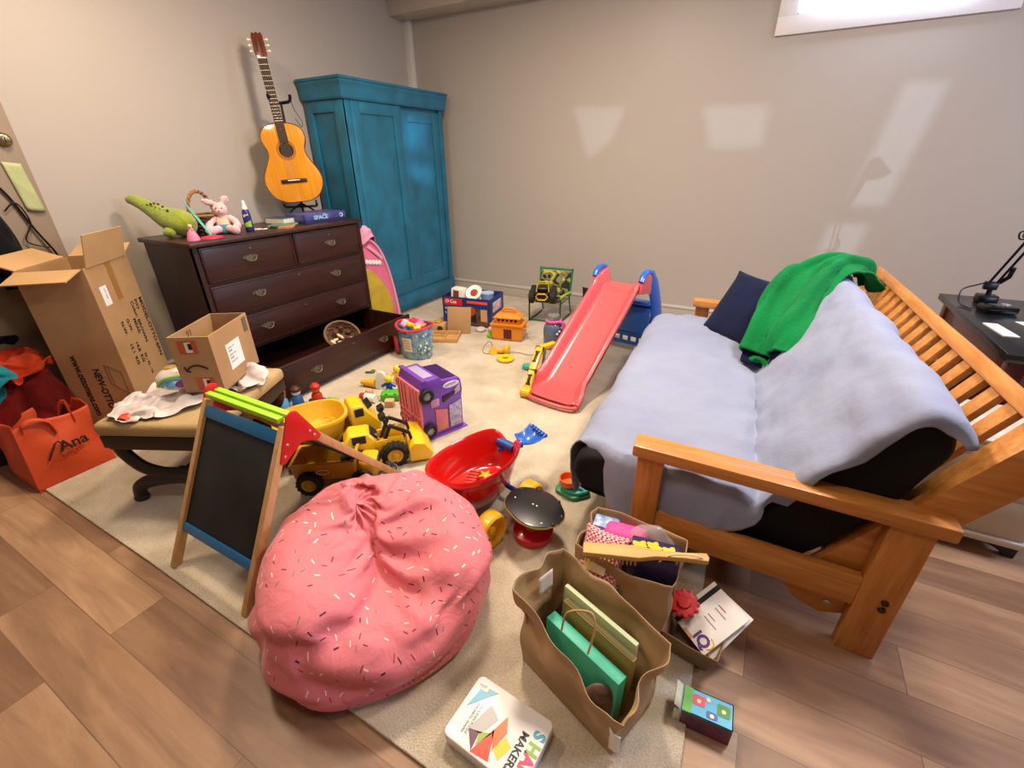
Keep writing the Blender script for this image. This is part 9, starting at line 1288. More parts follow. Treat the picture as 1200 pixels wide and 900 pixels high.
# nearer dump truck lying by the bean bag
d2 = thing('toy_tipper_truck', 'shade-darkened yellow toy tipper truck half hidden between the easel and the bean bag', 'toy truck', (-1.70, 1.235, Z), math.radians(-55))
m = MB(); m.loft([[(-.07, -.20, .055), (.07, -.20, .055), (.07, .08, .055), (-.07, .08, .055)], [(-.09, -.21, .16), (.09, -.21, .16), (.09, .09, .16), (-.09, .09, .16)], [(-.095, -.215, .165), (.095, -.215, .165), (.095, .095, .165), (-.095, .095, .165)], [(-.078, -.2, .165), (.078, -.2, .165), (.078, .08, .165), (-.078, .08, .165)], [(-.062, -.19, .075), (.062, -.19, .075), (.062, .07, .075), (-.062, .07, .075)]]); obj('tipper_bed', m, mat('#c98f1e', .4), d2, angle=20)  # bed yellow made darker in the colour for the shade on it
m = MB(); m.tube([(.0905+.0, -.06+.03*math.cos(2*PI*i/24), .115+.013*math.sin(2*PI*i/24)) for i in range(24)], .0025, 6, closed=True); obj('logo_oval', m, mat('#efe4c8', .5), d2)
m = MB(); m.box((0, .15, .09), (.13, .10, .10), bev=.03, seg=4); cb_ = obj('cab', m, mat('#e0b020', .35, coat=.2), d2); m = MB(); m.box((0, .198, .112), (.09, .01, .035), bev=.004); obj('window', m, BLACK, cb_)
m = MB()
for s in (-1, 1): m.cyl((s*.035, .199, .065), (s*.035, .204, .065), .012, seg=16)
obj('headlights', m, mat('#c98a1a', .4), cb_)
for sx in (-1, 1):
    wheel_part(d2, (sx*.098, -.13, .06), .06, .05, sx, mat('#c9961e', .4)); wheel_part(d2, (sx*.085, .12, .05), .05, .04, sx, mat('#c9961e', .4))
# motorbike
mb = thing('toy_motorbike', 'grey and purple toy motorbike with black tyres lying by the bean bag', 'toy', (-1.425, 1.345, Z), math.radians(65))
m = MB(); m.tube([(0, -.08, .035), (0, -.03, .05), (0, .04, .055), (0, .09, .05)], [.014, .024, .026, .016], 12, smooth=5, flat=(1.2, 1)); m.bar((.018, -.06, .04), (.02, .07, .05), .02, .014, bev=.004); obj('fairing', m, mat('#8c8890', .3, metal=.3), mb)
m = MB(); m.ell((0, .03, .078), (.016, .03, .012)); m.bar((-.035, .065, .08), (.035, .065, .08), .008, .008); obj('seat_and_bars', m, mat('#1c1a1c', .4), mb)
for y in (-.085, .105):
    m = MB(); wheel(m, (0, y, .035), .035, .026, 'X'); o = obj('wheel', m, TIRE, mb); m = MB(); m.lathe([(0, -.010), (.022, -.010), (.022, .010), (0, .012)], 20, (0, y, .035), Matrix.Rotation(PI/2, 4, 'Y')); obj('hub', m, mat('#b59ac4', .3), o)

# ------------------------------------------------------------------ purple bus standing on its tail
PUR = mat('#7440a8', .3, coat=.2, vary=.1, vscale=8); PKB = mat('#d4707c', .45)
# local frame: x across the pink underside, y away from the underside, z along the bus
bu_d = Vector((.28, -.115, 0)).normalized(); B0 = Vector((-1.79, 1.815, Z))
bs_ = thing('toy_camper_bus', 'purple and pink toy camper bus standing upright on its end on the carpet', 'toy bus', B0, math.atan2(bu_d.y, bu_d.x))
WB, HB, LB = .285, .275, .385
pf = [(.0, .0), (.0, .34), (.02, LB), (.13, LB), (.15, LB-.03), (.262, LB-.04), (HB, LB-.06), (HB+.008, .26), (HB, .22), (HB, .0)]   # (y, z) side outline
m = MB(); m.prism(pf, WB-.02, frame_m((.01, 0, 0), (0, 1, 0), (0, 0, 1)), bev=.008); 
body = obj('bus_body', m, PUR, bs_, angle=30)
m = MB(); m.box((WB/2, -.004, .175), (WB-.01, .014, .33), bev=.003)
for x in (.03, .07, .11, .175, .215, .25): m.box((x, -.013, .175), (.006, .008, .32))
m.box((WB/2, -.013, .155), (WB-.02, .009, .008))
for z in (.045, .08, .115): m.box((.09, -.012, z), (.13, .009, .006))
m.box((WB/2+.02, -.013, .24), (.014, .01, .05)); obj('underside', m, PKB, bs_)
m = MB(); m.box((WB/2, .15, .003), (WB+.004, HB+.018, .012), bev=.003); obj('rear_rim', m, mat('#8a50b8', .35), bs_)
xf = WB-.008
def side(poly, name, mt, par=None, d=.004, x=xf): 
    m = MB(); m.prism(poly, d, frame_m((x, 0, 0), (0, 1, 0), (0, 0, 1)), bev=.001); return obj(name, m, mt, par or body)
side([(.085, .035), (.165, .035), (.165, .165), (.085, .19)], 'play_panel', mat('#c9637e', .5, vary=.5, vscale=16, h2='#d88a4a'))
side([(.178, .035), (.262, .035), (.262, .20), (.178, .185)], 'window_panel', mat('#8f86a6', .4, vary=.5, vscale=40, h2='#c8bcd0'))
side([(.06, .205), (.115, .205), (.115, .255), (.06, .255)], 'sticker', mat('#cf8fb8', .5, vary=.4, vscale=40))
side([(.14, .215), (.22, .245), (.235, .27), (.14, .255)], 'cab_window', mat('#2a1638', .3)); side([(.222, .245), (.262, .262), (.262, .31), (.222, .275)], 'cab_window', mat('#bfa9b8', .4))
m = MB(); m.prism([(.205+.055*math.cos(2*PI*i/24), .318+.019*math.sin(2*PI*i/24)) for i in range(24)], .003, frame_m((xf, 0, 0), (0, 1, 0), (0, 0, 1))); q = obj('name_plate', m, mat('#e9dfee', .4), body)
lettering('camper', .026, (xf+.0036, .160, .311), (0, 1, .1), (0, -.1, 1), mat('#5a3a86', .5), q)
for z in (.045, .275):
    for x, sd in ((WB-.003, 1), (.003, -1)):
        m = MB(); m.lathe([(.026, -.018), (.04, -.018), (.045, -.012), (.045, .012), (.04, .018), (.026, .018)], 28, (x, .035, z+.02), Matrix.Rotation(PI/2, 4, 'Y')); o = obj('wheel', m, TIRE, bs_)
        m = MB(); m.lathe([(0, -.016), (.028, -.016), (.028, .010), (.010, .016), (0, .018)], 20, (x, .035, z+.02), Matrix.Rotation(sd*PI/2, 4, 'Y'))
        for k in range(6): m.box((x+sd*.014, .035+.018*math.cos(k*PI/3), z+.02+.018*math.sin(k*PI/3)), (.008, .005, .012), rot=(k*PI/3, 0, 0))
        obj('hub', m, mat('#8f949c', .3, metal=.5), o)
m = MB(); m.box((WB/2, .075, LB+.0005), (WB-.09, .07, .004), bev=.001); obj('grille', m, mat('#a79ab8', .35), body)
m = MB(); m.box((WB/2, .205, LB-.034), (WB-.07, .09, .006), rot=(math.radians(-5), 0, 0)); obj('windscreen', m, mat('#3a1850', .3), body)
m = MB(); m.box((WB/2, .03, LB+.004), (WB+.004, .03, .012), bev=.004); obj('bumper', m, PUR, bs_)

# ------------------------------------------------------------------ red wagon
RW = mat('#cf1712', .18, coat=.4); YW = mat('#e0aa14', .35, coat=.1)
wg = thing('toy_wagon', 'red plastic toy wagon with yellow wheels beside the pink bean bag', 'toy wagon', (-.965, 1.395, Z), math.radians(-12))
def oval(r, z, sx=.155, sy=.235, notch=0):
    P = []
    for i in range(56):
        a = 2*PI*i/56; c, s = math.cos(a), math.sin(a)
        x = sx*r*math.copysign(abs(c)**.8, c); y = sy*r*math.copysign(abs(s)**.85, s)
        d = math.exp(-((a-PI/2)/.28)**2)*notch
        P.append((x*(1-.08*(s > 0)*s), y, z+.02*s*s*(r > .9) - d))
    return P
m = MB(); m.loft([oval(.66, .095), oval(.78, .11), oval(.92, .20, notch=.0), oval(.97, .255, notch=.05), oval(1.03, .262, notch=.06), oval(1.04, .278, notch=.065), oval(.99, .288, notch=.07), oval(.93, .275, notch=.06), oval(.88, .215, notch=.02), oval(.74, .13), oval(.60, .12)]); obj('wagon_tub', m, RW, wg, angle=60)
m = MB(); m.box((0, 0, .085), (.16, .30, .03), bev=.008); m.cyl((-.20, -.135, .075), (.20, -.135, .075), .012); m.cyl((-.20, .13, .075), (.20, .13, .075), .012); obj('undercarriage', m, mat('#2b3d8f', .4), wg)
for sx in (-1, 1):
    for sy in (-.135, .13):
        m = MB(); m.lathe([(0, -.012), (.03, -.03), (.066, -.034), (.078, -.028), (.078, .028), (.070, .036), (.060, .030), (.052, .012), (.02, .010), (.016, .02), (0, .02)], 32, (sx*.208, sy, .078), Matrix.Rotation(sx*PI/2, 4, 'Y')); obj('wheel', m, YW, wg)
m = MB(); m.tube([(-.05, .215, .235), (.05, .215, .235)], .024, 12); obj('handle_socket', m, mat('#1d4f9e', .35), wg)
sv = thing('toy_shovel', 'blue plastic toy shovel hooked over the far rim of the red wagon', 'toy shovel', (-.875, 1.665, Z-.035), math.radians(-28))
m = MB()
def scoop(u, v):
    x = (-.07+.14*u)*(1-.25*(1-v)); y = .11*v; h = .03*(2*u-1)**2+.012*(1-v)
    return (x, y, .245+h+.03*v - .018*math.sin(v*PI))
m.grid(scoop, 20, 14); 
for k in range(6): m.box((-.055+.022*k, .112, .29), (.010, .018, .012), bev=.002)
obj('scoop', m, SBL, sv, solid=.006, off=0); m = MB(); m.tube([(0, .01, .252), (-.02, -.05, .245), (-.05, -.10, .235)], [.02, .018, .017], 12, smooth=4); obj('handle', m, SBL, sv)
for nm, p, col, lb in (('toy_starfish', (.0, .06, .135), '#e0a51c', 'small yellow toy piece lying in the red wagon tub'), ('toy_block', (-.005, -.10, .132), '#ef6a2a', 'orange and black toy block lying in the red wagon tub'), ('toy_stick', (-.03, .0, .131), '#c4281c', 'red ridged toy piece lying in the red wagon tub')):
    c_ = rot2(p[0], p[1], math.radians(-12)); q = thing(nm, lb, 'toy', (-.965+c_[0], 1.395+c_[1], Z+p[2]), .3); m = MB()
    if nm == 'toy_starfish': m.prism([((.04 if k % 2 == 0 else .016)*math.cos(PI*k/5), (.04 if k % 2 == 0 else .016)*math.sin(PI*k/5)) for k in range(10)], .014, bev=.003)
    elif nm == 'toy_block': m.box((0, 0, .014), (.075, .045, .028), bev=.005); m.cyl((-.02, 0, .028), (-.02, 0, .034), .012); m.cyl((.02, 0, .028), (.02, 0, .034), .012)
    else:
        m.box((0, 0, .01), (.05, .12, .02), bev=.004)
        for k in range(5): m.box((0, -.045+.0225*k, .022), (.05, .010, .008), bev=.002)
    o = obj('toy_body', m, mat(col, .4), q)
    if nm == 'toy_block': m = MB(); m.box((-.03, -.015, .016), (.035, .02, .034), bev=.003); obj('black_end', m, BLACK, q)

# black scalloped drum toy on a red base
dm = thing('toy_drum_seat', 'black scalloped toy tray on a red base on the carpet right of the wagon', 'toy', (-.645, 1.345, Z), math.radians(-25))
m = MB(); m.lathe([(0, 0), (.075, 0), (.088, .012), (.088, .04), (.06, .055), (.045, .06), (0, .06)], 30); obj('base', m, mat('#c3161c', .3, coat=.3), dm)
m = MB(); m.lathe([(.04, .05), (.045, .11), (.07, .15), (0, .15)], 24); obj('stem', m, mat('#8f6a20', .4), dm)
lobes = []
for i in range(72):
    a = 2*PI*i/72; r = 1+.045*abs(math.sin(a*2.5+.5))**.6 - .05*math.exp(-((a-4.55)/.22)**2); lobes.append((.135*r*math.cos(a), .112*r*math.sin(a)))
tilt_m = Matrix.Translation((.005, 0, .155)) @ Matrix.Rotation(math.radians(-5), 4, 'X')
m = MB(); m.prism(lobes, .014, tilt_m, bev=.003); obj('tray', m, mat('#141315', .35, coat=.2), dm)
m = MB(); m.tube([tilt_m @ Vector((x*1.0, y*1.0, .006)) for x, y in lobes], .004, 6, closed=True); obj('gold_edge', m, mat('#a8904e', .35, metal=.5), dm)
m = MB()
for x, y in ((-.012, .002), (.006, .008), (-.09, -.035), (.10, -.045)): m.ell(tilt_m @ Vector((x, y, .0145)), (.004, .004, .002), seg=10)
obj('white_dots', m, WHITE, dm)
for a in (.5, 1.3, 2.2, 2.9, -.1):
    m = MB(); m.ell(tilt_m @ Vector((.130*math.cos(a), .110*math.sin(a), .012)), (.010, .010, .007), seg=12); obj('knob', m, mat('#1c1b1d', .35), dm)
# teal, orange and green toy by the mattress
tt = thing('toy_cup_stand', 'green and teal toy with an orange cup on the carpet under the futon corner', 'toy', (-.60, 1.70, Z), 0)
m = MB(); m.prism([(.085*math.cos(2*PI*i/40)*(1+.08*math.cos(5*2*PI*i/40)), .07*math.sin(2*PI*i/40)*(1+.08*math.cos(5*2*PI*i/40))) for i in range(40)], .022, bev=.006); obj('green_base', m, mat('#2f8a55', .4), tt)
m = MB(); m.prism([(.07*math.cos(2*PI*i/40)*(1+.08*math.cos(5*2*PI*i/40)), .055*math.sin(2*PI*i/40)) for i in range(40)], .018, Matrix.Translation((.01, 0, .022)), bev=.006); obj('teal_layer', m, mat('#3fb0b0', .4), tt)
m = MB(); m.lathe([(0, .04), (.03, .04), (.042, .05), (.047, .085), (.041, .085), (.034, .055), (0, .05)], 26, (-.02, -.01, 0)); m.tube([(.02, -.01, .078), (.04, -.01, .085), (.045, -.01, .065), (.022, -.01, .055)], .006, 8, smooth=4); obj('orange_cup', m, mat('#ea6a22', .4), tt)

# ------------------------------------------------------------------ scatter near the drawer
def small(nm, label, loc, parts, rz=0, cat='toy', grp=None):
    t = thing(nm, label, cat, (loc[0], loc[1], Z+(loc[2] if len(loc) > 2 else 0)), rz, grp)
    for pn, m, mt in parts: obj(pn, m, mt, t)
    return t
def figure(loc, body, head, hair, label, rz=0, base=None):
    a = MB(); a.lathe([(0, 0), (.028, 0), (.030, .01), (.026, .05), (.018, .062), (0, .064)], 18); b = MB(); b.ell((0, 0, .084), (.024, .024, .025), seg=16); c = MB(); c.lathe([(.025, .085), (.025, .10), (.014, .113), (0, .115)], 16)
    if base: d = MB(); d.box((0, 0, .012), (.08, .06, .024), bev=.008)
    P_ = [('body', a, mat(body, .45)), ('head', b, mat(head, .5)), ('hair', c, mat(hair, .5))]
    if base: P_.append(('base', d, mat(base, .4)))
    t = small('toy_figure', label, loc, P_, rz); t.scale = (1.3, 1.3, 1.3); return t
figure((-2.50, 1.755), '#c22a1e', '#e0662a', '#b8281c', 'red and orange toy figure in the heap beside the dresser drawer', base='#1f4f8a')
figure((-2.585, 1.665), '#2a5f96', '#e4dcd4', '#4a2114', 'toy figure with a white face and dark brown hair in the heap by the drawer')
figure((-2.63, 1.585), '#5aa0d8', '#c46a30', '#8a4320', 'small toy figure with orange-brown hair beside the stool end of the toy heap')
def blockm(sx, sy, sz, studs=True):
    m = MB(); m.box((0, 0, sz/2), (sx, sy, sz), bev=.003)
    if studs:
        for x in (-sx/4, sx/4): m.cyl((x, 0, sz), (x, 0, sz+.008), .009, seg=14)
    return m
small('toy_brick', 'lime green toy brick on the carpet right of the red toy figure', (-2.415, 1.80), [('brick', blockm(.085, .05, .025), mat('#6fb62e', .4))], .2)
small('toy_brick', 'blue toy brick lying under the red and orange toy figure', (-2.445, 1.715), [('brick', blockm(.07, .06, .035), mat('#1c4f86', .4))], .7)
small('toy_brick', 'green toy brick between the brown-haired toy figures', (-2.53, 1.60), [('brick', blockm(.06, .05, .03), mat('#3f9a4a', .4))], 1.0)
small('toy_plank', 'brown wooden toy plank lying in front of the toy figures', (-2.46, 1.63), [('plank', MB().box((0, 0, .008), (.15, .03, .016), bev=.003), mat('#9a5a34', .5))], .6)
# pile right of the drawer: cone, white piece, marker, green block
q = MB(); q.lathe([(0, 0), (.016, 0), (.024, .05), (.034, .12), (0, .125)], 20, (0, 0, .033), Matrix.Rotation(PI/2, 4, 'Y')); small('toy_cone', 'yellow toy cone lying on the carpet beside the open drawer', (-2.42, 2.085), [('cone', q, mat('#dfab1c', .4))], .25)
q = MB(); q.loft([[(-.04, -.02, 0), (.04, -.02, 0), (.04, .02, 0), (-.04, .02, 0)], [(-.045, -.024, .03), (.045, -.024, .03), (.045, .024, .03), (-.045, .024, .03)], [(-.028, -.016, .12), (.028, -.016, .12), (.028, .016, .12), (-.028, .016, .12)], [(-.012, -.010, .135), (.012, -.010, .135), (.012, .010, .135), (-.012, .010, .135)]]); small('white_toy_cup', 'cream white toy piece standing on the carpet behind the yellow cone', (-2.255, 2.125), [('piece', q, mat('#ddd8c4', .5))], .4)
q = MB(); q.cyl((-.11, 0, .028), (-.02, 0, .028), .026, .030); r = MB(); r.cyl((-.15, 0, .028), (-.11, 0, .028), .022, .026); small('toy_marker', 'white toy tube with a red tip lying in front of the cream toy piece', (-2.12, 1.945), [('tube', q, WHITE), ('red_tip', r, mat('#b8331f', .4))], .1)
q = MB(); q.box((0, 0, .03), (.15, .085, .06), bev=.018, seg=3)
for x in (-.03, .03): q.box((x, 0, .058), (.02, .08, .012), bev=.004)
small('green_toy_car', 'bright green toy block with ridges lying beside the white tube', (-2.075, 2.03), [('block', q, mat('#4fae2c', .4))], .55)
q = MB(); q.lathe([(0, 0), (.028, 0), (.03, .03), (.022, .045), (0, .046)], 18); small('beige_toy_cup', 'small beige toy cup on the carpet between the yellow cone and green block', (-2.26, 2.00), [('cup', q, mat('#c9a078', .5))], 0)
def starman(loc, c1, c2, label, rz=0):
    a = MB(); a.box((0, 0, .07), (.045, .035, .06), bev=.012); b = MB(); b.ell((0, 0, .125), (.026, .026, .028)); c = MB(); c.box((-.02, 0, .022), (.03, .035, .044), bev=.008); c.box((.02, 0, .022), (.03, .035, .044), bev=.008)
    d = MB(); d.tube([(-.02, 0, .09), (-.05, -.01, .075)], .011, 8); d.tube([(.02, 0, .09), (.05, -.01, .075)], .011, 8)
    return small('toy_figure', label, loc, [('torso', a, mat(c1, .4)), ('head', b, mat(c2, .4)), ('legs', c, mat(c1, .4)), ('arms', d, mat(c1, .4))], rz)
starman((-2.13, 2.07), '#1f3fa8', '#e8c21c', 'blue toy figure with a yellow head beside the upright purple bus', .5)
starman((-2.20, 2.235), '#edc91e', '#edc91e', 'all-yellow toy figure standing behind the upright purple bus', .4)
small('wood_block', 'pale wooden cube on the carpet at the foot of the purple bus', (-2.02, 1.945), [('cube', MB().box((0, 0, .025), (.06, .05, .05), bev=.004), mat('#d3aa78', .6))], .5)
small('green_leaf_toy', 'tiny dark green and brown toy scrap on the carpet near the drawer front', (-2.52, 2.30), [('leaf', MB().box((0, 0, .008), (.03, .05, .016), bev=.005), mat('#4d6b3a', .6)), ('stick', MB().box((-.035, -.01, .006), (.04, .025, .012), bev=.004), mat('#5a4030', .6))], .5)
# ------------------------------------------------------------------ pink bean bag
def sprinkle_mat():
    m = bpy.data.materials.new('pink_sprinkle_fabric'); m.use_nodes = True; nt = m.node_tree; b = nt.nodes['Principled BSDF']; L = nt.links.new
    b.inputs['Roughness'].default_value = .55; b.inputs['Sheen Weight'].default_value = .15; b.inputs['Specular IOR Level'].default_value = .3
    tc = nt.nodes.new('ShaderNodeTexCoord'); sc = nt.nodes.new('ShaderNodeVectorMath'); sc.operation = 'SCALE'; sc.inputs['Scale'].default_value = 23
    L(tc.outputs['UV'], sc.inputs[0])
    v = nt.nodes.new('ShaderNodeTexVoronoi'); v.voronoi_dimensions = '2D'; v.inputs['Scale'].default_value = 1; v.inputs['Randomness'].default_value = .8
    L(sc.outputs['Vector'], v.inputs['Vector'])
    sub = nt.nodes.new('ShaderNodeVectorMath'); sub.operation = 'SUBTRACT'; L(sc.outputs['Vector'], sub.inputs[0]); L(v.outputs['Position'], sub.inputs[1])
    sp = nt.nodes.new('ShaderNodeSeparateColor'); L(v.outputs['Color'], sp.inputs['Color'])
    ang = nt.nodes.new('ShaderNodeMath'); ang.operation = 'MULTIPLY'; ang.inputs[1].default_value = 6.283; L(sp.outputs['Red'], ang.inputs[0])
    rt_ = nt.nodes.new('ShaderNodeVectorRotate'); rt_.rotation_type = 'Z_AXIS'; L(sub.outputs['Vector'], rt_.inputs['Vector']); L(ang.outputs[0], rt_.inputs['Angle'])
    xy = nt.nodes.new('ShaderNodeSeparateXYZ'); L(rt_.outputs['Vector'], xy.inputs['Vector'])
    def lt(sock, lim):
        a = nt.nodes.new('ShaderNodeMath'); a.operation = 'ABSOLUTE'; L(sock, a.inputs[0]); c = nt.nodes.new('ShaderNodeMath'); c.operation = 'LESS_THAN'; L(a.outputs[0], c.inputs[0]); c.inputs[1].default_value = lim; return c.outputs[0]
    mu0 = nt.nodes.new('ShaderNodeMath'); mu0.operation = 'MULTIPLY'; L(lt(xy.outputs['X'], .23), mu0.inputs[0]); L(lt(xy.outputs['Y'], .055), mu0.inputs[1])
    kp = nt.nodes.new('ShaderNodeMath'); kp.operation = 'LESS_THAN'; kp.inputs[1].default_value = .58; L(sp.outputs['Blue'], kp.inputs[0])
    mu = nt.nodes.new('ShaderNodeMath'); mu.operation = 'MULTIPLY'; L(mu0.outputs[0], mu.inputs[0]); L(kp.outputs[0], mu.inputs[1])
    r = nt.nodes.new('ShaderNodeValToRGB'); r.color_ramp.interpolation = 'CONSTANT'; e = r.color_ramp.elements; e[0].color = hexc('#f3d9c8'); e[1].position = .3; e[1].color = hexc('#8f1b2c')
    for p, c in ((.52, '#3a2030'), (.70, '#7d7a68'), (.82, '#f0e2d0'), (.92, '#a8303a')): k = e.new(p); k.color = hexc(c)
    L(sp.outputs['Green'], r.inputs['Fac'])
    mx = nt.nodes.new('ShaderNodeMix'); mx.data_type = 'RGBA'; mx.inputs['A'].default_value = hexc('#dd7880'); L(mu.outputs[0], mx.inputs['Factor']); L(r.outputs['Color'], mx.inputs['B']); L(mx.outputs['Result'], b.inputs['Base Color'])
    n = nt.nodes.new('ShaderNodeTexNoise'); n.inputs['Scale'].default_value = 14; n.inputs['Detail'].default_value = 4; n.inputs['Distortion'].default_value = 1; L(tc.outputs['Object'], n.inputs['Vector'])
    bp = nt.nodes.new('ShaderNodeBump'); bp.inputs['Strength'].default_value = .35; bp.inputs['Distance'].default_value = .02; L(n.outputs['Fac'], bp.inputs['Height']); L(bp.outputs['Normal'], b.inputs['Normal'])
    return m
BGX, BGY = -1.01, .805
face_a = math.atan2(-BGY, -BGX)                       # towards the picture taker
bg = thing('bean_bag_chair', 'large pink bean bag chair with a sprinkle print slumped on the carpet edge', 'bean bag', (BGX, BGY, Z), face_a+PI/2)
TOT = .95
def bean_uv(u, v):
    s = (1-v)*TOT; th = 2*PI*u; return (.5+s*math.cos(th), .5+s*math.sin(th))
SPM = sprinkle_mat()
m, _v = cloth_grid(BEAN_D, True, .96, uv=bean_uv)
for v_ in m.bm.verts:                                                 # the waist crease and hanging front lobes of a sat-in bag
    x, y, z = v_.co; r = math.hypot(x, y)
    if r < .02: continue
    da = math.atan2(x, -y); fr = -y/r
    cz = .205 + .03*math.cos(da*1.5+.6) - .05*gs0(da-.05, .4)
    k = gs0(z-cz, .018)*sstep(-.25, .45, fr)*.034 - gs0(z-cz-.055, .035)*sstep(-.1, .5, fr)*(gs0(da+.85, .4)+gs0(da-.95, .4))*.026
    k += gs0(da-.05-(z-.26)*1.2, .16)*sstep(.17, .25, z)*sstep(.15, .28, r)*.05
    for z0, a0, w_, am, sl_ in ((.075, -.6, .5, .012, .10), (.125, .35, .6, .014, .06), (.15, -.9, .4, .012, -.08), (.06, .9, .5, .010, .05)):
        k += (gs0(z-(z0+sl_*(da-a0)), .012)-.5*gs0(z-.024-(z0+sl_*(da-a0)), .014))*gs0(da-a0, w_)*am
    v_.co.x -= x/r*k; v_.co.y -= y/r*k
m.poly([r[-1] for r in _v]); m.poly([r[0] for r in _v][::-1])
bb_ = obj('bag_shell', m, SPM, bg, angle=180, sub=1)
m = MB(); m.box((.385, -.13, .24), (.004, .015, .035), rot=(0, 0, -.4)); o = obj('side_tag', m, mat('#3a2a2e', .7), bg)

# ------------------------------------------------------------------ paper bags and their contents
KRAFT = mat('#b5956c', .8, bump=.3, bscale=22, vary=.12, vscale=6)
def paper_bag(nm, label, c, L_, W_, H_, rz, seed, amp=.018, low=(0, 0, 0, 0), flare=.06):
    t = thing(nm, label, 'bag', c, rz)
    def f(u, v):
        per = u*4; k = int(per) % 4; s = per-int(per)
        cs = [(-L_/2, -W_/2), (L_/2, -W_/2), (L_/2, W_/2), (-L_/2, W_/2)]
        a, b = cs[k], cs[(k+1) % 4]; x = a[0]+(b[0]-a[0])*s; y = a[1]+(b[1]-a[1])*s
        h = H_*(1-low[k]*(1-s)-low[(k+1) % 4]*s) + .022*nz((u*9, seed, 0), 1.4, seed)
        z = h*v
        w_ = amp*(nz((x*5, y*5, z*6), 1.2, seed)+.6*nz((x*12, y*12, z*12), 1, seed+4)+.35*abs(nz((x*7, y*7, z*7), 1.5, seed+9)))*sstep(0, .5, v)
        nx, ny = [(0, -1), (1, 0), (0, 1), (-1, 0)][k]
        mid = math.sin(PI*s)
        # gusset pinch on the short sides
        if k in (1, 3): w_ -= .03*mid*v*sstep(.2, .9, v)*gs0(s-.5, .2)
        e = flare*v*v
        return (x*(1+e)+nx*(w_+.012*mid*v), y*(1+e)+ny*(w_+.012*mid*v), z)
    m = MB(); m.grid(f, 96, 24, cu=True); m.box((0, 0, .003), (L_*.98, W_*.98, .004))
    bmesh.ops.remove_doubles(m.bm, verts=m.bm.verts, dist=1e-5)
    obj('bag_body', m, KRAFT, t, angle=50, solid=.0025, off=0)
    return t
p1c, p1a = Vector((-.228, .858, Z)), math.radians(-20)
p1 = paper_bag('paper_bag', 'open brown paper bag nearest the camera holding green and teal books', p1c, .36, .19, .345, p1a, 2, amp=.03, low=(0.0, .45, .10, .0), flare=.09)
p2c, p2a = Vector((-.195, 1.165, Z)), math.radians(-4)
p2 = paper_bag('paper_bag', 'brown paper bag packed with toys and a wooden brush, standing against the futon arm', p2c, .31, .185, .345, p2a, 8, amp=.012, low=(.05, .05, .0, .0), flare=.03)
def inbag(c, a, x, y, z): q = rot2(x, y, a); return (c.x+q[0], c.y+q[1], Z+z)
m = MB(); m.tube([(-.03, -.085, .30), (-.02, -.075, .375), (.03, -.04, .392), (.055, -.05, .36), (.06, -.078, .29)], .003, 8, smooth=6); obj('twisted_handle', m, mat('#b98f62', .7), p1)
m = MB(); m.grid(lambda u, v: (-.178+.004*v, -.03+.06*u, .33-.075*v), 6, 6); o = obj('white_sticker', m, mat('#e9dcd2', .5), p1, solid=.0012)
lettering('IIIII', .022, (-.1795, .02, .285), (0, -1, 0), (0, 0, 1), mat('#7a4a40', .6), o)
m = MB(); m.grid(lambda u, v: (.155+.045*u, -.087-.012*math.sin(u*PI)-.006*v, .03+.11*v*(1-.25*u)+.008*nz((u*4, v*4, 0), 1, 3)), 10, 10); obj('torn_white_lining', m, WHITE, p1, solid=.003)
def slab(nm, label, p, size, a, cols, cat='book', tilt=(0, 0)):
    t = thing(nm, label, cat, p, rot=(tilt[0], tilt[1], a)); m = MB(); m.box((0, 0, size[2]/2), size, bev=.003); obj('cover', m, mat(cols[0], .45), t)
    if len(cols) > 1: m = MB(); m.box((0, 0, size[2]/2+.002), (size[0]-.008, size[1]-.006, size[2]), bev=.001); obj('pages', m, mat(cols[1], .7), t)
    return t
slab('picture_book', 'pale green book standing in the nearest paper bag', inbag(p1c, p1a, -.005, .04, .008), (.27, .016, .265), p1a, ('#b9c99a',), tilt=(-.06, 0))
slab('picture_book', 'olive brown book standing between the green books in the nearest paper bag', inbag(p1c, p1a, .015, .012, .008), (.26, .02, .245), p1a, ('#8a7a38', '#5f5426'), tilt=(-.06, 0))
slab('teal_box', 'long teal green box standing in the nearest paper bag', inbag(p1c, p1a, .005, -.028, .008), (.275, .038, .20), p1a, ('#3fb598',), 'box', tilt=(-.04, 0))
q = thing('wrapped_toy', 'dark wrapped toy at the bottom of the nearest paper bag', 'toy', inbag(p1c, p1a, .10, -.055, .008), .3); m = MB(); m.ell((0, 0, .09), (.05, .018, .08)); obj('toy_body', m, mat('#3c2a2e', .4, vary=.5, vscale=30, h2='#7d6a60'), q)
# contents of the second bag
q = thing('blue_card_game', 'blue and white patterned box at the left end of the packed paper bag', 'box', inbag(p2c, p2a, -.105, .045, .008), .1); m = MB(); m.box((0, 0, .165), (.085, .06, .33), bev=.003); obj('box_body', m, mat('#2f6fb8', .4, vary=.8, vscale=30, h2='#d8e2f0'), q)
q = thing('pink_plush', 'bright pink foam toy in the packed paper bag', 'toy', inbag(p2c, p2a, -.03, .035, .24), .1); m = MB(); m.box((0, 0, .055), (.15, .085, .11), bev=.03, seg=4); obj('toy_body', m, mat('#e0489a', .6, bump=.3, bscale=60), q)
q = thing('clear_bag', 'clear plastic bag around the pink toy in the packed paper bag', 'plastic bag', inbag(p2c, p2a, .05, .045, .235), .2)
m = MB(); m.ell((0, 0, .07), (.08, .042, .085), seg=24); 
for v_ in m.bm.verts: v_.co += Vector((nz(v_.co, 22, 1), nz(v_.co, 22, 4), nz(v_.co, 22, 7)))*.012
obj('bag_film', m, mat('#d9cfd6', .12, alpha=.32, spec=.8), q, angle=80)
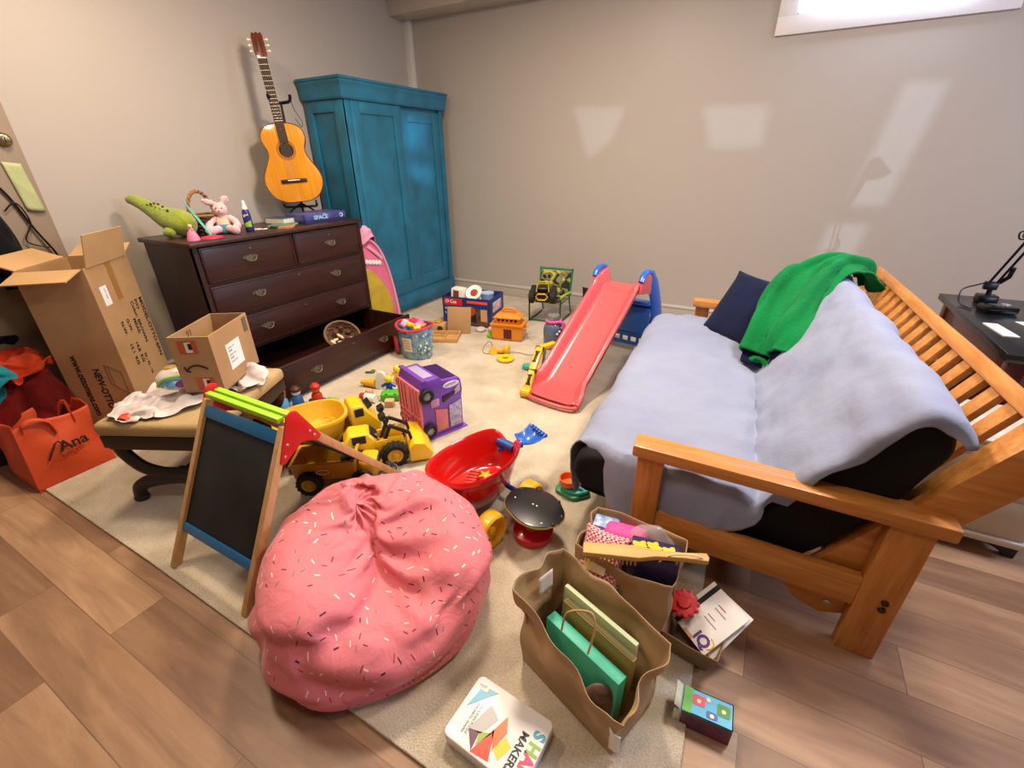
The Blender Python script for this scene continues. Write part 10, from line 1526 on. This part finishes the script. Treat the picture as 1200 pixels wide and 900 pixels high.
WBR = mat('#d6a661', .5, vary=.1, vscale=10)
q = thing('wooden_brush', 'pale wooden brush with a hanging cord lying across the packed paper bag', 'brush', inbag(p2c, p2a, 0, 0, 0)); q.location = (0, 0, 0)
ba, bb2 = Vector((-.315, 1.030, .375)), Vector((.04, 1.145, .40))
m = MB(); dd = (bb2-ba).normalized(); side_ = Vector((0, 0, 1)).cross(dd).normalized()
ol = [(0, -.022), (.17, -.026), (.22, -.014), (.30, -.011), (.372, -.016), (.378, 0), (.372, .016), (.30, .011), (.22, .014), (.17, .026), (0, .022)]
m.prism(ol, .018, frame_m(ba, dd, side_), bev=.003); obj('handle', m, WBR, q)
m = MB()
for i in range(13):
    for j in (-1, 0, 1): m.cyl(ba+dd*(.012+.0125*i)+side_*(.013*j)+Vector((0, 0, .002)), ba+dd*(.012+.0125*i)+side_*(.014*j)+Vector((0, 0, -.028)), .0045, .003, seg=6)
obj('bristles', m, mat('#c69a5c', .8), q)
m = MB(); e_ = ba+dd*.362+Vector((0, 0, .018)); m.tube([e_, e_+Vector((.004, -.004, -.004)), e_+Vector((-.03, -.02, .01)), e_+Vector((-.09, -.04, .0)), e_+Vector((-.12, -.05, -.035))], .0025, 6, smooth=5); m.ell(e_+Vector((.006, 0, -.006)), .006, seg=10); obj('cord', m, mat('#e3d4b8', .7), q)
def gingham():
    m = bpy.data.materials.new('red_gingham'); m.use_nodes = True; nt = m.node_tree; b = nt.nodes['Principled BSDF']; b.inputs['Roughness'].default_value = .7; L = nt.links.new
    tc = nt.nodes.new('ShaderNodeTexCoord'); c = nt.nodes.new('ShaderNodeTexChecker'); c.inputs['Scale'].default_value = 130; c.inputs['Color1'].default_value = hexc('#b5304a'); c.inputs['Color2'].default_value = hexc('#e6c9c8')
    L(tc.outputs['Object'], c.inputs['Vector']); L(c.outputs['Color'], b.inputs['Base Color']); return m
q = thing('gingham_pouch', 'red checked pouch with a yellow card at the near end of the packed paper bag', 'pouch', inbag(p2c, p2a, -.075, -.065, .175), -.05)
m = pillow_mesh(.16, .20, .06, 6); o = obj('pouch_body', m, gingham(), q, angle=80); o.location = (0, 0, .10); o.rotation_euler = (math.radians(50), 0, 0)
m = MB(); m.box((0, 0, 0), (.075, .055, .002)); o = obj('yellow_card', m, mat('#e6c23a', .4, vary=.6, vscale=40, h2='#d9d2c0'), q); o.location = (-.005, -.040, .115); o.rotation_euler = (math.radians(48), 0, 0)
q = thing('flower_tin', 'dark blue gift box printed with big yellow flowers in the packed paper bag', 'box', inbag(p2c, p2a, .085, -.028, .225), math.radians(8))
m = MB(); m.box((0, 0, .075), (.15, .085, .15), bev=.005); tb_ = obj('box_body', m, mat('#2a2050', .4), q)
for x, y, cc, r_ in ((-.045, -.005, '#e9c21e', .026), (-.005, .008, '#e9c21e', .022), (.045, .0, '#d8c83a', .024), (.02, -.022, '#1f2f8f', .018), (.062, -.02, '#b8d04a', .014), (-.02, -.028, '#e9c21e', .014)):
    m = MB(); m.prism([(x+r_*(1+.22*math.cos(5*a))*math.cos(a), y+r_*(1+.22*math.cos(5*a))*math.sin(a)) for a in [2*PI*i/30 for i in range(30)]], .0012, Matrix.Translation((0, 0, .150))); obj('flower_print', m, mat(cc, .45), tb_)
m = MB(); m.lathe([(0, 0), (.03, 0), (.03, .003), (0, .003)], 24, (-.01, -.104, .20), Matrix.Rotation(PI/2, 4, 'X')); obj('round_logo', m, mat('#4f7d58', .6), p2)
m = MB(); m.box((.055, -.1065, .135), (.06, .002, .012)); obj('printed_word', m, mat('#4a3a2a', .6), p2)

# small paper bag lying open with booklets and a red gear
sg = thing('small_paper_bag', 'small brown paper bag lying open with white booklets in it, right of the packed bag', 'bag', (.055, 1.135, .0), math.radians(-8))
def sbag(u, v):
    per = u*4; k = int(per) % 4; s = per-int(per); L2_, W2_ = .15, .15
    cs = [(-L2_/2, -W2_/2), (L2_/2, -W2_/2), (L2_/2, W2_/2), (-L2_/2, W2_/2)]; a, b = cs[k], cs[(k+1) % 4]; x = a[0]+(b[0]-a[0])*s; y = a[1]+(b[1]-a[1])*s
    h = .125*(1-.25*(y > 0)); z = .014+h*v; w_ = .008*nz((x*9, y*9, z*9), 1, 3)*v
    return (x*(.80+.35*v)+w_, y*(.72+.35*v)+w_ - .015*v, z)
m = MB(); m.grid(sbag, 64, 12, cu=True); m.box((0, 0, .016), (.12, .11, .003)); obj('bag_body', m, mat('#8d6f48', .8, bump=.25, bscale=22, vary=.15, vscale=6), sg, angle=50, solid=.0025, off=0)
def booklet(nm, label, c, rot, size, marks):
    t = thing(nm, label, 'booklet', c, rot=rot); m = MB(); m.box((0, 0, 0), size, bev=.001); p_ = obj('pages', m, mat('#efece6', .5), t); return t, p_
t, p_ = booklet('booklet', 'white booklet with a purple and yellow logo leaning out of the small paper bag', (.085, 1.165, .150), (math.radians(28), math.radians(4), math.radians(-38)), (.15, .185, .006), None)
m = MB(); m.box((-.052, 0, .0036), (.016, .185, .0012)); obj('black_stripe', m, INK, p_)
lettering('iQ', .05, (.012, -.082, .0034), (1, 0, 0), (0, 1, 0), mat('#5a2a7a', .5), p_, bold=.002)
m = MB(); m.tube([(.055+.018*math.cos(a), -.058+.018*math.sin(a), .0036) for a in [-.9+2.6*i/14 for i in range(15)]], .0022, 6); obj('yellow_ring', m, mat('#e3b51f', .5), p_)
m = MB(); m.box((.0, -.086, .0035), (.035, .010, .001)); obj('tan_print', m, mat('#c79a5a', .5), p_)
for k, (y, ln) in enumerate(((.05, .03), (.035, .045), (.005, .03), (-.01, .05))): m = MB(); m.box((-.01+ln/2, y, .0034), (ln, .003, .0008)); obj('text_line', m, mat('#8d8794' if k else '#b0506a', .6), p_)
t, p_ = booklet('booklet', 'plain white booklet under the one with the logo in the small paper bag', (.10, 1.172, .137), (math.radians(28), math.radians(4), math.radians(-32)), (.15, .185, .005), None)
q = thing('red_gear', 'bright red toy gear disc resting on the booklets in the small paper bag', 'toy', (.006, 1.160, .168), rot=(math.radians(22), math.radians(-8), 0)); m = MB()
gp = []
for i in range(60):
    a = 2*PI*i/60; k = i % 5; gp.append(((.047 if k in (1, 2, 3) else .039)*math.cos(a), (.047 if k in (1, 2, 3) else .039)*math.sin(a)))
m.prism(gp, .02, bev=.003); m.lathe([(0, .02), (.022, .02), (.02, .028), (0, .03)], 24); obj('gear', m, mat('#c4141c', .45, bump=.4, bscale=50), q)
# little colourful box
kb = thing('colourful_toy_box', 'small open box printed in blue, red and green on the wood floor', 'box', (.125, .925, 0), math.radians(3))
m = MB(); Lk, Wk, Hk = .135, .075, .072; t_ = .0025
m.span((-Lk/2, -Wk/2, 0), (Lk/2, Wk/2, t_)); m.span((-Lk/2, -Wk/2, 0), (Lk/2, -Wk/2+t_, Hk)); m.span((-Lk/2, Wk/2-t_, 0), (Lk/2, Wk/2, Hk)); m.span((-Lk/2, -Wk/2, Hk-t_), (Lk/2, Wk/2, Hk)); m.span((Lk/2-t_, -Wk/2, 0), (Lk/2, Wk/2, Hk))
kbb = obj('box_body', m, mat('#58b4dc', .4), kb)
m = MB(); m.grid(lambda u, v: (-Lk/2-.022*v, -Wk/2+Wk*u, Hk-.004+.016*v), 3, 4); obj('flap', m, mat('#d9ddc8', .5), kb, solid=.002)
m = MB(); m.grid(lambda u, v: (-Lk/2-.02*v, -Wk/2-.004*v, .004+(Hk-.008)*u), 3, 4); obj('flap', m, mat('#c9cdb8', .5), kb, solid=.002)
m = MB(); m.box((-.055, 0, Hk+.0003), (.024, Wk, .0012)); obj('green_band', m, mat('#5fae3c', .4), kbb)
for x, y, sx, sy, c_ in ((-.025, .008, .034, .030, '#d64a5c'), (.012, -.02, .03, .02, '#3d5ea8'), (.042, .006, .034, .034, '#3f8f3a'), (.0, .022, .012, .010, '#e9eef2')):
    m = MB(); m.prism([(x+p[0], y+p[1]) for p in rrect(sx, sy, .006)], .0015, Matrix.Translation((0, 0, Hk-.0002))); q = obj('shape_print', m, mat(c_, .4), kbb)
    m = MB(); m.cyl((x, y-.002, Hk+.0012), (x, y-.002, Hk+.002), .006, seg=16); obj('dot_print', m, mat('#f0dca8', .4), q)
m = MB(); m.box((0, -Wk/2-.0006, .034), (Lk-.002, .0015, .066)); obj('dark_side', m, mat('#2a2f50', .4, vary=.8, vscale=26, h2='#7a3050'), kbb)

# ------------------------------------------------------------------ shape tin in the foreground
tn = thing('shape_puzzle_tin', 'white rounded puzzle tin with coloured triangles at the bottom of the picture', 'tin', (-.385, .595, Z), math.radians(-4))
TX, TY, TZ = .255, .185, .055
m = MB(); m.prism(rrect(TX, TY, .018, 6), TZ*.78, bev=.003); obj('tin_base', m, mat('#d6d4d2', .3, metal=.2), tn)
m = MB(); m.prism(rrect(TX+.004, TY+.004, .019, 6), TZ*.62, Matrix.Translation((0, 0, TZ*.38)), bev=.004, seg=3); ld = obj('tin_lid', m, mat('#efeded', .25, coat=.3), tn)
zt = TZ+.0004
def tprint(pts, col, nm='shape_print'):
    m = MB(); m.prism(pts, .0007, Matrix.Translation((0, 0, zt-.0002))); return obj(nm, m, mat(col, .35), ld)
# crop coordinates of the lid artwork mapped to the lid: (u along x, v away from the far edge)
def uv_(u, v): return (-TX/2+u*TX, TY/2-v*TY)
def tp4(*P): return [uv_(*p) for p in P][::-1]
tprint(tp4((.10, .12), (.30, .10), (.06, .52)), '#5fb4cf')
m = MB(); m.prism([(-.098+p[0], .067+p[1]) for p in rrect(.034, .020, .006)], .0012, Matrix.Translation((0, 0, zt))); q = obj('logo_patch', m, WHITE, ld); lettering('mpb', .013, (-.112, .0635, zt+.0013), (1, .15, 0), (-.15, 1, 0), mat('#c9546a', .5), q)
tprint(tp4((.30, .28), (.46, .42), (.36, .72), (.22, .74)), '#b7b5b2'); tprint(tp4((.22, .75), (.34, .72), (.34, .98)), '#6d2a4f') if False else None
tprint(tp4((.22, .75), (.345, .70), (.365, .97)), '#6a2a4c'); tprint(tp4((.345, .70), (.47, .62), (.38, .88)), '#8cb53a')
tprint(tp4((.53, .30), (.61, .50), (.56, .80), (.46, .60)), '#f06a28'); tprint(tp4((.47, .55), (.58, .95), (.36, 1.0 if False else .985)), '#e8401f'); tprint(tp4((.62, .55), (.72, .62), (.66, .86), (.56, .78)), '#d8c81f')
DKT = mat('#23252c', .5)
lettering('MAKERS', .030, (uv_(.745, .10)[0], uv_(0, .33)[1], zt), (0, -1, 0), (1, 0, 0), DKT, ld, bold=.0008)
sh_c = ['#2f9ab5', '#8cb53a', '#d63a6a', '#e04a5a', '#e0a51c']
for i, chx in enumerate('SHAPE'):
    lettering(chx, .046, (uv_(.865, 0)[0], uv_(0, .22)[1]-.031*i, zt), (0, -1, 0), (1, 0, 0), mat(sh_c[i], .4), ld, bold=.0022)
for k, s in enumerate(('WOODEN PUZZLE', 'MAGNETIC SHAPES')): lettering(s, .010, (uv_(.205-.045*k, 0)[0], uv_(0, .38)[1], zt), (0, -1, 0), (1, 0, 0), mat('#5d6068', .5), ld)
